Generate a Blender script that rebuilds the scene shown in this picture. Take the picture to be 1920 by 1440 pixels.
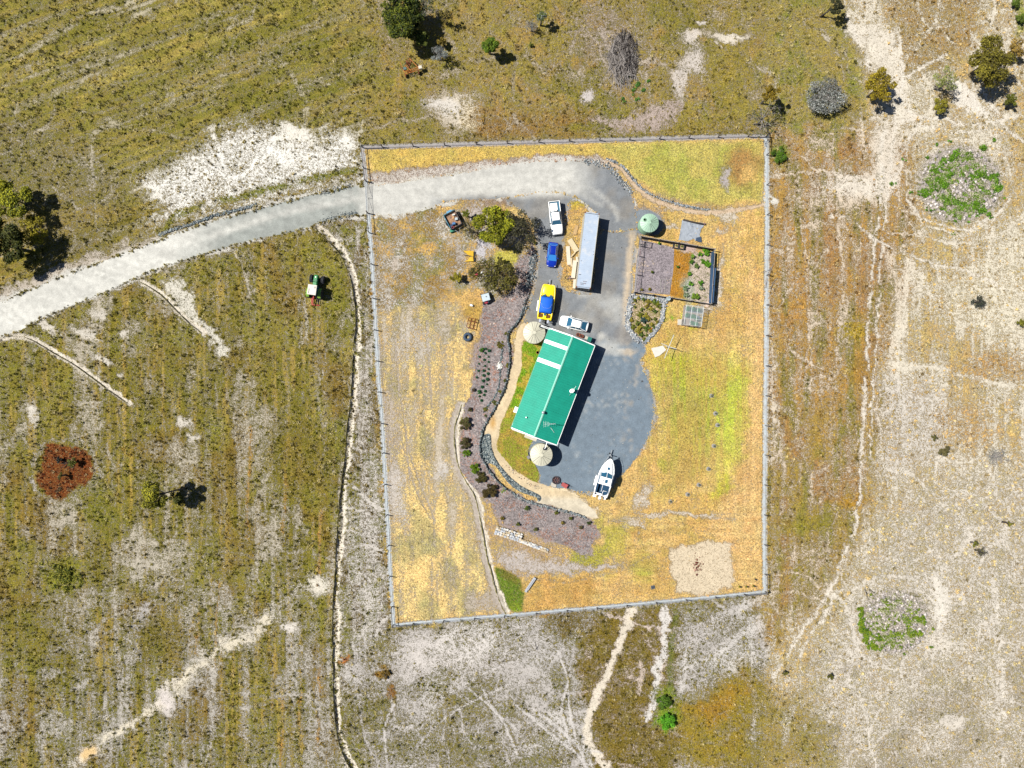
import bpy, math, random
import numpy as np
from mathutils import Vector, Matrix
from mathutils.geometry import delaunay_2d_cdt

random.seed(7)
RS = np.random.RandomState(11)
for _o in list(bpy.data.objects):
    bpy.data.objects.remove(_o)
SC = bpy.context.scene
COL = SC.collection

# ---------------------------------------------------------------- camera, light, exposure
H = 110.0                 # drone height above the ground (m)
S = 0.085                 # metres of ground per pixel of the 1920 px wide plan
cam_d = bpy.data.cameras.new('camera')
cam = bpy.data.objects.new('camera', cam_d)
COL.objects.link(cam)
cam.location = (0, 0, H)
cam.rotation_euler = (0, 0, 0)
cam_d.sensor_width = 36.0
cam_d.lens = 36.0 * H / (1920 * S)
cam_d.clip_start = 0.5
cam_d.clip_end = 5000
SC.camera = cam

SUN_EL = math.radians(53)
SUN_DIR = math.radians(192)     # shadows fall towards +x, 12 degrees south of east
world = bpy.data.worlds.new('World')
SC.world = world
world.use_nodes = True
_nt = world.node_tree
_nt.nodes.clear()
_sky = _nt.nodes.new('ShaderNodeTexSky')
_sky.sky_type = 'NISHITA'
_sky.sun_disc = False
_sky.sun_elevation = SUN_EL
# the lamp comes from azimuth 168 degrees (counter-clockwise from +x); the sky counts clockwise from +y
_sky.sun_rotation = math.radians(90 - 168)
_sky.altitude = 50
_sky.air_density = 0.7
_sky.dust_density = 0.3
_bg = _nt.nodes.new('ShaderNodeBackground')
_bg.inputs['Strength'].default_value = 0.05
_wo = _nt.nodes.new('ShaderNodeOutputWorld')
_nt.links.new(_sky.outputs[0], _bg.inputs[0])
_nt.links.new(_bg.outputs[0], _wo.inputs[0])

sun_d = bpy.data.lights.new('sun', 'SUN')
sun_d.energy = 5.0
sun_d.angle = math.radians(0.5)
sun_d.color = (1.0, 0.965, 0.90)
sun = bpy.data.objects.new('sun', sun_d)
COL.objects.link(sun)
_sv = Vector((math.cos(math.radians(168)) * math.cos(SUN_EL), math.sin(math.radians(168)) * math.cos(SUN_EL), math.sin(SUN_EL)))
sun.rotation_euler = _sv.to_track_quat('Z', 'Y').to_euler()
sun.location = _sv * 80
SC.view_settings.view_transform = 'Standard'
SC.view_settings.look = 'None'
SC.view_settings.gamma = 1.0
SC.view_settings.exposure = 0.80
SC.view_settings.use_curve_mapping = False
SC.render.engine = 'CYCLES'
SC.cycles.max_bounces = 6
SC.cycles.transparent_max_bounces = 8

GAIN = 2.0                # how bright a surface of albedo 1 shows; used to turn seen colours into albedos

def lin(c):
    c = c / 255.0
    return c / 12.92 if c <= 0.04045 else ((c + 0.055) / 1.055) ** 2.4

def C(r, g, b):
    return tuple(min(0.82, lin(v) / GAIN) for v in (r, g, b))

def A(r, g, b):
    return np.array(C(r, g, b), dtype=np.float32)

def P(px, py, z=0.0):
    """plan pixel -> world metres, for a point z metres above the ground"""
    k = S * (H - z) / H
    return ((px - 960) * k, (720 - py) * k)

# ---------------------------------------------------------------- objects
def tag(o, label=None, cat=None, group=None, kind=None):
    if label: o['label'] = label
    if cat: o['category'] = cat
    if group: o['group'] = group
    if kind: o['kind'] = kind
    return o

def empty(name, loc, rz=0.0, label=None, cat=None, group=None):
    o = bpy.data.objects.new(name, None)
    COL.objects.link(o)
    o.empty_display_size = 0.3
    o.location = (loc[0], loc[1], loc[2] if len(loc) > 2 else 0.0)
    o.rotation_euler = (0, 0, rz)
    return tag(o, label, cat, group)

def link_mesh(name, me, parent=None):
    o = bpy.data.objects.new(name, me)
    COL.objects.link(o)
    if parent is not None: o.parent = parent
    return o

def copy_tree(o, parent=None):
    c = o.copy(); COL.objects.link(c)
    if parent is not None: c.parent = parent
    for ch in list(o.children):
        copy_tree(ch, c)
    return c

def np_mesh(name, V, F, mat, parent=None, tint=None, smooth=False):
    """V (n,3), F (m,k) arrays -> one mesh object; tint (n,3) optional point colour"""
    V = np.asarray(V, dtype=np.float32); F = np.asarray(F, dtype=np.int32)
    me = bpy.data.meshes.new(name)
    me.vertices.add(len(V)); me.vertices.foreach_set('co', V.ravel())
    m, k = F.shape
    me.loops.add(m * k); me.loops.foreach_set('vertex_index', F.ravel())
    me.polygons.add(m)
    me.polygons.foreach_set('loop_start', np.arange(0, m * k, k, dtype=np.int32))
    me.polygons.foreach_set('loop_total', np.full(m, k, dtype=np.int32))
    if smooth: me.polygons.foreach_set('use_smooth', np.ones(m, dtype=bool))
    me.update(calc_edges=True)
    if tint is not None:
        a = me.color_attributes.new('tint', 'FLOAT_COLOR', 'POINT')
        t = np.ones((len(V), 4), dtype=np.float32); t[:, :3] = tint
        a.data.foreach_set('color', t.ravel())
    if mat: me.materials.append(mat)
    return link_mesh(name, me, parent)

class MB:
    """collects shapes, then links them as ONE mesh object"""
    def __init__(s): s.v = []; s.f = []
    def add(s, vs, fs):
        n = len(s.v); s.v.extend([tuple(p) for p in vs]); s.f.extend([tuple(i + n for i in f) for f in fs]); return s
    def box(s, cx, cy, cz, sx, sy, sz, rz=0.0, ry=0.0, taper=1.0):
        M = Matrix.Translation((cx, cy, cz)) @ Matrix.Rotation(rz, 4, 'Z') @ Matrix.Rotation(ry, 4, 'Y')
        vs = []
        for z in (-.5, .5):
            t = taper if z > 0 else 1.0
            for x, y in ((-.5, -.5), (.5, -.5), (.5, .5), (-.5, .5)):
                vs.append(M @ Vector((x * sx * t, y * sy * t, z * sz)))
        return s.add(vs, [(3, 2, 1, 0), (4, 5, 6, 7), (0, 1, 5, 4), (1, 2, 6, 5), (2, 3, 7, 6), (3, 0, 4, 7)])
    def tube(s, pts, rad, n=6, caps=True):
        pts = [Vector(p) for p in pts]
        if not hasattr(rad, '__len__'): rad = [rad] * len(pts)
        rings = []
        for i, p in enumerate(pts):
            d = (pts[min(i + 1, len(pts) - 1)] - pts[max(i - 1, 0)])
            if d.length < 1e-6: d = Vector((0, 0, 1))
            d.normalize()
            u = d.cross(Vector((0, 0, 1))) if abs(d.z) < 0.9 else d.cross(Vector((1, 0, 0)))
            u.normalize(); w = d.cross(u)
            rings.append([p + (u * math.cos(2 * math.pi * k / n) + w * math.sin(2 * math.pi * k / n)) * rad[i] for k in range(n)])
        return s.loft(rings, caps)
    def loft(s, rings, caps=True, closed=True):
        n = len(rings[0]); vs = [p for r in rings for p in r]; fs = []
        for i in range(len(rings) - 1):
            for k in range(n if closed else n - 1):
                a = i * n + k; b = i * n + (k + 1) % n
                fs.append((a, b, b + n, a + n))
        if caps:
            fs.append(tuple(range(n - 1, -1, -1))); fs.append(tuple((len(rings) - 1) * n + k for k in range(n)))
        return s.add(vs, fs)
    def lathe(s, prof, n=32, cx=0, cy=0, cz=0):
        rings = [[(cx + r * math.cos(2 * math.pi * k / n), cy + r * math.sin(2 * math.pi * k / n), cz + z) for k in range(n)] for r, z in prof]
        return s.loft(rings, True)
    def prism(s, poly, z0, z1):
        n = len(poly)
        return s.add([(x, y, z0) for x, y in poly] + [(x, y, z1) for x, y in poly],
                     [tuple(range(n - 1, -1, -1)), tuple(range(n, 2 * n))] + [(i, (i + 1) % n, n + (i + 1) % n, n + i) for i in range(n)])
    def slab(s, q, t=0.01, inset=0.0):
        """a thin plate on the four corners q (counter-clockwise seen from outside)"""
        q = [Vector(p) for p in q]; c = sum(q, Vector()) / 4
        nrm = (q[1] - q[0]).cross(q[3] - q[0]).normalized()
        if inset:
            q = [p + (c - p) * inset for p in q]
        return s.add([p - nrm * 0.004 for p in q] + [p + nrm * t for p in q],
                     [(3, 2, 1, 0), (4, 5, 6, 7), (0, 1, 5, 4), (1, 2, 6, 5), (2, 3, 7, 6), (3, 0, 4, 7)])
    def ball(s, c, r, n=10, m=7, sz=1.0, jit=0.0):
        rings = []
        for i in range(1, m):
            a = math.pi * i / m
            rings.append([(c[0] + r * math.sin(a) * math.cos(2 * math.pi * k / n) * (1 + random.uniform(-jit, jit)),
                           c[1] + r * math.sin(a) * math.sin(2 * math.pi * k / n) * (1 + random.uniform(-jit, jit)),
                           c[2] - r * sz * math.cos(a) * (1 + random.uniform(-jit, jit))) for k in range(n)])
        return s.loft(rings, True)
    def build(s, name, mat, parent=None, smooth=False, bevel=0.0):
        me = bpy.data.meshes.new(name)
        me.from_pydata(s.v, [], s.f)
        me.materials.append(mat)
        me.update()
        if smooth:
            me.polygons.foreach_set('use_smooth', [len(p.vertices) <= 4 for p in me.polygons])
        o = link_mesh(name, me, parent)
        if bevel:
            b = o.modifiers.new('bevel', 'BEVEL'); b.width = bevel; b.segments = 2; b.limit_method = 'ANGLE'
        return o

# ---------------------------------------------------------------- materials
MATS = {}
def _new(name):
    m = bpy.data.materials.new(name); m.use_nodes = True
    nt = m.node_tree
    return m, nt, nt.nodes['Principled BSDF']

def plain(name, col, rough=0.6, metal=0.0, var=0.12, scale=3.0, dirt=None, coat=0.0, alpha=1.0, bump=0.0, spec=0.4):
    """painted / bare surface with grain and, if asked, blotches of dirt of their own colour"""
    if name in MATS: return MATS[name]
    m, nt, b = _new(name); N = nt.nodes; L = nt.links
    geo = N.new('ShaderNodeTexCoord')
    nz = N.new('ShaderNodeTexNoise'); nz.inputs['Scale'].default_value = scale; nz.inputs['Detail'].default_value = 5; nz.inputs['Roughness'].default_value = 0.65
    L.new(geo.outputs['Object'], nz.inputs['Vector'])
    mr = N.new('ShaderNodeMapRange'); mr.inputs[1].default_value = 0.3; mr.inputs[2].default_value = 0.7
    mr.inputs[3].default_value = 1 - var; mr.inputs[4].default_value = 1 + var
    L.new(nz.outputs['Fac'], mr.inputs[0])
    mul = N.new('ShaderNodeVectorMath'); mul.operation = 'SCALE'; mul.inputs[0].default_value = col[:3]
    L.new(mr.outputs[0], mul.inputs['Scale'])
    out = mul.outputs[0]
    if dirt:
        n2 = N.new('ShaderNodeTexNoise'); n2.inputs['Scale'].default_value = dirt[2] if len(dirt) > 2 else 1.5; n2.inputs['Detail'].default_value = 6
        n2.inputs['Roughness'].default_value = 0.7
        L.new(geo.outputs['Object'], n2.inputs['Vector'])
        r2 = N.new('ShaderNodeMapRange'); t = dirt[1]
        r2.inputs[1].default_value = t; r2.inputs[2].default_value = t + 0.12
        L.new(n2.outputs['Fac'], r2.inputs[0])
        mx = N.new('ShaderNodeMix'); mx.data_type = 'RGBA'
        L.new(r2.outputs[0], mx.inputs['Factor']); L.new(out, mx.inputs['A']); mx.inputs['B'].default_value = tuple(dirt[0]) + (1,)
        out = mx.outputs['Result']
    L.new(out, b.inputs['Base Color'])
    b.inputs['Roughness'].default_value = rough; b.inputs['Metallic'].default_value = metal
    b.inputs['Coat Weight'].default_value = coat; b.inputs['Alpha'].default_value = alpha
    b.inputs['Specular IOR Level'].default_value = spec
    if bump:
        bp = N.new('ShaderNodeBump'); bp.inputs['Strength'].default_value = bump; bp.inputs['Distance'].default_value = 0.05
        L.new(nz.outputs['Fac'], bp.inputs['Height']); L.new(bp.outputs[0], b.inputs['Normal'])
    MATS[name] = m
    return m

def leafmat(name, rough=0.65, inst=False, transl=0.25):
    """takes its colour from the 'tint' each leaf, stone or tuft carries"""
    if name in MATS: return MATS[name]
    m, nt, b = _new(name); N = nt.nodes; L = nt.links
    at = N.new('ShaderNodeAttribute'); at.attribute_name = 'tint'
    at.attribute_type = 'INSTANCER' if inst else 'GEOMETRY'
    L.new(at.outputs['Color'], b.inputs['Base Color'])
    b.inputs['Roughness'].default_value = rough
    b.inputs['Specular IOR Level'].default_value = 0.2
    if transl:
        tr = N.new('ShaderNodeBsdfTranslucent'); L.new(at.outputs['Color'], tr.inputs['Color'])
        mx = N.new('ShaderNodeMixShader'); mx.inputs[0].default_value = transl
        L.new(b.outputs[0], mx.inputs[1]); L.new(tr.outputs[0], mx.inputs[2])
        L.new(mx.outputs[0], N['Material Output'].inputs['Surface'])
    MATS[name] = m
    return m

def glass(name, col, rough=0.08):
    if name in MATS: return MATS[name]
    m, nt, b = _new(name)
    b.inputs['Base Color'].default_value = tuple(col) + (1,)
    b.inputs['Roughness'].default_value = rough
    b.inputs['Specular IOR Level'].default_value = 0.9
    b.inputs['Coat Weight'].default_value = 0.6
    MATS[name] = m
    return m

# ---------------------------------------------------------------- noise on arrays
_T = [np.random.RandomState(100 + i).rand(256, 256).astype(np.float32) for i in range(12)]
def vn(x, y, seed):
    T = _T[seed % 12]; ox = 37 * seed; oy = 91 * seed
    xi = np.floor(x).astype(np.int32); yi = np.floor(y).astype(np.int32)
    fx = (x - xi).astype(np.float32); fy = (y - yi).astype(np.float32)
    u = fx * fx * (3 - 2 * fx); v = fy * fy * (3 - 2 * fy)
    x0 = (xi + ox) & 255; x1 = (xi + ox + 1) & 255; y0 = (yi + oy) & 255; y1 = (yi + oy + 1) & 255
    return (T[x0, y0] * (1 - u) + T[x1, y0] * u) * (1 - v) + (T[x0, y1] * (1 - u) + T[x1, y1] * u) * v
def fbm(x, y, sx, sy=None, seed=0, octv=4, rough=0.55):
    sy = sy or sx; a = 1.0; t = 0; w = 0
    for i in range(octv):
        t = t + a * vn(x / sx * 2 ** i, y / sy * 2 ** i, seed + i * 3); w += a; a *= rough
    return t / w
def sstep(a, b, x):
    t = np.clip((x - a) / (b - a), 0, 1); return t * t * (3 - 2 * t)

def sd_poly(X, Y, poly):
    """signed distance (negative inside) to a closed polygon"""
    d2 = np.full(X.shape, 1e12, dtype=np.float32); ins = np.zeros(X.shape, dtype=bool)
    n = len(poly)
    for i in range(n):
        x0, y0 = poly[i]; x1, y1 = poly[(i + 1) % n]
        ex, ey = x1 - x0, y1 - y0; L2 = ex * ex + ey * ey + 1e-9
        t = np.clip(((X - x0) * ex + (Y - y0) * ey) / L2, 0, 1)
        d2 = np.minimum(d2, (X - x0 - t * ex) ** 2 + (Y - y0 - t * ey) ** 2)
        if y0 != y1:
            c = ((y0 <= Y) & (y1 > Y)) | ((y1 <= Y) & (y0 > Y))
            xc = x0 + (Y - y0) * ex / ey
            ins ^= c & (X < xc)
    d = np.sqrt(d2)
    return np.where(ins, -d, d)
def d_line(X, Y, pts):
    d2 = np.full(X.shape, 1e12, dtype=np.float32)
    for (x0, y0), (x1, y1) in zip(pts[:-1], pts[1:]):
        ex, ey = x1 - x0, y1 - y0; L2 = ex * ex + ey * ey + 1e-9
        t = np.clip(((X - x0) * ex + (Y - y0) * ey) / L2, 0, 1)
        d2 = np.minimum(d2, (X - x0 - t * ex) ** 2 + (Y - y0 - t * ey) ** 2)
    return np.sqrt(d2)
def smooth_line(pts, step=6.0, closed=False):
    """Catmull-Rom through plan points, resampled"""
    p = [np.array(q, float) for q in pts]; out = []
    n = len(p); rng = range(n if closed else n - 1)
    for i in rng:
        if closed: a, b, c, d = p[i - 1], p[i], p[(i + 1) % n], p[(i + 2) % n]
        else: a, b, c, d = p[max(i - 1, 0)], p[i], p[i + 1], p[min(i + 2, n - 1)]
        k = max(1, int(np.linalg.norm(c - b) / step))
        for j in range(k):
            t = j / k
            out.append(tuple(0.5 * ((2 * b) + (c - a) * t + (2 * a - 5 * b + 4 * c - d) * t * t + (3 * b - a - 3 * c + d) * t ** 3)))
    if not closed: out.append(tuple(p[-1]))
    return out
# ================================================================ THE LAND
# outlines of what lies on the ground, in plan pixels
DRIVE = [(-90,596),(0,567),(62,541),(125,515),(200,487),(275,460),(318,441),(362,426),(420,410),(480,393),(542,376),(605,361),(660,350),(735,345),(810,334),(885,322),(941,309),(1020,302),(1075,300),(1110,303),(1140,315),(1163,335),(1182,358),(1191,385),(1194,430),
         (1160,436),(1127,432),(1119,402),(1100,384),(1080,370),(1050,361),(1000,363),(960,369),(900,375),(862,374),(830,380),(792,395),(745,404),(697,402),(655,406),(600,418),(555,433),(480,449),(400,471),(337,490),(275,511),(225,535),(150,567),(87,592),(37,620),(0,632),(-90,668)]
YARD = [(950,372),(1000,361),(1050,358),(1080,368),(1068,378),(1062,400),(1058,440),(1048,470),(1046,500),(1052,536),(1072,549),(1108,551),(1114,520),(1121,470),(1127,431),(1160,434),(1194,428),(1187,480),(1184,540),(1176,600),(1192,632),(1211,654),(1200,680),(1214,710),(1223,740),(1226,775),(1219,810),(1206,838),(1190,862),(1172,885),(1155,900),(1120,918),(1095,925),(1070,917),(1040,914),(1012,905),(1012,890),(1002,868),(990,850),(996,832),(1010,815),(1040,740),(1072,655),(1040,632),(1000,612),(983,603),(993,570),(1003,540),(1010,500),(1012,460),(1004,430),(988,404),(966,388)]
LAWN = [(980,639),(976,653),(978,667),(977,691),(971,712),(963,740),(956,758),(948,774),(939,793),(935,818),(931,828),(931,839),(939,851),(949,864),(959,877),(974,889),(995,901),(1009,907),(1012,892),(1007,878),(999,868),(990,850),(996,832),(1012,815),(1050,720),(1045,650),(1010,634)]
PATH = [(985,604),(972,615),(966,641),(965,657),(963,678),(960,691),(954,703),(949,718),(942,737),(938,751),(928,766),(919,780),(912,795),(909,814),(920,815),(922,838),(928,856),(937,871),(946,882),(960,897),(975,909),(991,918),(1012,928),(1008,942),(1030,946),(1060,956),(1080,962),(1104,969),(1120,968),(1112,955),(1096,942),(1072,926),(1040,917),(1012,906),(995,901),(974,889),(959,877),(949,864),(939,851),(931,839),(931,828),(935,818),(939,793),(948,774),(956,758),(963,740),(971,712),(977,691),(978,667),(976,653),(980,639),(1000,610)]
SWALE = [(909,815),(920,815),(922,838),(928,856),(937,871),(946,882),(960,897),(975,909),(991,918),(1012,928),(1015,936),(1010,941),(1006,933),(994,929),(975,922),(960,912),(949,901),(937,884),(929,874),(918,869),(911,872),(905,861),(900,842),(901,826)]
BED_W = [(930,565),(907,569),(904,583),(903,600),(904,620),(899,647),(895,660),(892,678),(890,695),(887,708),(885,724),(883,740),(876,750),(869,762),(872,782),(867,805),(864,822),(862,852),(864,882),(871,893),(886,912),(900,924),(914,938),(922,945),(933,966),(945,982),(973,990),(1002,1001),(1024,1011),(1062,1024),(1080,1034),(1101,1041),(1110,1022),(1119,1002),(1117,984),(1106,975),(1082,964),(1053,957),(1017,948),(987,939),(966,929),(950,917),(940,909),(929,897),(917,884),(911,872),(905,861),(900,845),(900,830),(903,813),(909,797),(916,783),(927,766),(934,754),(941,737),(948,720),(953,698),(955,678),(954,658),(954,647),(951,637),(953,624),(964,612),(973,600),(978,588),(983,575),(987,562),(994,542),(1000,517),(1003,490),(1001,460),(990,474),(972,487),(966,508),(975,530),(955,550)]
GARDEN = [(1199,446),(1262,462),(1337,474),(1334,570),(1255,556),(1188,548),(1190,500)]
ROCKBED = [(1183,557),(1215,558),(1245,562),(1243,577),(1242,597),(1234,613),(1221,628),(1207,642),(1198,640),(1189,630),(1178,617),(1177,603),(1180,577)]
N_FENCE = [(678,277),(900,270),(1180,262),(1380,256),(1437,256)]
W_FENCE = [(679,277),(686,340),(690,400),(697,480),(703,590),(709,700),(717,800),(722,900),(728,1000),(733,1100),(738,1172)]
S_FENCE = [(738,1172),(800,1166),(960,1153),(1180,1134),(1340,1119),(1434,1110)]
E_FENCE = [(1437,256),(1438,400),(1437,600),(1435,800),(1433,960),(1434,1110)]
YARDLAND = [(679,277),(900,270),(1180,262),(1437,256),(1438,400),(1437,600),(1435,800),(1433,960),(1434,1110),(1180,1134),(960,1153),(738,1172),(733,1100),(728,1000),(722,900),(717,800),(709,700),(703,590),(697,480),(690,400),(686,340)]
DITCH = smooth_line([(588,424),(612,448),(640,480),(657,520),(665,560),(668,600),(664,650),(661,700),(657,760),(650,830),(645,880),(639,930),(635,980),(631,1040),(629,1080),(625,1150),(625,1230),(627,1300),(632,1370),(643,1410),(662,1450),(670,1500)], 8)
RUT_A = smooth_line([(262,528),(285,540),(306,556),(328,579),(352,602),(378,624)], 6)
RUT_B = smooth_line([(-10,636),(30,630),(62,638),(98,660),(130,678),(165,702),(200,728),(240,756)], 6)
TRENCH = smooth_line([(868,758),(858,785),(854,815),(856,850),(864,880),(877,905),(890,925),(898,950),(904,985),(910,1020),(919,1060),(928,1095),(940,1130),(950,1152)], 8)
BERM_NE = smooth_line([(1137,300),(1165,312),(1185,335),(1205,357),(1240,375),(1285,388),(1330,395),(1380,390),(1432,380)], 8)

# ---- grid of the ground sheet: fine in view, coarse out to the horizon
_fx = np.arange(-50, 1971, 2.4); _fy = np.arange(-50, 1491, 2.4)
_far = np.cumsum(4.0 * 1.085 ** np.arange(64)); _far = np.append(_far, [12000.])
GX = np.concatenate([_fx[0] - _far[::-1], _fx, _fx[-1] + _far]).astype(np.float32)
GY = np.concatenate([_fy[0] - _far[::-1], _fy, _fy[-1] + _far]).astype(np.float32)
X, Y = np.meshgrid(GX, GY)                      # rows = y
VEG = np.zeros(X.shape + (3,), np.float32); SOIL = np.zeros_like(VEG); COV = np.zeros(X.shape, np.float32)
Z = np.zeros(X.shape, np.float32)
WX = X + (fbm(X, Y, 34, seed=1) - .5) * 38 + (fbm(X, Y, 8, seed=2) - .5) * 22
WY = Y + (fbm(X, Y, 34, seed=3) - .5) * 38 + (fbm(X, Y, 8, seed=4) - .5) * 22

def box_of(pts, m):
    xs = [p[0] for p in pts]; ys = [p[1] for p in pts]
    i0, i1 = np.searchsorted(GX, min(xs) - m), np.searchsorted(GX, max(xs) + m)
    j0, j1 = np.searchsorted(GY, min(ys) - m), np.searchsorted(GY, max(ys) + m)
    return (slice(j0, j1), slice(i0, i1))
def apply(sl, m, veg=None, cov=None, soil=None, z=None, dcov=None, mulv=None):
    m3 = m[..., None]
    if veg is not None: VEG[sl] = VEG[sl] * (1 - m3) + A(*veg) * m3
    if soil is not None: SOIL[sl] = SOIL[sl] * (1 - m3) + A(*soil) * m3
    if cov is not None: COV[sl] = COV[sl] * (1 - m) + cov * m
    if dcov is not None: COV[sl] = COV[sl] + dcov * m
    if mulv is not None: VEG[sl] = VEG[sl] * (1 + (mulv - 1) * m3)
    if z is not None: Z[sl] = Z[sl] * (1 - m) + z * m
def zone(poly, soft=14, op=1.0, warp=1.0, **kw):
    sl = box_of(poly, soft + 45)
    xx = X[sl] * (1 - warp) + WX[sl] * warp; yy = Y[sl] * (1 - warp) + WY[sl] * warp
    m = sstep(soft, -soft, sd_poly(xx, yy, poly)) * op
    apply(sl, m, **kw)
def blob(cx, cy, rx, ry=None, rot=0.0, soft=0.6, op=1.0, warp=0.7, **kw):
    ry = ry or rx; R = max(rx, ry) * 1.5 + 30
    sl = box_of([(cx - R, cy - R), (cx + R, cy + R)], 0)
    xx = X[sl] * (1 - warp) + WX[sl] * warp - cx; yy = Y[sl] * (1 - warp) + WY[sl] * warp - cy
    c, s_ = math.cos(math.radians(rot)), math.sin(math.radians(rot))
    d = np.sqrt(((xx * c + yy * s_) / rx) ** 2 + ((-xx * s_ + yy * c) / ry) ** 2)
    apply(sl, sstep(1 + soft, 1 - soft, d) * op, **kw)
def streak(pts, w, soft=3, op=1.0, warp=0.25, broken=0.0, **kw):
    sl = box_of(pts, w + soft + 20)
    xx = X[sl] * (1 - warp) + WX[sl] * warp; yy = Y[sl] * (1 - warp) + WY[sl] * warp
    m = sstep(w + soft, max(0.0, w - soft), d_line(xx, yy, pts)) * op
    if broken: m = m * sstep(broken - .1, broken + .15, fbm(X[sl], Y[sl], 20, seed=7))
    apply(sl, m, **kw)
ALL = (slice(None), slice(None))

# base: olive paddock over greyish sand
VEG[:] = A(128, 122, 62); SOIL[:] = A(186, 176, 160); COV[:] = 0.66
big = fbm(X, Y, 150, seed=5); mid = fbm(X, Y, 45, seed=6)
apply(ALL, sstep(.45, .7, big), veg=(124, 108, 50)); apply(ALL, sstep(.5, .75, mid) * .6, veg=(150, 138, 78))
# north-west paddock, drilled up to the right
NW = [(-9500,-9500),(720,-9500),(720,-60),(700,300),(640,345),(500,380),(300,440),(0,560),(-9500,900)]
zone(NW, 20, veg=(136,126,62), cov=.80, soil=(190,180,152))
a = math.radians(-21); U = X * math.cos(a) + Y * math.sin(a); V = -X * math.sin(a) + Y * math.cos(a)
mNW = sstep(30, -30, sd_poly(WX, WY, NW)) 
st = fbm(U, V, 130, 5.5, seed=3, octv=3); st2 = fbm(U, V, 260, 26, seed=8, octv=3)
COV += mNW * ((st - .5) * .95 + (st2 - .5) * .6); apply(ALL, mNW * sstep(.54, .70, fbm(U, V, 150, 8, seed=11, octv=3)) * .8, veg=(186,164,104))
apply(ALL, mNW * sstep(.42, .62, fbm(U, V, 220, 40, seed=9)) * .8, veg=(116, 112, 42))
apply(ALL, mNW * sstep(.5, .7, fbm(U, V, 120, 14, seed=2)) * .7, veg=(160, 140, 84))
zone([(-60,230),(90,210),(190,300),(240,400),(150,500),(-60,400)], 35, op=.6, cov=.58, soil=(186,176,160), veg=(122,112,60))
streak([(40,108),(100,62),(180,22),(260,0)], 5, 4, op=.7, cov=.25, broken=.4)
streak([(0,118),(60,98),(120,60),(160,28),(250,10)], 3, 3, op=.6, cov=.2, broken=.4)
# bleached sand west of the gate
SAND = [(262,345),(300,318),(345,300),(385,262),(430,240),(470,228),(520,232),(556,256),(600,258),(648,250),(676,268),(682,330),(650,342),(560,366),(470,388),(390,404),(320,425),(290,420),(300,395),(280,372)]
zone(SAND, 32, warp=1.4, veg=(140,118,56), cov=.33, soil=(250,246,236))
blob(440,330,60,28,-25, op=.8, cov=.42); blob(520,330,50,18,-20, op=.5, cov=.4); blob(620,285,30,14, op=.6, cov=.4); blob(560,252,30,12,20, op=.9, cov=.03, soil=(242,236,222))
streak([(300,440),(330,405),(385,385),(440,372),(520,350),(600,332),(665,320)], 7, 5, cov=.85, veg=(112,118,44), op=.9, broken=.3)
zone([(0,545),(70,515),(150,483),(262,447),(300,440),(310,452),(200,492),(100,530),(0,575)], 8, cov=.3, soil=(200,188,172))
# south-west paddock, drilled north-south
SW = [(-9500,900),(0,640),(150,575),(300,510),(480,455),(590,428),(650,500),(664,600),(655,760),(635,980),(625,1200),(640,1420),(700,9500),(-9500,9500)]
zone(SW, 12, veg=(116,112,40), cov=.80, soil=(196,186,166))
mSW = sstep(14, -14, sd_poly(X, Y, SW))
sv = fbm(X, Y, 7, 190, seed=4, octv=3); sv2 = fbm(X, Y, 20, 260, seed=6, octv=3)
ramp = sstep(560, 900, Y)
apply(ALL, mSW * sstep(.54, .70, fbm(X, Y, 6, 110, seed=11, octv=3)) * .7, veg=(180,158,98)); COV += mSW * ((sv - .5) * (.40 + .35 * ramp) + (sv2 - .5) * (.12 + .40 * ramp))
COV -= mSW * sstep(800, 1400, Y) * .13
apply(ALL, mSW * sstep(.48, .66, fbm(X, Y, 90, 120, seed=11)) * .7, veg=(126,104,52))
apply(ALL, mSW * sstep(.47, .68, fbm(X, Y, 60, 90, seed=1)) * .6, veg=(134,134,58))
apply(ALL, mSW * sstep(950, 1300, Y) * .7, soil=(194,188,180))
apply(ALL, mSW * sstep(.52, .72, fbm(X, Y, 50, 80, seed=10)) * .75, cov=.30)
for x0, y0, y1, w in ((538,880,1000,2),(470,800,1010,2),(602,960,1100,2),(532,1290,1440,2),(600,1240,1400,2),(565,1300,1360,1.5),(410,1090,1250,1.5),(372,1150,1250,1.5)):
    streak([(x0, y0), (x0 - 6, y1)], w, 2, op=.75, cov=.8, veg=(196,152,100), broken=.35)
for p, r1, r2, rt in (((62,768),13,16,0),((345,792),14,12,20),((358,820),12,8,0),((60,780),10,20,0),((185,672),24,8,30),((160,625),34,7,25),((88,612),26,9,30),((185,588),14,12,-30),((225,628),9,7,0),((228,700),8,5,0)):
    blob(p[0], p[1], r1, r2, rt, op=.85, cov=.12, soil=(222,214,200))
zone([(300,528),(330,525),(350,540),(378,585),(395,612),(420,640),(428,668),(416,672),(400,645),(380,620),(355,590)], 6, cov=.22, soil=(226,220,204))
DIAG = smooth_line([(628,1074),(590,1100),(545,1130),(505,1160),(470,1190),(420,1215),(360,1256),(315,1302),(262,1345),(215,1378),(160,1420),(120,1460)], 14)
streak(DIAG, 11, 13, warp=1.3, op=.5, cov=.28, soil=(220,212,196)); streak(DIAG[8:], 9, 7, warp=1.0, op=.8, broken=.42, cov=.06, soil=(236,224,198))
blob(600,1098,24,18, cov=.12, soil=(234,226,208)); blob(308,1318,16,22, cov=.05, soil=(226,216,208)); blob(545,1175,14,12, cov=.1, soil=(228,220,208))
blob(165,1412,18,12,-30, cov=.1, soil=(240,206,150)); streak([(80,1236),(130,1205),(180,1190),(260,1170)], 3, 3, cov=.3, op=.6)
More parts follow.
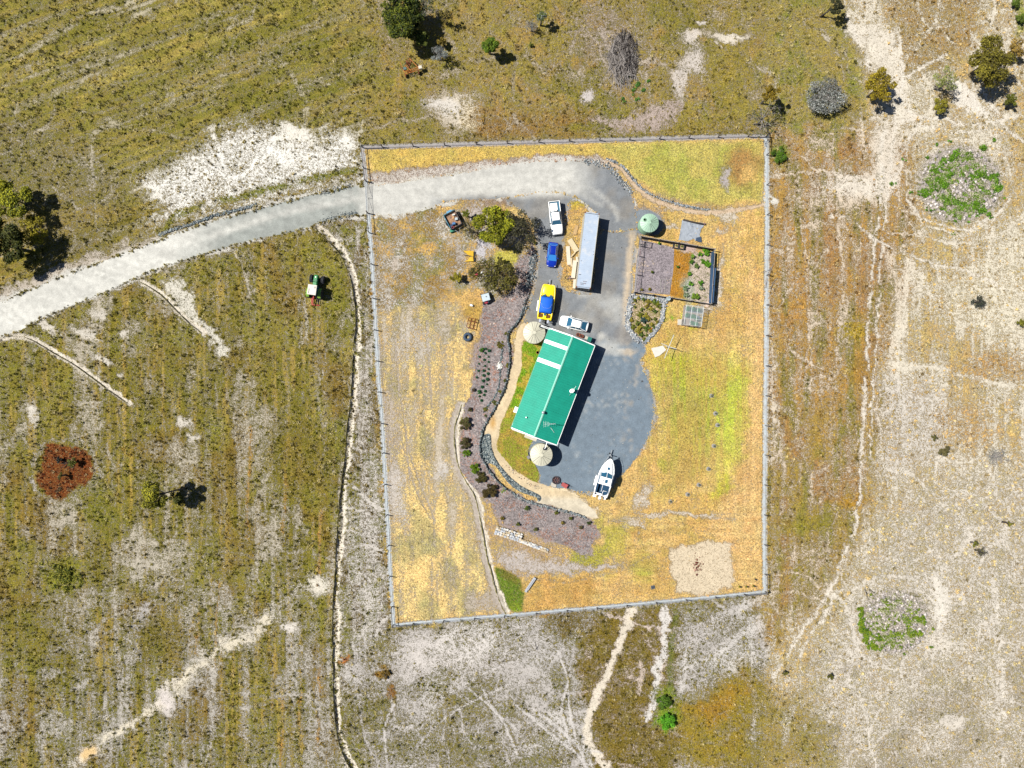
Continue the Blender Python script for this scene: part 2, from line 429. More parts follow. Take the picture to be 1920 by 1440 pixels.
streak([(228,985),(265,1010),(300,1050),(330,1085)], 4, 5, cov=.3, op=.7); streak([(262,1160),(300,1185),(350,1215)], 5, 6, cov=.3, op=.7)
streak([(275,1135),(258,1175),(262,1230)], 8, 6, cov=.2, op=.8, soil=(190,184,180))
blob(120,1080,38,34, cov=.97, veg=(120,126,44)); blob(60,1180,70,60, op=.6, cov=.9, veg=(110,106,34)); blob(185,960,60,30,30, op=.6, cov=.95, veg=(116,120,40))
blob(300,1200,45,40, op=.7, cov=.92, veg=(100,92,34)); blob(560,860,60,80, op=.6, cov=.95, veg=(112,102,36))
# strip between the trench and the west fence
ST = [(600,428),(690,410),(697,480),(703,590),(709,700),(717,800),(722,900),(728,1000),(738,1180),(720,1440),(700,9500),(650,9500),(640,1400),(632,1100),(640,950),(655,780),(668,600),(650,500)]
zone(ST, 6, warp=.4, veg=(122,120,50), cov=.58, soil=(206,198,186))
mST = sstep(6, -6, sd_poly(X, Y, ST)); COV += mST * ((fbm(X, Y, 8, 90, seed=5) - .5) * .9 + (fbm(X, Y, 24, 60, seed=9) - .5) * .5)
apply(ALL, mST * sstep(.5, .66, fbm(X, Y, 18, 40, seed=3)) * .8, veg=(104,84,44))
zone([(668,860),(715,850),(724,1000),(735,1180),(700,1300),(660,1200),(650,1050)], 20, op=.6, cov=.34, soil=(218,211,202))
# south paddock: pale sand with tracks
SO = [(738,1178),(960,1158),(1180,1139),(1434,1116),(1500,1150),(1460,1300),(1430,1440),(1430,9500),(690,9500),(690,1440),(650,1300),(660,1200)]
zone(SO, 16, veg=(124,116,58), cov=.40, soil=(198,191,184))
mSO = sstep(20, -20, sd_poly(WX, WY, SO)); COV += mSO * (fbm(X, Y, 60, seed=8) - .5) * .9
apply(ALL, mSO * sstep(.5, .7, fbm(X, Y, 80, seed=2)) * .8, soil=(222,216,208))
blob(840,1225,90,40,-10, op=.7, cov=.22, soil=(226,218,210)); blob(1010,1200,60,50, op=.6, cov=.22, soil=(208,202,196))
for cx, cy, rx, ry, rt in ((690,1360,40,60,10),(820,1275,45,20,-25),(760,1400,60,30,0),(900,1300,50,22,-35),(1060,1180,40,26,20),(1040,1290,26,40,0),(960,1330,30,18,0),(990,1430,60,16,0),(880,1400,50,25,10)):
    blob(cx, cy, rx, ry, rt, op=.55, cov=.72, veg=(112,110,44))
blob(721,1262,12,12, cov=.95, veg=(132,98,40)); blob(735,1302,8,14, cov=.9, veg=(130,88,44)); blob(645,1238,5,8, cov=.9, veg=(184,112,60))
HEATH = [(1128,1148),(1178,1142),(1240,1140),(1268,1138),(1266,1200),(1264,1290),(1280,1340),(1262,1400),(1250,9500),(1150,9500),(1118,1400),(1100,1330),(1090,1280),(1095,1200),(1110,1170)]
zone(HEATH, 13, warp=1.2, veg=(112,98,36), cov=.80, soil=(214,196,180))
mH = sstep(8, -8, sd_poly(WX, WY, HEATH)); COV += mH * (fbm(X, Y, 16, seed=5) - .5) * .8
zone([(1030,1150),(1128,1146),(1110,1175),(1062,1200),(1030,1180)], 12, op=.7, cov=.75, veg=(104,86,42))
streak(smooth_line([(1182,1140),(1172,1180),(1158,1215),(1145,1250),(1130,1290),(1112,1325),(1100,1355),(1104,1390),(1140,1440)], 10), 7, 4, warp=.5, cov=.06, soil=(232,220,200))
streak(smooth_line([(1248,1145),(1246,1200),(1236,1250),(1232,1300),(1218,1350)], 10), 8, 4, warp=.8, cov=.18, soil=(228,222,214))
streak([(1200,1240),(1205,1265),(1200,1300)], 5, 4, cov=.2, op=.8)
streak([(1268,1150),(1258,1220),(1258,1290)], 6, 5, op=.7, cov=.9, veg=(98,116,58)); blob(1252,1318,24,34, op=.9, cov=.97, veg=(112,136,38)); blob(1252,1350,17,16, op=1, cov=1.0, veg=(110,172,44))
zone([(1270,1320),(1330,1290),(1380,1262),(1400,1252),(1428,1275),(1430,1330),(1400,1370),(1440,1440),(1290,1440),(1260,1400)], 30, warp=1.3, cov=.84, veg=(146,128,42), soil=(205,190,160))
zone([(1290,1330),(1370,1290),(1400,1290),(1330,1350)], 26, warp=1.3, op=.7, cov=.95, veg=(166,120,42))
for L_ in ([(1000,1330),(1040,1360),(1090,1400),(1130,1412)],[(990,1338),(1060,1390),(1100,1440)],[(965,1320),(1020,1366),(1080,1412)],[(1045,1220),(1062,1270),(1068,1330),(1080,1385),(1100,1440)],[(1070,1260),(1055,1330),(1070,1400)],[(760,1370),(830,1310),(900,1265),(960,1240)],[(780,1400),(850,1335),(960,1280)],[(880,1290),(940,1350),(970,1420)],[(725,1440),(722,1370),(738,1320)],[(905,1290),(925,1330),(965,1365)]):
    streak(smooth_line(L_, 8), 1.6, 1.8, warp=.1, op=.8, cov=.08, soil=(216,210,204))
    streak([(x + 4, y - 4) for x, y in smooth_line(L_, 8)], 1.0, 1.5, warp=.1, op=.5, cov=.75, veg=(120,108,80))
# north paddock
NO = [(700,-60),(700,275),(900,266),(1180,258),(1434,250),(1600,180),(1600,-9500),(700,-9500)]
zone(NO, 25, veg=(146,132,62), cov=.76, soil=(196,182,160))
mNO = sstep(25, -25, sd_poly(WX, WY, NO)); COV += mNO * (fbm(X, Y, 40, seed=4) - .5) * .5
apply(ALL, mNO * sstep(.5, .68, fbm(X, Y, 70, seed=7)) * .8, veg=(120,116,44)); apply(ALL, mNO * sstep(.53, .7, fbm(X, Y, 30, seed=10)) * .6, veg=(174,142,86))
blob(1120,50,70,50, op=.75, cov=.45, soil=(184,168,156)); blob(1180,120,70,70, op=.6, cov=.45, soil=(188,174,160)); blob(1300,110,22,28, op=.9, cov=.12, soil=(218,208,198)); blob(1275,150,14,40, op=.8, cov=.15, soil=(214,204,194))
blob(1370,74,36,6,-4, op=.9, cov=.05, soil=(228,218,200)); blob(1290,65,18,12, op=.9, cov=.12, soil=(222,212,200)); blob(1320,42,12,5,-10, cov=.05, soil=(214,206,196)); blob(1350,22,14,14, op=.7, cov=.3)
zone([(1100,225),(1180,212),(1230,205),(1270,185),(1282,200),(1270,232),(1200,246),(1110,248)], 8, op=.9, cov=.25, soil=(190,172,162))
blob(865,205,34,36, op=.85, cov=.28, soil=(228,216,196)); blob(880,225,18,26, op=.7, cov=.2, soil=(240,222,184)); blob(830,200,34,14,20, op=.7, cov=.2, soil=(226,220,212)); blob(835,140,30,8, op=.6, cov=.2)
zone([(870,205),(1010,214),(1110,222),(1110,248),(880,258)], 30, warp=1.4, op=.7, cov=.7, veg=(150,104,62)); blob(1100,240,60,8, op=.7, cov=.9, veg=(112,116,36))
blob(900,40,34,30, op=.5, veg=(158,138,80)); blob(735,60,24,50, op=.7, cov=.5, soil=(190,172,148)); blob(1105,180,10,14, op=.9, cov=.08, soil=(210,202,198)); blob(1080,140,14,18, op=.7, cov=.3)
# east country
EA = [(1437,250),(1500,230),(1600,230),(1700,280),(1720,400),(1650,700),(1640,900),(1590,1050),(1540,1150),(1437,1200)]
zone([(1437,250),(1600,-60),(1600,-9500),(9500,-9500),(9500,9500),(1440,9500),(1440,1300),(1434,1110)], 16, veg=(204,174,108), cov=.52, soil=(230,220,200))
mE = sstep(1430, 1500, X)
COV += mE * ((fbm(X, Y, 60, 90, seed=11) - .5) * .8 + (fbm(X, Y, 5, 160, seed=2) - .5) * .7 * sstep(350, 480, Y))
zone(EA, 40, warp=1.3, veg=(178,138,68), cov=.66, soil=(222,204,180)); mEA = sstep(30, -30, sd_poly(WX, WY, EA))
COV += mEA * ((fbm(X, Y, 9, 120, seed=5) - .5) * .8 + (mid - .5) * .4)
apply(ALL, mEA * sstep(.48, .66, fbm(X, Y, 14, 90, seed=6)) * .9, veg=(128,120,46)); apply(ALL, mEA * sstep(650, 950, Y) * .6, veg=(138,128,50)); apply(ALL, mEA * sstep(.52, .68, fbm(X, Y, 30, 70, seed=9)) * .7, veg=(168,124,74))
zone([(1440,-60),(1575,-60),(1590,60),(1625,140),(1620,230),(1480,250),(1437,240)], 18, veg=(156,140,66), cov=.78, soil=(206,194,172))
apply(ALL, sstep(20, -20, sd_poly(WX, WY, [(1440,-60),(1575,-60),(1625,140),(1640,330),(1480,330)])) * sstep(.5, .66, fbm(X, Y, 34, seed=1)) * .8, veg=(124,128,44))
zone([(1640,-60),(1840,-60),(1840,60),(1760,130),(1700,140),(1680,60)], 18, op=.9, veg=(160,130,68), cov=.66)
zone([(1590,60),(1640,40),(1680,55),(1692,110),(1700,180),(1725,225),(1680,230),(1660,160),(1620,110)], 10, cov=.16, soil=(232,222,204))
zone([(1770,150),(1800,160),(1870,215),(1850,222),(1790,190)], 8, cov=.1, soil=(238,230,216)); blob(1660,290,26,70, cov=.16, soil=(226,214,196)); blob(1600,345,70,26, op=.85, cov=.18, soil=(236,226,210)); blob(1548,372,60,20, op=.6, cov=.3)
zone([(1780,530),(1920,420),(2000,480),(2000,640),(1850,640),(1760,600)], 34, op=.8, cov=.26, soil=(236,226,202)); zone([(1640,700),(1760,720),(1780,860),(1660,900)], 30, op=.7, cov=.32, soil=(216,208,198))
zone([(1700,900),(9500,900),(9500,9500),(1460,9500),(1480,1300),(1600,1100)], 60, op=.8, veg=(198,178,124), cov=.40, soil=(224,215,202))
apply(ALL, sstep(1440, 1520, X) * sstep(1150, 1250, Y) * sstep(.5, .68, fbm(X, Y, 60, seed=3)) * .6, cov=.54, veg=(166,152,104), soil=(202,192,180))
zone([(1420,1300),(1500,1300),(1540,1370),(1560,1440),(1420,1460)], 30, warp=1.3, op=.8, cov=.82, veg=(142,126,48)); zone([(1500,1340),(1570,1350),(1570,1460),(1500,1460)], 12, op=.6, cov=.8, veg=(140,124,52))
blob(1610,700,30,24, op=.6, cov=.9, veg=(158,124,44)); blob(1600,620,26,18, op=.7, cov=.9, veg=(176,150,40)); blob(1520,985,50,16, op=.7, cov=.95, veg=(132,124,36)); blob(1600,940,22,14, op=.7, cov=.95, veg=(184,134,36)); blob(1860,690,70,30, op=.6, cov=.7, veg=(182,134,70)); blob(1810,800,60,50, op=.5, cov=.65, veg=(192,146,82))
TRACKS = [([(1582,20),(1600,60),(1615,95),(1628,125)],3.5),([(1665,215),(1655,260),(1652,330),(1648,400),(1640,450),(1634,520),(1630,560),(1626,640),(1622,720),(1619,780),(1616,850),(1612,920),(1604,980),(1592,1020),(1575,1070),(1548,1120),(1515,1170),(1480,1220),(1448,1270)],3.2),
          ([(1680,215),(1672,280),(1664,370),(1655,440),(1648,520),(1645,600),(1640,680),(1634,760),(1632,850)],2.0),([(1555,398),(1585,408),(1612,425),(1632,445),(1665,460),(1710,482),(1760,498),(1800,505),(1850,525),(1925,560)],2.0),
          ([(1690,225),(1750,222),(1820,232),(1880,225),(1925,205)],2.6),([(1700,235),(1780,245),(1850,240)],2),([(1838,170),(1868,210),(1890,240),(1915,262)],3),([(1700,140),(1740,120),(1775,98)],2.4),([(1686,70),(1694,120),(1688,170),(1700,205),(1740,222)],3),
          ([(1800,320),(1830,290),(1880,270)],1),([(1725,232),(1700,270),(1690,310),(1672,350)],2.5),([(1705,375),(1722,400),(1750,415),(1790,428),(1830,425),(1868,405),(1890,370)],1.8),([(1580,1100),(1530,1180),(1495,1240),(1470,1280)],2.6),([(1755,1080),(1765,1130),(1760,1180)],2.4),([(1895,0),(1912,60),(1930,90)],3),([(1868,1080),(1872,1150),(1880,1260),(1885,1370)],1.4),([(1630,1370),(1640,1440)],1.2)]
for L_, w in TRACKS:
    streak(smooth_line(L_, 8), w, 2.2, warp=.45, op=.85, cov=.14, soil=(236,227,212), broken=.30)
blob(1760,1130,14,40, cov=.08, soil=(236,228,214)); blob(1768,1210,26,20, op=.8, cov=.1, soil=(230,220,204)); blob(1700,1300,70,40, op=.4, cov=.3); blob(1600,1225,60,60, op=.3, cov=.3)

for L_ in ([(1712,290),(1700,330),(1704,375),(1722,408),(1760,430),(1800,438),(1845,425),(1880,392),(1896,345),(1890,300),(1860,270),(1810,262),(1760,268),(1725,285)],[(1695,270),(1686,330),(1690,390),(1720,432),(1770,455),(1830,450),(1885,430),(1925,400)],[(1720,240),(1690,262),(1672,300),(1664,350),(1650,400)],[(1600,1180),(1592,1150),(1600,1110),(1630,1085),(1680,1080),(1730,1096),(1756,1130),(1758,1180),(1740,1225),(1700,1250),(1650,1252),(1612,1226),(1600,1180)],
           [(1765,1060),(1770,1120),(1766,1190),(1740,1250),(1690,1280)],[(1575,1240),(1600,1290),(1625,1350),(1640,1440)],[(1440,560),(1450,700),(1446,850)],[(1500,380),(1508,470),(1515,600),(1510,760)],[(1570,420),(1580,520),(1572,640)],[(1700,480),(1740,560),(1750,680),(1742,800)],[(1860,1080),(1864,1200),(1875,1330),(1880,1440)],[(1540,60),(1600,140),(1650,180)],[(1760,0),(1745,60),(1700,110)],[(1820,60),(1870,120),(1925,180)],[(1440,330),(1520,320),(1600,330),(1660,300)],[(1590,240),(1660,250),(1760,240)],
           [(560,560),(566,600),(560,650)],[(568,552),(575,600),(570,640)],[(600,690),(596,740),(604,800)],[(440,470),(460,520),(480,580)],[(100,350),(140,390),(190,410)],[(1120,50),(1150,120),(1140,200)],[(700,240),(760,225),(830,215)],[(660,1200),(670,1300),(690,1400),(720,1450)],[(1130,1150),(1270,1180),(1400,1130)],[(1300,1240),(1380,1190),(1440,1150)],[(1280,1260),(1360,1215),(1430,1170)]):
    L2 = smooth_line(L_, 8); streak(L2, .9, 3.0, warp=.4, op=.65, cov=.08, broken=.30); streak([(x + 7, y + 3) for x, y in L2], .7, 2.6, warp=.4, op=.5, cov=.12, broken=.42)
def ridge(seed, sx, sy=None): n_ = fbm(X, Y, sx, sy, seed=seed, octv=2); return 1 - np.abs(n_ - .5) * 2
_out = sstep(-6, 6, sd_poly(X, Y, YARDLAND))
COV -= _out * sstep(.955, .99, ridge(2, 130, 200)) * .30 * sstep(.40, .6, mid); COV -= _out * sstep(.96, .995, ridge(6, 90)) * .22
COV += (fbm(X, Y, 3.2, seed=1, octv=2) - .5) * .35 + (fbm(X, Y, 14, seed=7) - .5) * .30
# inside the fence
zone(YARDLAND, 2, warp=.05, veg=(214,172,98), cov=.86, soil=(206,190,170))
zone([(690,282),(900,274),(1180,266),(1150,296),(1000,292),(850,308),(700,330)], 5, warp=.3, veg=(204,168,80), cov=.93); zone([(690,325),(800,316),(900,302),(1000,292),(1120,290),(1150,305),(1000,310),(850,325),(700,350)], 5, warp=.5, veg=(176,130,96), cov=.3, soil=(214,204,192))
zone([(1130,272),(1430,262),(1432,375),(1330,388),(1240,368),(1190,330),(1160,305)], 6, warp=.3, veg=(196,174,84), cov=.86, soil=(205,196,140))
apply(ALL, sstep(8, -8, sd_poly(WX, WY, [(1130,272),(1430,262),(1432,375),(1330,388),(1190,330)])) * sstep(.46, .62, fbm(X, Y, 40, seed=5)) * .7, veg=(166,162,64))
blob(1395,310,34,38, op=.85, cov=.85, veg=(172,118,66)); blob(1408,322,12,16, op=.8, cov=.85, veg=(228,176,96)); blob(1362,335,9,18, op=.9, cov=.1, soil=(186,176,178)); blob(1300,390,90,8,5, op=.6, cov=.6, veg=(196,150,92))
# west side of the block
WU = [(700,410),(830,385),(905,390),(1000,455),(985,480),(965,500),(960,550),(905,570),(903,620),(840,590),(700,580)]
zone(WU, 10, veg=(158,122,52), cov=.60, soil=(216,208,196)); mWU = sstep(12, -12, sd_poly(WX, WY, WU))
COV += mWU * (fbm(X, Y, 26, seed=8) - .5) * .8; apply(ALL, mWU * sstep(.48, .64, fbm(X, Y, 34, seed=2)) * .8, veg=(128,122,44))
apply(ALL, mWU * sstep(.5, .64, fbm(X, Y, 26, seed=6)) * .8, veg=(214,166,86))
zone([(840,560),(905,540),(903,640),(892,690),(860,700),(850,620)], 8, veg=(222,172,96), cov=.85, soil=(216,186,148)); blob(880,585,24,18, op=.7, cov=.9, veg=(166,130,44)); blob(860,480,14,20, op=.7, cov=.2, soil=(190,180,172))
blob(735,495,8,8, cov=.2, soil=(206,192,176)); blob(900,400,30,16, op=.8, cov=.25, soil=(196,184,178)); blob(925,378,50,6, op=.8, cov=.4, veg=(150,116,84), soil=(184,160,144)); blob(960,445,30,36, op=.5, cov=.3, soil=(196,188,186)); blob(908,465,12,26, cov=.12, soil=(206,202,206)); zone([(930,472),(970,470),(968,500),(948,508),(930,500)], 4, warp=.4, cov=.98, veg=(196,176,72))
WL = [(703,580),(860,570),(892,640),(884,720),(862,760),(853,830),(862,890),(895,940),(905,1010),(925,1090),(948,1150),(740,1168),(733,1100),(722,900),(709,700)]
zone(WL, 10, veg=(234,194,118), cov=.56, soil=(208,194,172)); mWL = sstep(10, -10, sd_poly(WX, WY, WL))
COV += mWL * ((fbm(X, Y, 18, 60, seed=4) - .5) * 1.1 + (fbm(X, Y, 5, 140, seed=7) - .5) * .7 + sstep(900, 1080, Y) * .25)
apply(ALL, mWL * sstep(.5, .66, fbm(X, Y, 40, 60, seed=11)) * .6, veg=(150,142,88)); blob(780,640,60,40, op=.5, cov=.15, soil=(204,198,190)); blob(735,820,14,130, op=.6, cov=.12, soil=(186,174,164)); blob(745,930,14,60,-10, op=.7, cov=.15, soil=(212,204,196)); blob(825,880,14,16, op=.7, cov=.1, soil=(216,210,204)); blob(915,1130,36,20, op=.8, cov=.15, soil=(188,176,164)); blob(900,690,16,40, op=.6, cov=.2, soil=(212,204,192))
for L_ in ([(712,640),(722,760),(730,860)],[(742,640),(748,720),(760,800),(768,900)],[(752,820),(768,880),(785,930),(805,970)],[(760,810),(776,875),(796,925),(815,975)],[(800,600),(806,700),(812,780)],[(905,830),(912,960)]):
    streak(smooth_line(L_, 8), 1.3, 1.8, warp=.05, op=.6, cov=.1, soil=(176,162,152))
streak([(x - 5, y) for x, y in TRENCH], 7, 4, warp=.15, cov=.06, soil=(190,178,166))
streak([(x + 9, y) for x, y in TRENCH[:28]], 4, 3, warp=.3, cov=.85, veg=(132,122,40))
zone([(900,924),(940,980),(1060,1026),(1110,1042),(1180,1000),(1180,1060),(1100,1080),(1000,1080),(930,1060),(905,1000)], 10, veg=(212,170,90), cov=.68, soil=(206,190,176))
zone([(925,1035),(1020,1045),(1080,1050),(1170,1055),(1130,1075),(1040,1080),(960,1068)], 9, op=.9, cov=.15, soil=(200,190,182)); zone([(1060,1035),(1125,1030),(1140,985),(1150,1020),(1120,1060),(1070,1065)], 8, op=.85, cov=.85, veg=(158,152,46)); blob(980,1015,60,20,20, op=.7, cov=.35, veg=(206,160,90), soil=(212,184,152))
zone([(928,1062),(948,1068),(975,1082),(984,1100),(982,1148),(946,1146),(932,1105)], 3, warp=.2, cov=1.0, veg=(92,112,24)); blob(960,1078,22,8,30, op=.6, cov=1, veg=(112,90,36)); blob(962,1140,18,10, op=.7, cov=1, veg=(130,146,30))
# orchard side
EL = [(1195,400),(1250,385),(1330,396),(1432,385),(1432,1105),(1180,1130),(990,1148),(985,1090),(1080,1085),(1170,1060),(1180,1000),(1150,940),(1215,830),(1228,770),(1215,700),(1205,650),(1245,600)]
zone(EL, 7, warp=.4, veg=(222,178,102), cov=.88, soil=(222,206,178)); mEL = sstep(9, -9, sd_poly(WX, WY, EL))
COV += mEL * (fbm(X, Y, 20, seed=1) - .5) * .4
apply(ALL, mEL * sstep(.5, .64, fbm(X, Y, 50, seed=4)) * .45, veg=(196,150,66)); apply(ALL, mEL * sstep(.55, .7, fbm(X, Y, 16, seed=9)) * .5, veg=(186,158,72))
for cx, cy, rx, ry, rt, v, o in ((1300,770,60,95,0,(150,156,44),.85),(1375,770,34,90,0,(184,188,56),.85),(1372,850,22,60,20,(196,186,70),.7),(1355,915,22,14,-40,(192,184,44),.85),(1290,850,50,60,0,(178,156,60),.6),(1290,705,50,26,0,(174,166,46),.7),(1235,700,26,40,0,(196,178,60),.5),(1250,900,40,50,0,(196,160,76),.5),(1330,690,40,40,0,(204,172,80),.4),(1245,870,10,10,0,(130,140,30),.5),(1290,585,40,30,0,(206,176,82),.5),(1258,615,40,30,0,(200,160,76),.5),(1235,660,50,16,-30,(184,156,56),.6),(1264,682,34,16,0,(170,166,36),.8),(1240,590,14,12,0,(190,176,66),.8),(1292,622,16,6,0,(160,150,40),.8),(1265,597,5,7,0,(120,160,30),.9),(1249,606,5,7,0,(120,150,30),.9),(1203,1055,22,28,0,(176,166,64),.8),(1210,1085,14,12,0,(170,160,60),.8),(1135,985,40,14,10,(168,160,56),.6),(1160,1010,20,30,0,(176,160,60),.7),(1420,455,10,60,0,(206,166,80),.4)):
    blob(cx, cy, rx, ry, rt, op=o, cov=.97, veg=v, warp=1)
for cx, cy, rx, ry, rt in ((1370,408,12,18,0),(1352,438,16,6,0),(1350,520,6,50,5),(1345,560,8,20,10),(1205,935,10,26,20),(1225,965,26,6,0),(1300,965,70,4,3),(1190,985,16,8,0),(1202,845,8,18,30),(1250,428,20,4,0),(1300,398,70,4,6)):
    blob(cx, cy, rx, ry, rt, op=.75, cov=.12, soil=(226,214,198))
zone([(1400,500),(1430,500),(1430,1100),(1395,1098),(1330,985),(1390,900),(1412,780)], 6, op=.7, cov=.93, veg=(226,180,112))
mow = np.where(Y > 960, fbm(X, Y, 120, 4, seed=3, octv=2), fbm(X, Y, 4, 120, seed=3, octv=2))
apply(ALL, mEL * sstep(.4, .6, mow) * .45, veg=(188,142,78)); zone([(985,1090),(1110,1085),(1100,1140),(988,1148)], 8, op=.75, veg=(190,142,70), cov=.95)
zone([(1258,1024),(1300,1018),(1340,1020),(1372,1024),(1374,1066),(1370,1106),(1310,1112),(1272,1112),(1262,1080)], 5, warp=.6, cov=.16, veg=(220,176,120), soil=(228,210,180))
streak([(x, y) for x, y in TRACKS[0][0]], 1, 1, op=0)
streak(smooth_line([(1140,975),(1200,972),(1260,962),(1320,970),(1380,975)], 8), 2.5, 3, op=.6, cov=.2, soil=(206,190,168)); streak(smooth_line([(985,1085),(1060,1092),(1100,1086),(1160,1070),(1240,1030)], 8), 2, 2, op=.5, cov=.3, soil=(206,190,168))
blob(1250,372,60,8,16, op=.6, cov=.35, soil=(210,190,170)); streak([(x, y + 5) for x, y in BERM_NE], 4, 3, warp=.2, cov=.12, soil=(216,190,160))
blob(1075,395,24,26, op=.9, cov=.85, veg=(184,150,60)); zone([(1062,375),(1105,385),(1115,400),(1085,545),(1050,535),(1046,500),(1060,440)], 4, warp=.3, cov=.75, veg=(206,160,84), soil=(200,182,160)); blob(1088,378,20,10, op=.8, cov=.97, veg=(176,158,44))
zone([(1190,385),(1240,390),(1235,440),(1198,440),(1192,420)], 5, warp=.4, cov=.5, veg=(206,160,90), soil=(196,180,164)); blob(1215,418,24,24, op=.9, cov=.06, soil=(128,138,146)); zone([(1165,410),(1195,430),(1190,545),(1178,640),(1165,640),(1172,540)], 4, cov=.1, soil=(222,200,166)); blob(1320,560,18,30, op=.7, cov=.15, soil=(226,212,198))
# sites of the round plots
zone([(90,835),(110,830),(140,832),(160,850),(172,880),(160,905),(135,925),(110,945),(85,930),(76,905),(82,870)], 3, warp=.6, cov=.90, veg=(112,56,26), soil=(150,110,90)); blob(125,885,8,8, op=.3, cov=.9, veg=(110,90,40))
for L_ in ([(70,920),(62,890),(75,850),(100,825),(140,822),(165,845),(182,880),(184,890)],[(60,890),(66,915),(88,940)]): streak(smooth_line(L_, 6), 2.5, 5, warp=.6, op=.5, cov=.2, soil=(200,194,190), broken=.4)
for cx, cy, rx, ry in ((1800,346,80,74),(1678,1166,66,62)):
    blob(cx, cy, rx, ry, 0, soft=.10, warp=.5, cov=.34, veg=(116,126,50), soil=(206,194,184))
blob(1448,372,16,10, cov=.1, soil=(230,226,214)); blob(1460,290,18,22, op=.8, cov=.97, veg=(104,128,36)); blob(1910,30,12,40, op=.8, cov=.9, veg=(120,140,50))
# rock and herb bed
zone(ROCKBED, 2, warp=.1, cov=.5, veg=(140,136,44), soil=(234,206,178))
zone([(1263,468),(1297,476),(1291,511),(1281,560),(1255,555)], 2, warp=.1, cov=.97, veg=(172,116,34)); zone([(1297,476),(1336,474),(1333,570),(1281,560),(1291,511)], 2, warp=.1, cov=.3, veg=(150,150,60), soil=(214,196,180)); blob(1288,468,16,12,20, cov=.1, soil=(204,178,168)); blob(1287,545,10,24, op=.8, cov=.4, veg=(176,190,160), soil=(196,196,180))

# carpets below the sheets take their tone, so their ragged edges bleed out
for poly, so in ((DRIVE, (216,212,202)), (YARD, (168,168,166)), (PATH, (236,216,180)), (BED_W, (166,150,146))):
    sl = box_of(poly, 20); m = sstep(7, -1, sd_poly(X[sl] * .4 + WX[sl] * .6, Y[sl] * .4 + WY[sl] * .6, poly)); apply(sl, m, cov=.12, soil=so)
zone(LAWN, 2, warp=.15, cov=1.02, veg=(104,140,16), soil=(216,176,110)); sl = box_of(LAWN, 10)
mL = sstep(3, -3, sd_poly(X[sl], Y[sl], LAWN)); apply(sl, mL * sstep(760, 800, Y[sl]) * .85, veg=(150,146,40)); COV[sl] -= mL * sstep(760, 800, Y[sl]) * .28; apply(sl, mL * sstep(.5, .62, fbm(X[sl], Y[sl], 12, seed=2)) * .6, veg=(196,150,60))
streak([(x, y) for x, y in N_FENCE], 4.2, 1.6, warp=.05, cov=.06, soil=(190,184,180)); streak(W_FENCE, 4.4, 1.6, warp=.05, cov=.05, soil=(206,212,214)); streak(S_FENCE, 3.4, 1.5, warp=.05, cov=.05, soil=(176,184,194)); streak(E_FENCE, 4.6, 1.6, warp=.05, cov=.05, soil=(208,212,210))
# trenches: a steep west lip, a pale floor
def trench(line, w, depth, off=3.0, lip=1.5, brk=0.0):
    sl = box_of(line, w + 14); 
    floor = [(x + off, y) for x, y in line]
    d = d_line(X[sl] * .55 + WX[sl] * .45, Y[sl], floor)
    m = sstep(w + lip, w - lip, d)
    if brk: m = m * sstep(brk - .12, brk + .1, fbm(X[sl], Y[sl], 26, seed=3))
    Z[sl] = np.minimum(Z[sl], -depth * m)
    m2 = sstep(w + 5, w, d); apply(sl, m2 * .9, cov=.12, soil=(236,226,208))
trench(DITCH, 4.4, .32, off=4.5, lip=2); trench(RUT_A, 3.2, .2, lip=1.5); trench(RUT_B, 3.2, .2, off=2.5, lip=1.5); trench(TRENCH, 2.6, .16, off=2.0, lip=1.5)
_br = fbm(X, Y, 10, seed=4)
Z += (fbm(X, Y, 40, seed=2) - .5) * .12 * (COV > .3) + (_br - .5) * .10 * np.clip(COV, 0, 1)
# flat where sheets lie
for poly in (DRIVE, YARD, LAWN, PATH, SWALE, BED_W, GARDEN, ROCKBED):
    sl = box_of(poly, 20); m = sstep(7, 1, sd_poly(X[sl], Y[sl], poly)); Z[sl] *= (1 - m)
edge = np.maximum(np.abs(X - 960) - 1010, np.abs(Y - 720) - 770); Z *= sstep(200, 20, edge)
Z = np.minimum(Z, .03).astype(np.float32)
COV = np.clip(COV, .07, 1.08)
_in = sstep(3, -3, sd_poly(X, Y, YARDLAND))[..., None]; _wl = sstep(760, 600, X)[..., None]
_nw = (_wl[..., 0] * sstep(430, 330, Y))[..., None]; VEG *= 1 - _nw * np.array([.09, .0, .0], np.float32)
_ea = sstep(1400, 1470, X)[..., None] * (1 - _in); VEG *= 1 + _ea * np.array([-.03, .0, .32], np.float32)
VEG *= (1 - _in) * np.array([.98, .97, 1.02], np.float32) * (1 - _wl * np.array([.02, .05, .22], np.float32)) + _in * np.array([1.0, 1.12, 1.8], np.float32)
_hue = fbm(X, Y, 12, seed=9); _h2 = fbm(X, Y, 5, seed=10, octv=2)
VEG *= (1.22 + (_hue - .5) * .6 + (_h2 - .5) * .4)[..., None]
VEG[..., 0] *= 1 + (fbm(X, Y, 18, seed=8) - .5) * .25
VEG *= np.array([1.04, 1.03, .78], np.float32); SOIL *= 1.06
VEG = np.clip(VEG, 0.003, .8)

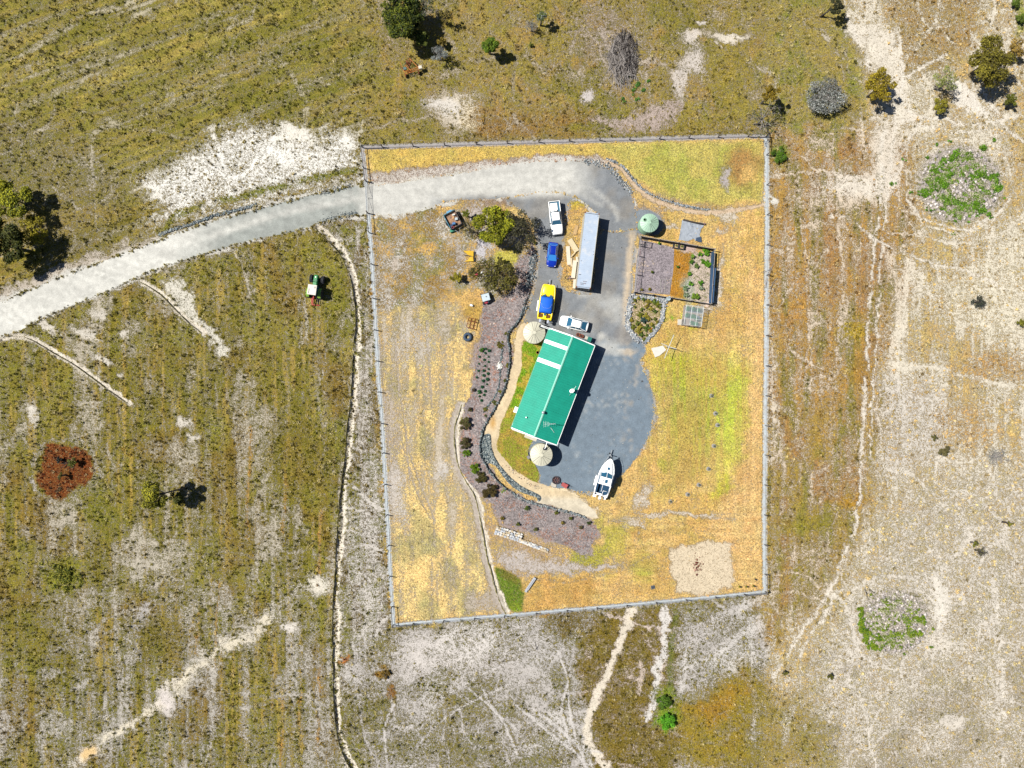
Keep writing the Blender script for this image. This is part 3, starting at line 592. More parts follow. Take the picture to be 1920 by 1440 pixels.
def ground_material():
    m, nt, b = _new('paddock_ground'); N = nt.nodes; L = nt.links
    g = N.new('ShaderNodeNewGeometry')
    av = N.new('ShaderNodeAttribute'); av.attribute_name = 'veg'
    asx = N.new('ShaderNodeAttribute'); asx.attribute_name = 'soil'
    def noise(sc, det=4, ro=.65, dist=0.0):
        n = N.new('ShaderNodeTexNoise'); n.inputs['Scale'].default_value = sc; n.inputs['Detail'].default_value = det
        n.inputs['Roughness'].default_value = ro; n.inputs['Distortion'].default_value = dist
        L.new(g.outputs['Position'], n.inputs['Vector']); return n
    def math_(op, a, b_, clamp=False):
        q = N.new('ShaderNodeMath'); q.operation = op; q.use_clamp = clamp
        for i, v in enumerate((a, b_)):
            if isinstance(v, (int, float)): q.inputs[i].default_value = v
            else: L.new(v, q.inputs[i])
        return q.outputs[0]
    nA = noise(1.9, 5, .78); nB = noise(5.5, 3, .75, .3); nC = noise(.5, 4); nF = noise(9.0, 2, .7)
    s = math_('ADD', math_('MULTIPLY', math_('SUBTRACT', nA.outputs['Fac'], .5), 2.0), math_('MULTIPLY', math_('SUBTRACT', nB.outputs['Fac'], .5), 2.2))
    s = math_('ADD', s, av.outputs['Alpha'])
    mr = N.new('ShaderNodeMapRange'); mr.interpolation_type = 'SMOOTHSTEP'; mr.inputs[1].default_value = .22; mr.inputs[2].default_value = .80
    L.new(s, mr.inputs[0])
    # vegetation colour: dark tussock hearts, straw tips
    n1 = noise(3.6, 4, .8); n2 = noise(8.0, 2, .7)
    k = math_('ADD', math_('MULTIPLY', math_('SUBTRACT', n1.outputs['Fac'], .5), 3.4), math_('MULTIPLY', math_('SUBTRACT', n2.outputs['Fac'], .5), 3.0))
    k = math_('ADD', k, 1.0); k = math_('MAXIMUM', k, .22); k = math_('MINIMUM', k, 2.2)
    vs = N.new('ShaderNodeVectorMath'); vs.operation = 'SCALE'; L.new(av.outputs['Color'], vs.inputs[0]); L.new(k, vs.inputs['Scale'])
    nS = noise(5.0, 4, .75); rs = N.new('ShaderNodeMapRange'); rs.inputs[1].default_value = .52; rs.inputs[2].default_value = .62; rs.inputs[4].default_value = .75
    L.new(nS.outputs['Fac'], rs.inputs[0])
    straw = N.new('ShaderNodeMix'); straw.data_type = 'RGBA'; L.new(rs.outputs[0], straw.inputs['Factor']); L.new(vs.outputs[0], straw.inputs['A'])
    sm = N.new('ShaderNodeMix'); sm.data_type = 'RGBA'; sm.inputs['Factor'].default_value = .55; L.new(vs.outputs[0], sm.inputs['A']); sm.inputs['B'].default_value = C(226, 194, 118) + (1,)
    L.new(sm.outputs['Result'], straw.inputs['B'])
    # soil colour
    ks = math_('ADD', math_('MULTIPLY', math_('SUBTRACT', n1.outputs['Fac'], .5), 1.0), math_('ADD', math_('MULTIPLY', math_('SUBTRACT', nC.outputs['Fac'], .5), .45), 1.0)); ks = math_('ADD', ks, math_('MULTIPLY', math_('SUBTRACT', nF.outputs['Fac'], .5), .9)); ks = math_('MAXIMUM', ks, .4)
    ss = N.new('ShaderNodeVectorMath'); ss.operation = 'SCALE'; L.new(asx.outputs['Color'], ss.inputs[0]); L.new(ks, ss.inputs['Scale'])
    mx = N.new('ShaderNodeMix'); mx.data_type = 'RGBA'; L.new(mr.outputs[0], mx.inputs['Factor']); L.new(ss.outputs[0], mx.inputs['A']); L.new(straw.outputs['Result'], mx.inputs['B'])
    L.new(mx.outputs['Result'], b.inputs['Base Color'])
    b.inputs['Roughness'].default_value = .95; b.inputs['Specular IOR Level'].default_value = .1
    hh = math_('ADD', math_('MULTIPLY', mr.outputs[0], .22), math_('MULTIPLY', n1.outputs['Fac'], math_('ADD', mr.outputs[0], .25)))
    bp = N.new('ShaderNodeBump'); bp.inputs['Strength'].default_value = .9; bp.inputs['Distance'].default_value = .16
    L.new(hh, bp.inputs['Height']); L.new(bp.outputs[0], b.inputs['Normal'])
    return m

ny, nx = X.shape
_V = np.stack([(X - 960) * S, (720 - Y) * S, Z], -1).reshape(-1, 3)
_i = (np.arange(ny - 1)[:, None] * nx + np.arange(nx - 1)[None, :]).ravel()
_F = np.stack([_i, _i + nx, _i + nx + 1, _i + 1], -1)
ground = np_mesh('ground', _V, _F, ground_material(), smooth=True)
tag(ground, kind='structure')
_a = ground.data.color_attributes.new('veg', 'FLOAT_COLOR', 'POINT')
_a.data.foreach_set('color', np.concatenate([VEG, COV[..., None]], -1).astype(np.float32).ravel())
_a = ground.data.color_attributes.new('soil', 'FLOAT_COLOR', 'POINT')
_a.data.foreach_set('color', np.concatenate([SOIL, np.ones(X.shape + (1,), np.float32)], -1).astype(np.float32).ravel())

# ---------------------------------------------------------------- sheets laid on the ground
def ragged(poly, amp=1.2, step=3.0, smooth=True):
    p = smooth_line(poly, step, closed=True) if smooth else poly
    if not smooth:
        q = []
        for (a0, a1), (b0, b1) in zip(p, p[1:] + p[:1]):
            k = max(1, int(math.hypot(b0 - a0, b1 - a1) / step))
            q += [(a0 + (b0 - a0) * j / k, a1 + (b1 - a1) * j / k) for j in range(k)]
        p = q
    pa = np.array(p, dtype=np.float32)
    nx_ = (fbm(pa[:, 0], pa[:, 1], 9, seed=5) - .5) * 2 * amp + (vn(pa[:, 0] * .9, pa[:, 1] * .9, 3) - .5) * amp
    ny_ = (fbm(pa[:, 0], pa[:, 1], 9, seed=8) - .5) * 2 * amp + (vn(pa[:, 0] * .9, pa[:, 1] * .9, 6) - .5) * amp
    return [(float(x), float(y)) for x, y in zip(pa[:, 0] + nx_, pa[:, 1] + ny_)]
def sheet(name, poly, z, mat, amp=1.2, step=3.0, cell=5.0, zfun=None, tone=None, smooth=True, kind='structure', parent=None, skirt=.12):
    b = ragged(poly, amp, step, smooth)
    ba = np.array(b); x0, y0 = ba.min(0); x1, y1 = ba.max(0)
    gx, gy = np.meshgrid(np.arange(x0, x1, cell), np.arange(y0, y1, cell))
    gx = (gx + RS.uniform(-.3, .3, gx.shape) * cell).ravel(); gy = (gy + RS.uniform(-.3, .3, gy.shape) * cell).ravel()
    ok = sd_poly(gx.astype(np.float32), gy.astype(np.float32), b) < -cell * .45
    pts = b + list(zip(gx[ok].tolist(), gy[ok].tolist())); nb = len(b)
    r = delaunay_2d_cdt([Vector(q) for q in pts], [(i, (i + 1) % nb) for i in range(nb)], [], 1, 1e-4)
    vo = np.array([tuple(v) for v in r[0]]); fs = [tuple(f) for f in r[2]]
    zz = np.full(len(vo), z) if zfun is None else zfun(vo[:, 0], vo[:, 1])
    V3 = np.stack([(vo[:, 0] - 960) * S, (720 - vo[:, 1]) * S, zz], -1)
    # boundary skirt so that the sheet is a body, not paper
    cnt = {}
    for f in fs:
        for i in range(len(f)):
            a_, b_ = f[i], f[(i + 1) % len(f)]; cnt[(a_, b_)] = 1
    edges = [(a_, b_) for (a_, b_) in cnt if (b_, a_) not in cnt]
    vs = [tuple(p) for p in V3]; low = {}
    def lowv(i):
        if i not in low:
            low[i] = len(vs); vs.append((vs[i][0], vs[i][1], -skirt))
        return low[i]
    out = []
    for f in fs:
        p0, p1, p2 = (vs[k] for k in f[:3])
        up = (p1[0] - p0[0]) * (p2[1] - p0[1]) - (p1[1] - p0[1]) * (p2[0] - p0[0])
        out.append(f if up > 0 else f[::-1])
    for a_, b_ in edges: out.append((a_, lowv(a_), lowv(b_), b_))
    me = bpy.data.meshes.new(name); me.from_pydata(vs, [], out); me.materials.append(mat); me.update()
    if tone is not None:
        at = me.color_attributes.new('tint', 'FLOAT_COLOR', 'POINT')
        px = np.array([v[0] for v in vs]) / S + 960; py = 720 - np.array([v[1] for v in vs]) / S
        t = tone(px.astype(np.float32), py.astype(np.float32)); c = np.ones((len(vs), 4), np.float32); c[:, :3] = t
        at.data.foreach_set('color', c.ravel())
    o = link_mesh(name, me, parent)
    return tag(o, kind=kind) if kind else o

def chip_material(name, base=None, cols=None, cell=7.0, amp=.5, fine=12.0, fa=.5, bump=.5):
    """gravel or mulch: every chip a shade of its own; base None = the sheet's own 'tint'"""
    m, nt, b = _new(name); N = nt.nodes; L = nt.links
    g = N.new('ShaderNodeNewGeometry')
    vo = N.new('ShaderNodeTexVoronoi'); vo.inputs['Scale'].default_value = cell; L.new(g.outputs['Position'], vo.inputs['Vector'])
    sep = N.new('ShaderNodeSeparateColor'); L.new(vo.outputs['Color'], sep.inputs[0])
    if base is None:
        at = N.new('ShaderNodeAttribute'); at.attribute_name = 'tint'; src = at.outputs['Color']
    else:
        rg = N.new('ShaderNodeRGB'); rg.outputs[0].default_value = tuple(base) + (1,); src = rg.outputs[0]
    if cols:
        for i, (c_, lo) in enumerate(cols):
            n = N.new('ShaderNodeTexNoise'); n.inputs['Scale'].default_value = .35 + .3 * i; n.inputs['Detail'].default_value = 6; n.inputs['Roughness'].default_value = .75
            vm = N.new('ShaderNodeVectorMath'); vm.operation = 'ADD'; vm.inputs[1].default_value = (i * 31.0, 7.0 * i, 0); L.new(g.outputs['Position'], vm.inputs[0]); L.new(vm.outputs[0], n.inputs['Vector'])
            ad = N.new('ShaderNodeMath'); ad.operation = 'MULTIPLY_ADD'; L.new(sep.outputs[1], ad.inputs[0]); ad.inputs[1].default_value = .35; L.new(n.outputs['Fac'], ad.inputs[2])
            r = N.new('ShaderNodeMapRange'); r.inputs[1].default_value = lo; r.inputs[2].default_value = lo + .12; L.new(ad.outputs[0], r.inputs[0])
            mx = N.new('ShaderNodeMix'); mx.data_type = 'RGBA'; L.new(r.outputs[0], mx.inputs['Factor']); L.new(src, mx.inputs['A']); mx.inputs['B'].default_value = tuple(c_) + (1,); src = mx.outputs['Result']
    n2 = N.new('ShaderNodeTexNoise'); n2.inputs['Scale'].default_value = fine; n2.inputs['Detail'].default_value = 4; n2.inputs['Roughness'].default_value = .8; L.new(g.outputs['Position'], n2.inputs['Vector'])
    n3 = N.new('ShaderNodeTexNoise'); n3.inputs['Scale'].default_value = .8; n3.inputs['Detail'].default_value = 5; L.new(g.outputs['Position'], n3.inputs['Vector'])
    def ma(a_, k_, c_):
        q = N.new('ShaderNodeMath'); q.operation = 'MULTIPLY_ADD'; L.new(a_, q.inputs[0]); q.inputs[1].default_value = k_
        if isinstance(c_, float): q.inputs[2].default_value = c_
        else: L.new(c_, q.inputs[2])
        return q.outputs[0]
    k = ma(sep.outputs[0], amp, 1 - amp / 2); k = ma(n2.outputs['Fac'], fa * 2, k); k = ma(n3.outputs['Fac'], .5, k)
    q = N.new('ShaderNodeMath'); q.operation = 'SUBTRACT'; L.new(k, q.inputs[0]); q.inputs[1].default_value = fa + .25
    vs = N.new('ShaderNodeVectorMath'); vs.operation = 'SCALE'; L.new(src, vs.inputs[0]); L.new(q.outputs[0], vs.inputs['Scale'])
    L.new(vs.outputs[0], b.inputs['Base Color']); b.inputs['Roughness'].default_value = .92; b.inputs['Specular IOR Level'].default_value = .15
    bp = N.new('ShaderNodeBump'); bp.inputs['Strength'].default_value = bump; bp.inputs['Distance'].default_value = .06
    L.new(vo.outputs['Distance'], bp.inputs['Height']); L.new(bp.outputs[0], b.inputs['Normal'])
    return m

def gravel_tone(px, py):
    """pale dust worn over blue-grey gravel"""
    n = fbm(px, py, 40, seed=2); n2 = fbm(px, py, 10, seed=5)
    t = np.full(px.shape, 0.0, np.float32)
    LIGHT = smooth_line([(-90,632),(0,600),(150,540),(300,485),(380,458)], 10)
    t = np.maximum(t, sstep(460, 300, px + (n - .5) * 120))
    t = np.maximum(t, sstep(660, 700, px) * sstep(1140, 1060, px) * sstep(378, 362, py + (n - .5) * 20))
    t = np.maximum(t, sstep(660, 690, px) * sstep(840, 800, px) * (py < 420))
    t = np.maximum(t, .75 * sstep(9, 2, d_line(px, py, smooth_line([(300,478),(380,448),(450,425),(520,403),(600,386),(680,372)], 8)) + (n2 - .5) * 8))
    t = np.maximum(t, .45 * sstep(10, 3, d_line(px, py, smooth_line([(340,452),(450,415),(560,385),(660,362)], 8)) + (n2 - .5) * 8))
    # wheel tracks round the bend and dust by the container
    t = np.maximum(t, .55 * sstep(8, 1, d_line(px, py, smooth_line([(1090,345),(1125,365),(1148,385),(1160,410)], 6)) + (n2 - .5) * 6))
    t = np.maximum(t, .45 * sstep(9, 1, d_line(px, py, smooth_line([(1060,350),(1100,370),(1125,385)], 6)) + (n2 - .5) * 6))
    t = np.maximum(t, .8 * sstep(9, 1, d_line(px, py, smooth_line([(1186,440),(1180,490),(1176,540),(1172,590),(1165,640)], 6)) + (n2 - .5) * 8))
    for cx, cy, rx, ry, v in ((1152,580,22,30,.55),(1140,650,20,14,.95),(1128,635,8,12,.8),(1165,660,26,8,.9),(1120,565,20,20,.35),(1095,550,16,7,.6),(1100,600,20,30,.25)):
        t = np.maximum(t, v * sstep(1.3, .5, np.sqrt(((px - cx) / rx) ** 2 + ((py - cy) / ry) ** 2) + (n2 - .5) * 1.2))
    t = np.clip(t + (n - .5) * .22 * (t > .05) + (n2 - .5) * .25 * sstep(660, 600, py), 0, 1)[:, None]
    dark = np.where((py > 640)[:, None], A(130, 145, 158), np.where((px < 700)[:, None], A(168, 172, 166), A(142, 146, 150)))
    brown = sstep(.45, .65, fbm(px, py, 30, seed=9))[:, None] * ((py < 640) & (px > 700))[:, None] * .5
    dark = dark * (1 - brown) + A(150, 142, 130) * brown
    ring = sstep(24, 16, np.hypot(px - 1172, py - 628))[:, None] * .7; dark = dark * (1 - ring) + A(148, 144, 140) * ring; t = t * (1 - ring)
    light = np.where((px < 500)[:, None], A(228, 226, 217), A(216, 214, 206))
    warm = sstep(1160, 1175, px)[:, None]; light = light * (1 - warm) + A(228, 206, 174) * warm
    ruts = fbm(px * .94 + py * .34, py * .94 - px * .34, 90, 3.2, seed=6, octv=3)[:, None]; k_ = 1 + (ruts - .5) * .55 * (px < 700)[:, None] + (fbm(px, py, 120, 3.5, seed=4, octv=3)[:, None] - .5) * .4 * ((px > 690) & (px < 1080) & (py < 400))[:, None] + (fbm(px, py, 4, seed=1, octv=2)[:, None] - .5) * .22
    t = t * (1 - .35 * (py > 640)[:, None] * (px > 1000)[:, None]) ; scuff = sstep(.56, .72, fbm(px * .8 + py * .6, py * .8 - px * .6, 3, 10, seed=7))[:, None] * (py > 640)[:, None] * sstep(.4, .6, n)[:, None] * .30; t = np.clip(t + scuff, 0, 1)
    return (dark * (1 - t) + light * t) * k_

GRAVEL = chip_material('road_gravel', None, None, cell=9, amp=.22, fine=10, fa=.32, bump=.25)
sheet('driveway', DRIVE, .014, GRAVEL, amp=1.6, cell=6, tone=gravel_tone)
sheet('gravel_yard', YARD, .018, GRAVEL, amp=1.2, cell=6, tone=gravel_tone)
def path_tone(px, py):
    n = fbm(px, py, 14, seed=4)[:, None]; t = np.clip((sstep(8, 1, np.hypot((px - 924) / 1.1, (py - 792) / 2.6)) * .9), 0, 1)[:, None]
    e = sstep(940, 1020, px)[:, None] * sstep(925, 940, py)[:, None]
    c = A(230, 208, 170) * (1 - t) + A(210, 164, 92) * t; c = c * (1 - e) + A(222, 210, 186) * e
    return c * (1 + (n - .5) * .5)
sheet('sand_path', PATH, .010, chip_material('path_sand', None, None, cell=5, amp=.2, fine=7, fa=.25, bump=.3), amp=2.0, step=2.5, cell=4, tone=path_tone)
def edge_up(px, py):
    # the bed is built up behind its dry-stone edge and runs out level to the west
    d = d_line(px.astype(np.float32), py.astype(np.float32), BEDWALL)
    return .022 + .34 * sstep(34, 3, d) + (fbm(px, py, 8, seed=3) - .5) * .05
BEDWALL = smooth_line([(986,560),(974,598),(960,615),(952,630),(955,655),(955,680),(948,720),(940,740),(927,766),(909,797),(901,825),(901,850),(911,873),(929,898),(950,918)], 4)
MULCH = chip_material('bark_mulch', C(156, 146, 144), [(C(168,124,104), .74), (C(110,104,112), .82), (C(214,202,190), .86)], cell=6, amp=.85, fine=9, fa=.7, bump=1.0)
sheet('mulch_bed', BED_W, .022, MULCH, amp=.7, step=2.5, cell=4, zfun=edge_up)
sheet('stone_swale', SWALE, .016, chip_material('crushed_stone', C(116, 128, 132), [(C(170,180,178), .80)], cell=4.5, amp=1.1, fine=7, fa=.9, bump=1.0), amp=.5, step=2.5, cell=4)
sheet('garden_gravel', [(1200,449),(1264,464),(1263,500),(1256,553),(1189,547),(1192,500)], .016, chip_material('garden_chips', C(158, 148, 152), [(C(200,180,160), .82)], cell=6, amp=.8, fine=9, fa=.7, bump=.8), amp=.4, smooth=False)

# low turf-coloured banks added west of the drains, shaped to cast their dark line
def bank(name, line, h, w, seed):
    rs = np.random.RandomState(seed); l = smooth_line(line, 2.5); V = []; n = len(l)
    hh = h * (.1 + 1.3 * fbm(np.arange(n) * 1.0, np.zeros(n), 9, seed=seed)); off = (fbm(np.arange(n) * 1.0, np.ones(n) * 7, 8, seed=seed + 2) - .5) * 3.0
    rings = []
    for k, (px, py) in enumerate(l):
        x, y = P(px - 1.2 + off[k], py); e = min(1, k / 6, (n - 1 - k) / 6); a = hh[k] * e + .02; q = w * (.7 + .6 * rs.rand())
        rings.append([(x - q, y, -.3), (x - q, y, .0 + .02 * rs.rand()), (x - q * .45, y, a * .75), (x - .04, y, a * (.85 + .3 * rs.rand())), (x + .05 * rs.rand(), y, a * .55), (x + .02, y, -.75)])
    return tag(MB().loft(rings).build(name, plain('shadow_bank_turf', C(128, 120, 60), .95, var=.5, scale=2.5, dirt=(C(216, 204, 184), .50, 1.2)), None), kind='structure')
bank('shadow_bank', DITCH, .22, .14, 1); bank('shadow_bank', RUT_A, .14, .16, 2); bank('shadow_bank', RUT_B, .14, .16, 3); bank('shadow_bank', TRENCH, .08, .14, 4)
# ================================================================ BUILT THINGS
PAINT_W = plain('white_paint', (.80, .80, .78), .35, var=.05, scale=1.2, coat=.4)
ALU = plain('galvanised', C(206, 212, 216), .45, .4, var=.12, scale=4)
DARKST = plain('dark_steel', (.03, .032, .035), .55, .3)
RUBBER = plain('rubber', (.018, .02, .024), .8, var=.25, scale=9)
GLASS = glass('tinted_glass', (.018, .085, .15))
RUST = plain('rust', C(150, 84, 44), .85, var=.4, scale=5, bump=.3, dirt=((.05, .025, .02), .55, 3))
ORANGE = plain('orange_rust_paint', C(206, 128, 48), .7, var=.3, scale=5, dirt=(C(120, 66, 40), .52, 3))
RED = plain('red_paint', C(216, 60, 50), .5, var=.15)
YEL = plain('yellow_gelcoat', (.80, .56, .01), .3, var=.06, coat=.4)
POSTW = plain('weathered_post', C(120, 112, 104), .9, var=.3, scale=6, bump=.3)
WOOD = plain('pale_timber', C(232, 214, 176), .85, var=.14, scale=5, dirt=(C(190, 168, 130), .58, 2))

# ---------------------------------------------------------------- perimeter fence
def along(line, t):
    d = 0
    for (x0, y0), (x1, y1) in zip(line[:-1], line[1:]):
        l = math.hypot(x1 - x0, y1 - y0)
        if d + l >= t: k = (t - d) / l; return (x0 + (x1 - x0) * k, y0 + (y1 - y0) * k)
        d += l
    return line[-1]
def fence(name, label, line, posts, braces, group='farm fence sides round the house block', wires=True):
    ox, oy = P(*line[0]); root = empty(name, (ox, oy, 0), label=label, cat='fence', group=group)
    def L(px, py): x, y = P(px, py); return (x - ox, y - oy)
    pm = None
    for px, py in posts:
        x, y = L(px, py)
        if pm is None:
            m = MB(); m.tube([(0, 0, -.1), (0, 0, 1.30), (0, 0, 1.34)], [.085, .08, .05], 8); pm = m.build('post', POSTW, root); o = pm
        else:
            o = pm.copy(); COL.objects.link(o); o.parent = root
        o.location = (x, y, 0); o.rotation_euler = (0, 0, random.random() * 3)
    for (a, b, kind) in braces:
        m = MB(); xa, ya = L(*a); xb, yb = L(*b)
        m.tube([(xa, ya, 1.12), (xb, yb, 1.12)], .055, 7); m.build('brace_rail', POSTW, root)
    for h in (.25, .55, .85, 1.18):
        m = MB(); m.tube([(*L(*p), h) for p in line], .010, 4); m.build('wire', ALU, root)
    m = MB()
    pts = smooth_line(line, 12)
    m_ = []
    for p, q in zip(pts[:-1], pts[1:]):
        dx, dy = q[0] - p[0], q[1] - p[1]; l = math.hypot(dx, dy); nx_, ny_ = -dy / l, dx / l
        m_.append((p[0] + nx_ * 2.0, p[1] + ny_ * 2.0, p[0] - nx_ * 2.0, p[1] - ny_ * 2.0))
    m_.append((pts[-1][0] + nx_ * 2.0, pts[-1][1] + ny_ * 2.0, pts[-1][0] - nx_ * 2.0, pts[-1][1] - ny_ * 2.0))
    rings = []
    for a0, a1, b0, b1 in m_:
        A_, B_ = L(a0, a1), L(b0, b1); z = .034 + random.uniform(0, .02)
        rings.append([(A_[0], A_[1], z), (B_[0], B_[1], z), (B_[0], B_[1], z - .03), (A_[0], A_[1], z - .03)])
    m.loft(rings).build('mesh_skirt', SKIRT_N if 'north' in label else SKIRT, root)
    return root
SKIRT = plain('netting_skirt', C(208, 216, 220), .7, .1, var=.2, scale=2.5, dirt=(C(196, 184, 170), .53, 2.0))
SKIRT_N = plain('weathered_skirt', C(178, 172, 172), .8, .05, var=.25, scale=2.5, dirt=(C(200, 188, 172), .52, 1.6))
NP = [(680,277),(717,276),(775,274.5),(834,272.5),(893,270.5),(951,268.5),(1010,266.5),(1067,264.5),(1124,263),(1180,262),(1236,260.5),(1291,259),(1346,257.5),(1402,256.3),(1436,256)]
fence('boundary_fence', 'grey post and wire fence along the north edge above the curving drive', N_FENCE, NP, [(NP[0], NP[1], 0), (NP[-2], NP[-1], 0)])
def on_y(line, y):
    for (x0, y0), (x1, y1) in zip(line[:-1], line[1:]):
        if min(y0, y1) <= y <= max(y0, y1) and y0 != y1: return (x0 + (x1 - x0) * (y - y0) / (y1 - y0), y)
    return line[-1]
WP = [on_y(W_FENCE, y) for y in (400, 437, 496, 560, 619, 677, 735, 794, 849, 908, 965, 1022, 1080, 1137, 1171)]
fence('boundary_fence', 'white skirted post and wire fence down the west side, from the gate southwards', [W_FENCE[2]] + W_FENCE[3:], WP, [(WP[0], WP[1], 0), (WP[-2], WP[-1], 0)])
WN = [on_y(W_FENCE, y) for y in (279, 316, 340)]
fence('boundary_fence', 'short railed fence between the north-west corner and the drive gate', W_FENCE[:2], WN[1:], [(WN[0], WN[1], 0), (WN[1], WN[2], 0)])
EP = [on_y(E_FENCE, y) for y in (291, 347, 403, 459.5, 516, 572, 629, 686, 742, 798, 853, 909, 965, 1021, 1076, 1109)]
fence('boundary_fence', 'pale skirted post and wire fence down the long straight east side of the lawn', E_FENCE, EP, [(on_y(E_FENCE, 258), EP[0], 0), (EP[-2], EP[-1], 0)])
def on_x(line, x):
    for (x0, y0), (x1, y1) in zip(line[:-1], line[1:]):
        if x0 <= x <= x1: return (x, y0 + (y1 - y0) * (x - x0) / (x1 - x0))
    return line[-1]
SP = [on_x(S_FENCE, x) for x in (775, 832, 890, 946, 1005, 1063, 1119, 1175, 1230, 1286, 1341, 1395)]
fence('boundary_fence', 'blue-grey skirted post and wire fence along the south edge below the sand pad', S_FENCE, SP, [(S_FENCE[0], SP[0], 0), (SP[-1], S_FENCE[-1], 0)])
# the gate across the drive
g0 = P(687, 342); g1 = P(690, 399); gl = math.hypot(g1[0] - g0[0], g1[1] - g0[1]); ga = math.atan2(g1[1] - g0[1], g1[0] - g0[0])
gr = empty('farm_gate', (g0[0], g0[1], 0), ga, 'pale metal tube gate shut across the chalky drive between two posts', 'gate')
m = MB(); m.tube([(0, 0, .2), (gl, 0, .2), (gl, 0, 1.2), (0, 0, 1.2), (0, 0, .2)], .028, 6); m.tube([(gl / 2, 0, .2), (gl / 2, 0, 1.2)], .022, 6); m.build('gate_frame', ALU, gr)
for h in (.45, .7, .95):
    m = MB(); m.tube([(0, 0, h), (gl, 0, h)], .016, 5); m.build('rail', ALU, gr)
for a, b in (((0, .2), (gl / 2, 1.2)), ((gl / 2, .2), (gl, 1.2))):
    m = MB(); m.tube([(a[0], .03, a[1]), (b[0], .03, b[1])], .02, 5); m.build('diagonal_brace', ALU, gr)
for x in (-.1, gl + .1):
    m = MB(); m.tube([(x, 0, -.1), (x, 0, 1.5)], .10, 9); m.build('gate_post', POSTW, gr)

# ---------------------------------------------------------------- the house
def roofmat(name, c):
    return plain(name, c, .62, 0, var=.10, scale=.9, spec=.25, dirt=(tuple(v * .92 for v in c), .6, .7))
EAVE, RIDGE = 2.75, 3.95
nw = Vector((*P(1030, 615.6, EAVE), EAVE)); sw = Vector((*P(958.7, 802, EAVE), EAVE)); ne = Vector((*P(1115.3, 647, EAVE), EAVE))
hx = (nw - sw); HL = hx.length; ux = hx.normalized(); uy = Vector((ux.y, -ux.x, 0)); HW = (ne - nw).dot(uy)
HB = math.atan2(ux.y, ux.x)
base = sw + uy * HW / 2; base.z = 0
house = empty('house', base, HB, 'long green metal-roofed house on the blue-grey gravel, white trim and two pale roof strips', 'house')
# local: +x to the north end, +y to the west (sunlit) side
WG = roofmat('green_roof', C(32, 180, 152))
WALLM = plain('cream_cladding', C(214, 206, 186), .8, var=.06)
hw = HW / 2
m = MB(); wi = .45
prof = [(-hw + wi, 0), (-hw + wi, EAVE - .1), (0, RIDGE - .25), (hw - wi, EAVE - .1), (hw - wi, 0)]
m.loft([[(x, y, z) for y, z in prof] for x in (.25, HL - .25)]); m.build('wall', WALLM, house)
def roof_slope(sgn, x0, x1, name, mat, lift=0.0, pitch=.38):
    rise = RIDGE - EAVE; rings = []; n = max(1, round((x1 - x0) / pitch)); p = (x1 - x0) / n
    xs = []
    for i in range(n):
        a = x0 + i * p; xs += [(a, 0), (a + p * .40, 0), (a + p * .50, .035), (a + p * .80, .035), (a + p * .90, 0)]
    xs.append((x1, 0)); m = MB()
    top = [(x, sgn * .12, RIDGE - rise * .12 / hw + h + lift) for x, h in xs]; bot = [(x, sgn * hw, EAVE + h + lift) for x, h in xs]
    k = len(xs); vs = top + bot + [(a, b, c - .03) for a, b, c in top] + [(a, b, c - .03) for a, b, c in bot]; fs = []
    for i in range(k - 1):
        f = (i, i + 1, k + i + 1, k + i); f2 = (2 * k + i, 3 * k + i, 3 * k + i + 1, 2 * k + i + 1)
        fs.append(f if sgn < 0 else f[::-1]); fs.append(f2 if sgn < 0 else f2[::-1]); fs.append((k + i, k + i + 1, 3 * k + i + 1, 3 * k + i))
    return m.add(vs, fs).build(name, mat, house)
mid_ = HL
strips = [(HL - 27.5 * S, HL - 20.8 * S), (HL - 64 * S, HL - 56.5 * S)]
PALE = plain('translucent_sheet', (.80, .79, .76), .35, var=.04, scale=1)
edges_ = [HL] + [v for s_ in strips for v in (s_[1], s_[0])] + [0.0]
for i in range(0, len(edges_), 2):
    # the lit slope is laid in bays of sheets between the pale strips
    a, b = edges_[i + 1], edges_[i]; nb_ = max(1, round((b - a) / 2.4))
    for j in range(nb_):
        roof_slope(1, a + (b - a) * j / nb_, a + (b - a) * (j + 1) / nb_ - (.006 if j < nb_ - 1 else 0), 'roof_panel', WG)
for s_ in strips: o = roof_slope(1, s_[0] + .004, s_[1] - .004, 'skylight_strip', PALE, .004); o['label'] = 'pale translucent strip across the green slope'
nb_ = 7
for j in range(nb_): roof_slope(-1, HL * j / nb_, HL * (j + 1) / nb_ - .006, 'roof_panel', WG)
m = MB(); RC = plain('ridge_cap', C(150, 232, 206), .5, var=.04)
for sg in (1, -1): m.slab([(0, 0, RIDGE + .05), (HL, 0, RIDGE + .05), (HL, sg * .15, RIDGE + .02), (0, sg * .15, RIDGE + .02)][::-1 if sg < 0 else 1], .012)
m.tube([(0, 0, RIDGE + .05), (HL, 0, RIDGE + .05)], .05, 8); m.build('ridge_cap', RC, house)
for sg in (1, -1):
    m = MB(); m.box(HL / 2, sg * (hw + .06), EAVE - .03, HL + .1, .07, .10); m.build('gutter', PAINT_W if sg < 0 else plain('pale_gutter', C(130, 220, 196), .4), house)
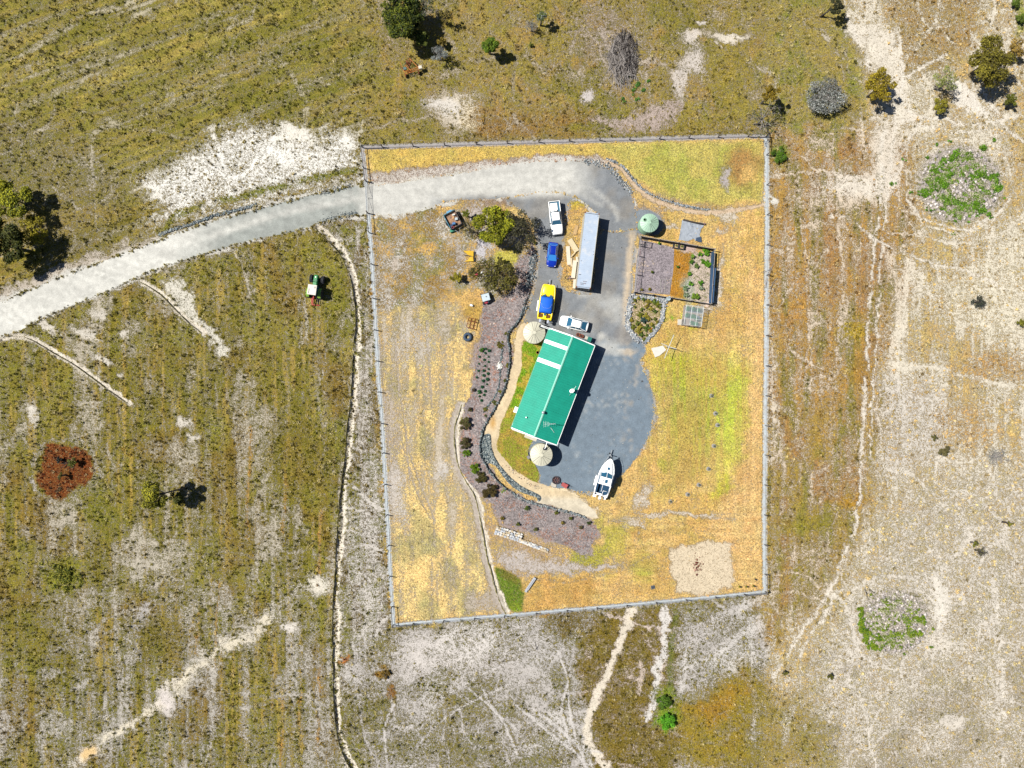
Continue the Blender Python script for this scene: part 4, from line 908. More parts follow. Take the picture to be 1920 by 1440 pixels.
for x in (-.02, HL + .02):
    m = MB()
    for sg in (1, -1):
        m.slab([(x - .07, 0, RIDGE + .02), (x + .07, 0, RIDGE + .02), (x + .07, sg * hw, EAVE + .06), (x - .07, sg * hw, EAVE + .06)][::-1 if sg > 0 else 1], .05)
        m.box(x, sg * hw / 2, (EAVE + RIDGE) / 2 - .08, .04, math.hypot(hw, RIDGE - EAVE), .16)
        # barge board follows the pitch
    mm = MB()
    for sg in (1, -1):
        n = 1; mm.add([(x - .03, 0, RIDGE - .16), (x + .03, 0, RIDGE - .16), (x + .03, sg * hw, EAVE - .13), (x - .03, sg * hw, EAVE - .13), (x - .08, 0, RIDGE + .06), (x + .08, 0, RIDGE + .06), (x + .08, sg * hw, EAVE + .07), (x - .08, sg * hw, EAVE + .07)],
               [(3, 2, 1, 0), (4, 5, 6, 7), (0, 1, 5, 4), (1, 2, 6, 5), (2, 3, 7, 6), (3, 0, 4, 7)])
    mm.build('barge_board', PAINT_W, house)
def window(x, y, z, w, h, face):     # face: 'x-', 'x+', 'y+', 'y-'
    m = MB(); g = MB()
    s_ = {'x-': (-1, 0), 'x+': (1, 0), 'y+': (0, 1), 'y-': (0, -1)}[face]
    if s_[0]: m.box(x + s_[0] * .02, y, z, .08, w, h); g.box(x + s_[0] * .05, y, z, .06, w - .12, h - .12)
    else: m.box(x, y + s_[1] * .02, z, w, .08, h); g.box(x, y + s_[1] * .05, z, w - .12, .06, h - .12)
    f = m.build('window', PAINT_W, house); g.build('pane', GLASS, f)
for x in (2.0, 6.0, 10.5, 14.5): window(x, -hw + wi, 1.5, 1.6, 1.1, 'y-')
for x in (2.5, 7.0, 13.0): window(x, hw - wi, 1.5, 1.5, 1.1, 'y+')
window(.25, 1.6, 1.5, 1.6, 1.1, 'x-'); window(.25, -1.6, 1.5, 1.2, 1.1, 'x-'); window(HL - .25, 1.8, 1.5, 1.4, 1.1, 'x+')
m = MB(); m.box(8.6, -hw + wi - .03, 1.05, .92, .06, 2.1); d_ = m.build('door', PAINT_W, house); m = MB(); m.box(8.25, -hw + wi - .09, 1.0, .12, .05, .04); m.build('handle', ALU, d_)
def hloc(px, py, z):
    """plan pixel of a point seen at height z -> house-local"""
    w = Vector((*P(px, py, z), 0)) - base
    return (w.dot(ux), -w.dot(uy))
def roof_z(y): return RIDGE - (RIDGE - EAVE) * abs(y) / hw
# flue
x, y = hloc(1018.5, 773.5, 4.4); m = MB(); m.tube([(x, y, roof_z(y) - .1), (x, y, 4.35)], .10, 10); f_ = m.build('flue', ALU, house); m = MB(); m.lathe([(.0, .14), (.16, .10), (.24, 0), (.22, -.03)], 12, x, y, 4.42); m.build('flue_cap', ALU, f_)
m = MB(); x2, y2 = hloc(986.5, 782.5, 3.3); m.tube([(x2, y2, roof_z(y2)), (x2, y2, roof_z(y2) + .3)], .06, 8); m.ball((x2, y2, roof_z(y2) + .32), .13, 8, 5); m.build('roof_vent', PAINT_W, house, True)
# TV antenna on the shaded slope
x, y = hloc(1036, 794.5, 4.4); r0 = (x, y, roof_z(y)); m = MB(); m.tube([r0, (x, y, 5.0)], .025, 6); an = m.build('antenna_mast', ALU, house)
w_d = Vector((1, .04, 0)); lx = Vector((w_d.dot(ux), -w_d.dot(uy), 0)); ly = Vector((-lx.y, lx.x, 0))
m = MB(); q = Vector((x, y, 4.9)); m.tube([q - lx * 1.35, q + lx * .45], .02, 5); m.build('boom', ALU, an)
for k, wd in ((-1.35, .45), (-1.1, .42), (-.85, .36), (-.65, .30), (-.45, .18), (-.25, .14), (-.05, .12), (.15, .12), (.35, .12)):
    m = MB(); c = q + lx * k; m.tube([c - ly * wd, c + ly * wd], .016, 5); m.build('element', ALU, an)
m = MB(); a = hloc(1032, 802, 3.6); b = hloc(1039, 811, 3.2); m.tube([(a[0], a[1], roof_z(a[1]) + .06), ((a[0] + b[0]) / 2, (a[1] + b[1]) / 2 - .08, roof_z((a[1] + b[1]) / 2) + .1), (b[0], b[1], roof_z(b[1]) + .06)], .02, 5); m.build('conduit', PAINT_W, house)
# satellite dish
x, y = hloc(1073, 734, 3.9); m = MB(); m.tube([(x, y, roof_z(y)), (x, y, roof_z(y) + .75)], .03, 6); dm = m.build('dish_mast', ALU, house)
rings = []
for r, z in ((.02, .0), (.18, .03), (.30, .08), (.40, .15)): rings.append([(r * math.cos(t * math.pi / 9) * 1, r * math.sin(t * math.pi / 9), z) for t in range(18)])
M4 = Matrix.Translation((x, y, roof_z(y) + .8)) @ Matrix.Rotation(math.radians(35), 4, 'Y') @ Matrix.Rotation(math.radians(-30), 4, 'X')
m = MB(); m.loft([[M4 @ Vector(p) for p in r] for r in rings], True); m.loft([[M4 @ (Vector(p) + Vector((0, 0, .02))) for p in r] for r in rings[::-1]], True); m.build('dish', PAINT_W, dm)
m = MB(); v = Vector((*P(0, 0), 0)); m.tube([(x, y, roof_z(y) + .7), (x + 1.0, y - .25, roof_z(y) + .95)], .022, 5); m.tube([(x, y, roof_z(y) + .6), (x - .75, y + .15, roof_z(y) + .2)], .022, 5); m.build('dish_arm', ALU, dm)
# wall units on the west side, south end shelf
x, y = hloc(966.5, 768, .9); m = MB(); m.box(x, hw + .30, .55, .95, .55, .9); m.build('air_conditioner', PAINT_W, house, bevel=.03)
m = MB(); m.box(.55, hw - .25, 1.0, .45, .5, 1.9); m.build('gas_cabinet', PAINT_W, house)
m = MB(); x, y = hloc(996, 818, 2.3); m.box(-.30, y, 2.2, .75, 2.0, .06); m.build('window_awning', plain('awning_cream', C(226, 216, 196), .6), house)
m = MB(); m.box(-.15, hw - 1.2, 2.45, .30, 2.0, .05); m.build('window_awning', plain('awning_cream', C(226, 216, 196), .6), house)
# verandah posts on the shaded side
# things by the north wall
tc = plain('terracotta', C(176, 92, 58), .8, var=.15)
LEAFM = leafmat('leaf_tint'); TUFTM = leafmat('tuft_tint', inst=True, transl=.15); STONEM = leafmat('stone_tint', .9, transl=0)
for i, (px, py, lb) in enumerate(((1083.5, 628, 'terracotta pot nearer the white car, left of the pair by the north wall'), (1090, 630.5, 'terracotta pot on the right of the pair, nearer the green bin'))):
    x, y = P(px, py); t = empty('plant_pot', (x, y, 0), label=lb, cat='plant pot', group='terracotta pots by the north wall of the house')
    m = MB(); m.lathe([(.18, 0), (.27, .36), (.31, .36), (.31, .42), (.25, .42), (.24, .34)], 16); m.build('pot', tc, t)
    m = MB(); m.lathe([(.0, .345), (.24, .35)], 12); m.build('soil', plain('potting_soil', C(80, 50, 40), .9), t)
x, y = P(1104, 637); t = empty('wheelie_bin', (x, y, 0), math.radians(-22), 'dark green bin at the north-east corner of the house', 'bin')
m = MB(); m.add([(-.24, -.26, .06), (.24, -.26, .06), (.24, .26, .06), (-.24, .26, .06), (-.3, -.34, .98), (.3, -.34, .98), (.3, .34, .98), (-.3, .34, .98)], [(3, 2, 1, 0), (4, 5, 6, 7), (0, 1, 5, 4), (1, 2, 6, 5), (2, 3, 7, 6), (3, 0, 4, 7)]); m.build('body', plain('bin_green', C(20, 100, 90), .5), t)
m = MB(); m.box(0, 0, 1.02, .66, .74, .06); m.build('lid', plain('bin_lid', C(34, 130, 118), .45), t, bevel=.02)
for sg in (-1, 1):
    m = MB(); m.tube([(.22 * sg - .04, -.34, .12), (.22 * sg + .04, -.34, .12)], .12, 10); m.build('wheel', RUBBER, t)
x, y = P(1099, 634); t = MB().box(0, 0, .35, .45, .5, .7).build('gas_bottle_crate', plain('pale_crate', C(214, 206, 190), .7), None, bevel=.03); t.location = (x, y, 0); t.rotation_euler = (0, 0, math.radians(-22)); tag(t, 'small cream box between the terracotta pots and the green bin', 'box')
x, y = P(1008, 661); t = empty('garden_stump', (x, y, 0), label='small pinkish bucket with a dark lid against the west wall under the eaves', cat='bucket'); t.name = 'bucket'
m = MB(); m.lathe([(.20, 0), (.24, .4), (.2, .4), (.19, .3)], 14); m.build('pail', tc, t); m = MB(); m.lathe([(.0, .34), (.2, .34)], 14); m.build('lid', DARKST, t)

# ---------------------------------------------------------------- water tanks
def tank(px, py, rpx, h, wallc, roofc, label, ribs, spouts=(), n=22, group=None, cone=.45):
    x, y = P(px, py, h); r = rpx * S * (H - h) / H
    t = empty('water_tank', (x, y, 0), label=label, cat='water tank', group=group)
    wm = plain('tank_wall_' + wallc[0], wallc[1], .55, var=.05); rm = plain('tank_roof_' + roofc[0], roofc[1], .5, var=.06, scale=1.5)
    m = MB(); pr = [(r * .985, 0)]
    for k in range(1, 8): pr += [(r * .985, h * k / 8 - .05), (r, h * k / 8 - .02), (r, h * k / 8 + .02), (r * .985, h * k / 8 + .05)]
    pr.append((r * .985, h)); m.lathe(pr, 48); m.build('wall', wm, t, True)
    m = MB(); m.lathe([(r * 1.02, h - .06), (r * 1.02, h), (r * .6, h + cone * .5), (r * .14, h + cone), (0.001, h + cone)], 48); m.build('roof', rm, t)
    for k in range(n):
        a = 2 * math.pi * k / n + .1; dk = k in ribs
        m = MB(); w = .022 if dk else .030
        m.tube([(r * .16 * math.cos(a), r * .16 * math.sin(a), h + cone * .985), (r * .6 * math.cos(a), r * .6 * math.sin(a), h + cone * .5 + .01), (r * 1.0 * math.cos(a), r * 1.0 * math.sin(a), h + .02)], w, 4)
        m.build('roof_seam', DARKST if dk else rm, t)
    return t, x, y, r, wm
CT = ('cream', C(222, 218, 188)); CR = ('cream', C(232, 228, 204))
t1, x1_, y1_, r1_, wm = tank(1001.7, 623.6, 20.3, 2.3, CT, CR, 'cream round water tank at the north-west corner of the house', (1, 4, 6, 9, 11, 14, 15, 17, 18), group='cream water tanks at the house corners')
m = MB(); m.lathe([(.26, 2.68), (.28, 2.78), (.24, 2.82), (.2, 2.80)], 16, 1.0, .95, 0); m.build('inlet_strainer', DARKST, t1)
m = MB(); m.tube([(1.0, .95, 2.85), (1.45, .78, 2.95), (2.6, .35, 2.75)], .05, 8); m.tube([(1.05, 1.1, 2.8), (1.5, .95, 2.9), (2.6, .55, 2.7)], .05, 8); m.build('inlet_pipe', PAINT_W, t1)
t2, x2_, y2_, r2_, wm = tank(1015, 853, 20.5, 2.3, CT, CR, 'cream round water tank below the south end of the house with a dark strainer', (2, 4, 13, 16, 18, 20), group='cream water tanks at the house corners')
m = MB(); m.lathe([(.25, 2.6), (.27, 2.72), (.2, 2.74), (.17, 2.66)], 16, .50, 1.02, 0); m.build('inlet_strainer', DARKST, t2)
m = MB(); m.tube([(.50, 1.02, 2.78), (.62, 1.25, 2.95), (.85, 2.0, 2.85)], .055, 8); m.build('inlet_pipe', PAINT_W, t2)
m = MB(); m.box(-1.95, -.55, .35, .45, .5, .7, .5); m.build('pump_box', plain('grey_box', C(150, 146, 150), .6), t2)
m = MB(); m.tube([(-1.9, .5, .1), (-2.0, .1, .12), (-1.95, -.4, .3), (-1.6, -1.2, .1)], .05, 6); m.build('outlet_pipe', DARKST, t2)
t3, x3_, y3_, r3_, wm = tank(1217.5, 418.0, 17.2, 2.3, ('green', C(160, 202, 170)), ('green', C(186, 222, 194)), 'pale green water tank standing alone east of the drive', (0, 1, 2, 21, 20, 15, 16, 17), n=20)
m = MB(); m.lathe([(.25, 2.62), (.26, 2.7), (.18, 2.71), (.16, 2.62)], 16, -.78, .42, 0); m.build('manhole_lid', plain('green_lid', C(140, 190, 150), .5), t3)

# ---------------------------------------------------------------- shipping container
ch = 2.6
c_n = [(Vector((*P(a, b, ch), 0))) for a, b in ((1096.6, 397.8), (1124.1, 400.1), (1107.4, 541.5), (1079.7, 539))]
cb = (c_n[2] + c_n[3]) / 2; cf = (c_n[0] + c_n[1]) / 2; cd = (cf - cb); CLn = cd.length; CW = ((c_n[1] - c_n[0]).length + (c_n[2] - c_n[3]).length) / 2
ct = empty('shipping_container', cb, math.atan2(cd.y, cd.x), 'long pale blue-grey shipping container with rusty corners beside the drive', 'shipping container')
CBL = plain('container_roof_paint', C(200, 216, 236), .55, var=.08, scale=.9, dirt=(C(224, 230, 238), .52, .8)); CCR = plain('container_side_paint', C(214, 208, 190), .6, var=.1, scale=2, dirt=(C(150, 100, 70), .68, 3))
n = 40; m = MB(); pts = []
for i in range(n):
    a = .18 + (CLn - .36) * i / n; p = (CLn - .36) / n; pts += [(a, 0), (a + p * .35, 0), (a + p * .5, .022), (a + p * .85, .022)]
pts.append((CLn - .18, 0))
m.loft([[(x, yy, ch - .03 + h) for x, h in pts] for yy in (CW / 2 - .07, -CW / 2 + .07)], False, False); m.build('roof', CBL, ct)
m = MB(); m.add([(.1, -CW/2 + .08, .16), (CLn - .1, -CW/2 + .08, .16), (CLn - .1, CW/2 - .08, .16), (.1, CW/2 - .08, .16)], [(0, 1, 2, 3)]); m.build('floor', DARKST, ct)
for sg in (1, -1):
    m = MB(); m.loft([[(x, sg * (CW / 2 - .03 - (h * 1.5)), z) for x, h in pts] for z in (.16, ch - .05)], False, False); m.build('side_wall', CCR, ct)
    m = MB(); m.box(CLn / 2, sg * (CW / 2 - .035), ch - .02, CLn - .2, .07, .07); m.box(CLn / 2, sg * (CW / 2 - .035), .1, CLn - .2, .08, .14); m.build('side_rail', CCR, ct)
for x in (.06, CLn - .06):
    m = MB(); m.box(x, 0, ch - .02, .12, CW - .3, .08); m.box(x, 0, .1, .12, CW - .3, .14); m.build('end_rail', CBL, ct)
for sg in (1, -1):
    m = MB(); m.box(.04, sg * CW / 4, 1.3, .05, CW / 2 - .08, 2.3); d_ = m.build('door', plain('door_grey', C(120, 122, 118), .6, var=.2, dirt=(C(140, 96, 70), .6, 3)), ct)
    for k in (-.25, .25):
        m = MB(); m.tube([(-.01, sg * CW / 4 + k, .2), (-.01, sg * CW / 4 + k, 2.4)], .02, 5); m.build('lock_bar', ALU, d_)
m = MB(); m.box(CLn - .04, 0, 1.3, .05, CW - .2, 2.3); m.build('end_wall', CCR, ct)
for x in (.09, CLn - .09):
    for sg in (1, -1):
        m = MB(); m.box(x, sg * (CW / 2 - .08), 1.3, .16, .14, 2.45); m.build('corner_post', CCR, ct)
        for z in (.08, ch): m = MB(); m.box(x, sg * (CW / 2 - .08), z, .19, .17, .14); m.build('corner_casting', RUST, ct, bevel=.01)
for (x, y, a_, b_) in ((.75, .1, .10, .9), (1.05, -.15, .08, .6), (.55, .25, .06, .5), (2.05, .75, .12, .35), (4.2, .82, .08, .12), (7.5, .7, .1, .1), (5.4, -.95, .09, .10), (5.8, -.95, .09, .10), (11.4, -.95, .10, .14)):
    m = MB(); m.box(x, y, ch - .003, a_, b_, .012); m.build('rust_patch', plain('rust_stain', C(110, 130, 150), .8, var=.5, scale=8, dirt=(C(150, 90, 70), .5, 4)), ct)

# sheets of timber and oddments against the west side of the container
def board(px0, py0, px1, py1, w, z, label, mat=WOOD, t=.05, nm='timber_board', tilt=0.0, grp='loose timber beside the container'):
    a = Vector((*P(px0, py0), 0)); b = Vector((*P(px1, py1), 0)); d = b - a; L_ = d.length
    m = MB(); m.box(0, 0, 0, L_, w, t, ry=tilt); o = m.build(nm, mat, None, bevel=.008); o.location = ((a + b) / 2) + Vector((0, 0, z + t / 2 + abs(math.sin(tilt)) * L_ / 2)); o.rotation_euler = (0, 0, math.atan2(d.y, d.x)); return tag(o, label, 'board', grp)
board(1081.5, 423, 1077.5, 440, .55, .06, 'single weathered plank nearest the white ute, left of the container', plain('old_plank', C(206, 172, 122), .9, var=.2))
board(1067.5, 449.5, 1081.5, 472, .85, .16, 'cream sheet of timber slanting up to the container wall', t=.10)
board(1064.5, 462, 1067, 497, .62, .06, 'long white sheet of timber lying nearest the blue car', plain('white_board', C(240, 228, 206), .7, var=.08), t=.12)
board(1080.5, 471, 1070.5, 482, .16, .28, 'short pale batten crossing the end of the cream sheet', t=.04)
board(1071, 484, 1071.5, 500, .28, .06, 'narrow pale plank below the cream sheet', t=.08)
board(1078, 489, 1074, 522, .62, .06, 'chalky white sheet leaning along the lower half of the container', plain('white_board', C(240, 228, 206), .7, var=.08), t=.35)
board(1081, 482, 1082, 492, .3, .06, 'short white block of timber against the container wall', plain('white_board', C(240, 228, 206), .7, var=.08), t=.3)
board(1077, 524, 1076, 541, .35, .06, 'pale post lying at the lower left corner of the container', plain('white_board', C(240, 228, 206), .7, var=.08), t=.12)
x, y = P(1068, 523); t = empty('bicycle', (x, y, .0), math.radians(-25), 'small dark bike with a purple frame fallen beside the container', 'bicycle')
for sx in (-.45, .45):
    m = MB(); rings = []
    for k in range(17):
        a_ = 2 * math.pi * k / 16; rings.append([(sx + (.28 + .03 * math.cos(q_)) * math.cos(a_), (.28 + .03 * math.cos(q_)) * math.sin(a_), .12 + .03 * math.sin(q_) + .05 * sx) for q_ in (0, 1.57, 3.14, 4.71)])
    m.loft(rings, False); m.build('wheel', RUBBER, t)
m = MB(); m.tube([(-.45, 0, .14), (-.1, .05, .18), (.3, .3, .2), (.45, 0, .2)], .025, 5); m.tube([(-.1, .05, .18), (-.2, .35, .2), (.3, .3, .2)], .025, 5); m.build('frame', plain('purple_paint', C(120, 90, 170), .4), t)
m = MB(); m.tube([(.3, .3, .2), (.35, .5, .1)], .02, 5); m.tube([(.35, .5, -.0 + .05), (.35, .5, .45)], .02, 5); m.build('handlebar', DARKST, t)
m = MB(); m.box(-.2, .42, .2, .22, .1, .06); m.build('saddle', RUBBER, t)
# ================================================================ VEHICLES
def heading(x0, y0, x1, y1): return math.atan2(-(y1 - y0), x1 - x0)
def body_loft(st, crown=.03, inner=.90):
    """st: (x, half width, bottom, shoulder, top)"""
    rings = []
    for x, w, zb, zs, zt in st:
        rings.append([(x, -w * .93, zb), (x, -w, zb + .12), (x, -w, zs), (x, -w * inner, zt), (x, -w * .45, zt + crown), (x, 0, zt + crown * 1.2), (x, w * .45, zt + crown), (x, w * inner, zt), (x, w, zs), (x, w, zb + .12), (x, w * .93, zb)])
    return MB().loft(rings)
def wheels(root, xs, w, r=.33, t=.22, rimm=None, nm='wheel'):
    for x in xs:
        for sg in (1, -1):
            m = MB(); m.tube([(x, sg * (w - t), r), (x, sg * (w - t + .03), r), (x, sg * (w - .03), r), (x, sg * w, r)], [r * .93, r, r, r * .9], 20); o = m.build(nm, RUBBER, root)
            m = MB(); m.tube([(x, sg * (w - .04), r), (x, sg * (w + .006), r)], [r * .6, r * .58], 14); m.build('rim', rimm or ALU, o)
def quadpart(root, name, q, mat, t=.012, inset=0.0):
    return MB().slab(q, t, inset).build(name, mat, root)
def cabin(root, xb0, xb1, xt0, xt1, wb, wt, zb, zt, paint, roof_mat=None, glassm=GLASS, pillar=.06, sunroof=False):
    """xb0/xt0 rear foot/top, xb1/xt1 front foot/top"""
    B = [(xb0, -wb, zb), (xb1, -wb, zb), (xb1, wb, zb), (xb0, wb, zb)]; T = [(xt0, -wt, zt), (xt1, -wt, zt), (xt1, wt, zt), (xt0, wt, zt)]
    m = MB(); xm = (xt0 + xt1) / 2
    m.add(B + T, [(0, 1, 5, 4), (1, 2, 6, 5), (2, 3, 7, 6), (3, 0, 4, 7), (4, 5, 6, 7)]); m.build('cabin_frame', paint, root)
    # roof skin, crowned
    rings = []
    for k in range(7):
        f = k / 6; x = xt0 + (xt1 - xt0) * f; c = math.sin(math.pi * f) ** .5 * .035 if 0 < f < 1 else 0
        rings.append([(x, -wt - .01, zt + .004), (x, -wt * .7, zt + .02 + c), (x, 0, zt + .03 + c), (x, wt * .7, zt + .02 + c), (x, wt + .01, zt + .004), (x, wt * .9, zt - .02), (x, -wt * .9, zt - .02)])
    MB().loft(rings).build('roof', roof_mat or paint, root, True)
    quadpart(root, 'windscreen', [B[1], B[2], T[2], T[1]], glassm, .012, .07)
    quadpart(root, 'rear_window', [B[3], B[0], T[0], T[3]], glassm, .012, .09)
    for sg, a in ((-1, (0, 1, 1, 0)), (1, (2, 3, 3, 2))):
        qa = [Vector(B[a[0]]), Vector(B[a[1]]), Vector(T[a[2]]), Vector(T[a[3]])]
        m1, m2 = (qa[0] + qa[1]) / 2, (qa[2] + qa[3]) / 2
        quadpart(root, 'side_window', [qa[0], m1, m2, qa[3]], glassm, .012, .10); quadpart(root, 'side_window', [m1, qa[1], qa[2], m2], glassm, .012, .10)
def lights(root, xf, wf, zf, xr, wr, zr):
    for sg in (1, -1):
        MB().box(xf, sg * wf, zf, .14, .34, .16, rz=-sg * .35).build('headlight', plain('lamp_clear', (.6, .62, .64), .15, coat=1), root, bevel=.02)
        MB().box(xr, sg * wr, zr, .10, .26, .18, rz=sg * .3).build('tail_light', plain('lamp_red', C(190, 20, 20), .25, coat=1), root, bevel=.02)
def mirrors(root, x, w, z, paint):
    for sg in (1, -1): MB().box(x, sg * (w + .10), z, .12, .22, .14, rz=-sg * .2).build('wing_mirror', paint, root, bevel=.03)

# --- white dual-cab ute
x, y = P(1042, 409, .9); ute = empty('parked_ute', (x, y, 0), heading(1038.7, 379, 1045.9, 439), 'white crew-cab ute parked at the top of the gravel, nose down the plan', 'ute')
L_ = 5.2; W_ = .93
body_loft([(-2.6, .80, .45, .75, .90), (-2.5, .87, .4, .85, 1.05), (-1.5, .90, .3, .9, 1.08), (-.95, .92, .3, .95, 1.06), (.6, .93, .28, .98, 1.06), (1.0, .93, .28, .98, 1.08), (1.9, .91, .28, .92, 1.02), (2.35, .84, .3, .80, .92), (2.56, .70, .36, .66, .76)]).build('body', PAINT_W, ute, True)
m = MB()
for sg in (1, -1): m.box(-1.75, sg * .84, 1.22, 1.70, .09, .30)
m.box(-2.57, 0, 1.18, .08, 1.62, .34); m.build('tray_side', PAINT_W, ute, bevel=.02)
MB().box(-1.72, 0, 1.115, 1.58, 1.58, .05).build('shaded_tray_floor', plain('tray_shade', C(60, 120, 150), .6), ute)  # blue-grey floor colour carries the shade inside the white tray
MB().box(-1.66, -.12, 1.20, 1.30, 1.12, .12).build('tonneau_cover', PAINT_W, ute, bevel=.03)
m = MB(); m.tube([(-1.2, -.25, 1.30), (-.98, .1, 1.32), (-.98, .4, 1.30)], .04, 6); m.box(-1.05, .35, 1.30, .3, .1, .05, .4); m.build('rope', DARKST, ute)
cabin(ute, -.90, 1.10, -.72, .52, .84, .66, 1.06, 1.70, PAINT_W); wheels(ute, (-1.55, 1.55), .93, .38, .25); lights(ute, 2.42, .58, .74, -2.56, .74, .95); mirrors(ute, .78, .90, 1.12, DARKST)
MB().box(2.58, 0, .5, .12, 1.5, .22).build('front_bumper', plain('bumper_grey', C(90, 100, 110), .5), ute, bevel=.04); MB().box(-2.66, 0, .5, .12, 1.6, .16).build('rear_bumper', ALU, ute, bevel=.03)

# --- blue hatchback
BLUE = plain('blue_paint', C(14, 56, 190), .22, var=.05, coat=.8, spec=.6)
x, y = P(1035.8, 477.5, .8); car = empty('parked_car', (x, y, 0), heading(1038, 456, 1033.6, 500), 'dark blue small car parked between the ute and the yellow boat', 'car')
body_loft([(-1.95, .62, .36, .66, .84), (-1.88, .76, .3, .8, .96), (-1.3, .83, .24, .84, .96), (-.4, .84, .22, .84, .94), (.5, .84, .22, .82, .92), (1.1, .82, .22, .76, .86), (1.6, .76, .24, .66, .76), (1.85, .62, .3, .56, .64), (1.94, .45, .36, .48, .54)]).build('body', BLUE, car, True)
cabin(car, -1.75, 1.02, -1.30, .10, .77, .58, .93, 1.42, BLUE, glassm=glass('sky_reflection_glass', (.03, .17, .46))); wheels(car, (-1.2, 1.2), .84, .31, .2); lights(car, 1.72, .5, .62, -1.88, .58, .82); mirrors(car, .55, .82, .95, BLUE)  # bright blue of the panes is the sky's reflection put into their colour
for sg in (1, -1): m = MB(); m.tube([(-1.2, sg * .45, 1.48), (.1, sg * .45, 1.50)], .018, 5); m.build('roof_rail', ALU, car)
MB().box(-1.5, 0, 1.26, .10, .9, .04).build('spoiler', BLUE, car, bevel=.01)

# --- white sedan
x, y = P(1076.2, 606.6, .8); sd = empty('parked_car', (x, y, 0), heading(1099, 612.4, 1052, 600.4), 'white sedan parked askew between the yellow boat and the house', 'car')
body_loft([(-2.3, .60, .40, .72, .92), (-2.22, .78, .32, .82, 1.0), (-1.6, .88, .26, .86, 1.02), (-.6, .91, .22, .86, .98), (.5, .91, .22, .84, .96), (1.2, .90, .22, .80, .92), (1.8, .84, .24, .70, .82), (2.15, .70, .28, .60, .70), (2.28, .50, .34, .50, .58)], .04).build('body', PAINT_W, sd, True)
cabin(sd, -2.12, 1.15, -1.12, .38, .80, .60, .98, 1.44, PAINT_W); wheels(sd, (-1.4, 1.4), .91, .33, .22); lights(sd, 2.0, .62, .66, -2.2, .66, .86); mirrors(sd, .72, .88, .98, PAINT_W)
MB().box(2.22, 0, .40, .08, .9, .12).build('grille', DARKST, sd)

# --- boat hull helper: stations (x, half beam, keel, chine z, gunwale z, floor z)
def hull(st, rim=.12):
    rings = []
    for x, w, zk, zc, zg, zf in st:
        wi_ = max(w - rim, .01)
        rings.append([(x, 0, zk), (x, w * .80, zc), (x, w, zg - .06), (x, w, zg), (x, wi_, zg + .02), (x, wi_ * .98, zf), (x, 0, zf), (x, -wi_ * .98, zf), (x, -wi_, zg + .02), (x, -w, zg), (x, -w, zg - .06), (x, -w * .80, zc)])
    return MB().loft(rings)
def trailer(root, x0, x1, w, bar, axle, mg=True, mw=.24):
    m = MB()
    for sg in (1, -1): m.box((x0 + x1) / 2, sg * w * .45, .42, x1 - x0, .08, .1)
    for x in np.linspace(x0 + .2, x1 - .2, 4): m.box(x, 0, .42, .08, w * .9, .08)
    m.tube([(x1 - .1, w * .45, .42), (bar - .5, 0, .42)], .045, 6); m.tube([(x1 - .1, -w * .45, .42), (bar - .5, 0, .42)], .045, 6); m.box(bar - .35, 0, .42, .9, .1, .1); m.build('trailer_frame', ALU, root)
    m = MB(); m.tube([(bar - .55, .2, .0), (bar - .55, .2, .75)], .035, 6); m.tube([(bar - .6, .2, .75), (bar - .4, .3, .75)], .025, 5); m.build('jockey_stand', DARKST, root)
    m = MB(); m.tube([(bar - .55, .2 - .03, .12), (bar - .55, .2 + .05, .12)], .12, 10); m.build('jockey_wheel', RUBBER, root)
    for sg in (1, -1):
        for ax in axle:
            m = MB(); m.tube([(ax, sg * (w - .22), .32), (ax, sg * w, .32)], .32, 16); o = m.build('wheel', RUBBER, root); m = MB(); m.tube([(ax, sg * (w - .02), .32), (ax, sg * (w + .01), .32)], .18, 12); m.build('rim', ALU, o)
        m = MB(); a0, a1 = axle[0] - .45, axle[-1] + .45
        m.loft([[(a0, sg * (w - .23), .35), (a0, sg * (w + .04), .35), (a0 + .02, sg * (w + .04), .38), (a0 + .02, sg * (w - .23), .38)], [(a0 + .15, sg * (w - .23), .66), (a0 + .15, sg * (w + .04), .66), (a0 + .17, sg * (w + .04), .70), (a0 + .17, sg * (w - .23), .70)],
                [(a1 - .15, sg * (w - .23), .66), (a1 - .15, sg * (w + .04), .66), (a1 - .17, sg * (w + .04), .70), (a1 - .17, sg * (w - .23), .70)], [(a1, sg * (w - .23), .35), (a1, sg * (w + .04), .35), (a1 - .02, sg * (w + .04), .38), (a1 - .02, sg * (w - .23), .38)]]); m.build('mudguard', PAINT_W, root)
# --- yellow boat
x, y = P(1025, 567, 1.2); yb = empty('trailer_boat', (x, y, 0), heading(1016.5, 594, 1034, 534), 'yellow boat under a bright blue cover on a trailer, two outboards at the stern', 'boat'); yb.rotation_euler[2] = math.radians(81.5)
hull([(-2.75, 1.12, .75, .95, 1.45, 1.05), (-2.0, 1.18, .62, .85, 1.48, 1.05), (-1.0, 1.20, .58, .8, 1.50, 1.05), (0, 1.20, .58, .82, 1.54, 1.05), (1.0, 1.18, .64, .9, 1.60, 1.15), (1.55, 1.15, .75, 1.0, 1.64, 1.45), (2.1, 1.08, .88, 1.15, 1.68, 1.62), (2.45, 1.02, 1.05, 1.3, 1.70, 1.66), (2.66, .92, 1.25, 1.45, 1.71, 1.68), (2.78, .72, 1.45, 1.55, 1.71, 1.69)], .2).build('hull', YEL, yb, True)
rings = []
for x_, w_, z_ in ((.9, 1.0, 1.62), (1.3, 1.06, 1.72), (1.8, 1.02, 1.76), (2.3, 1.0, 1.76), (2.55, .92, 1.74), (2.7, .76, 1.72)): rings.append([(x_, -w_, z_ - .12), (x_, -w_ * .8, z_ - .01), (x_, 0, z_ + .05), (x_, w_ * .8, z_ - .01), (x_, w_, z_ - .12)])
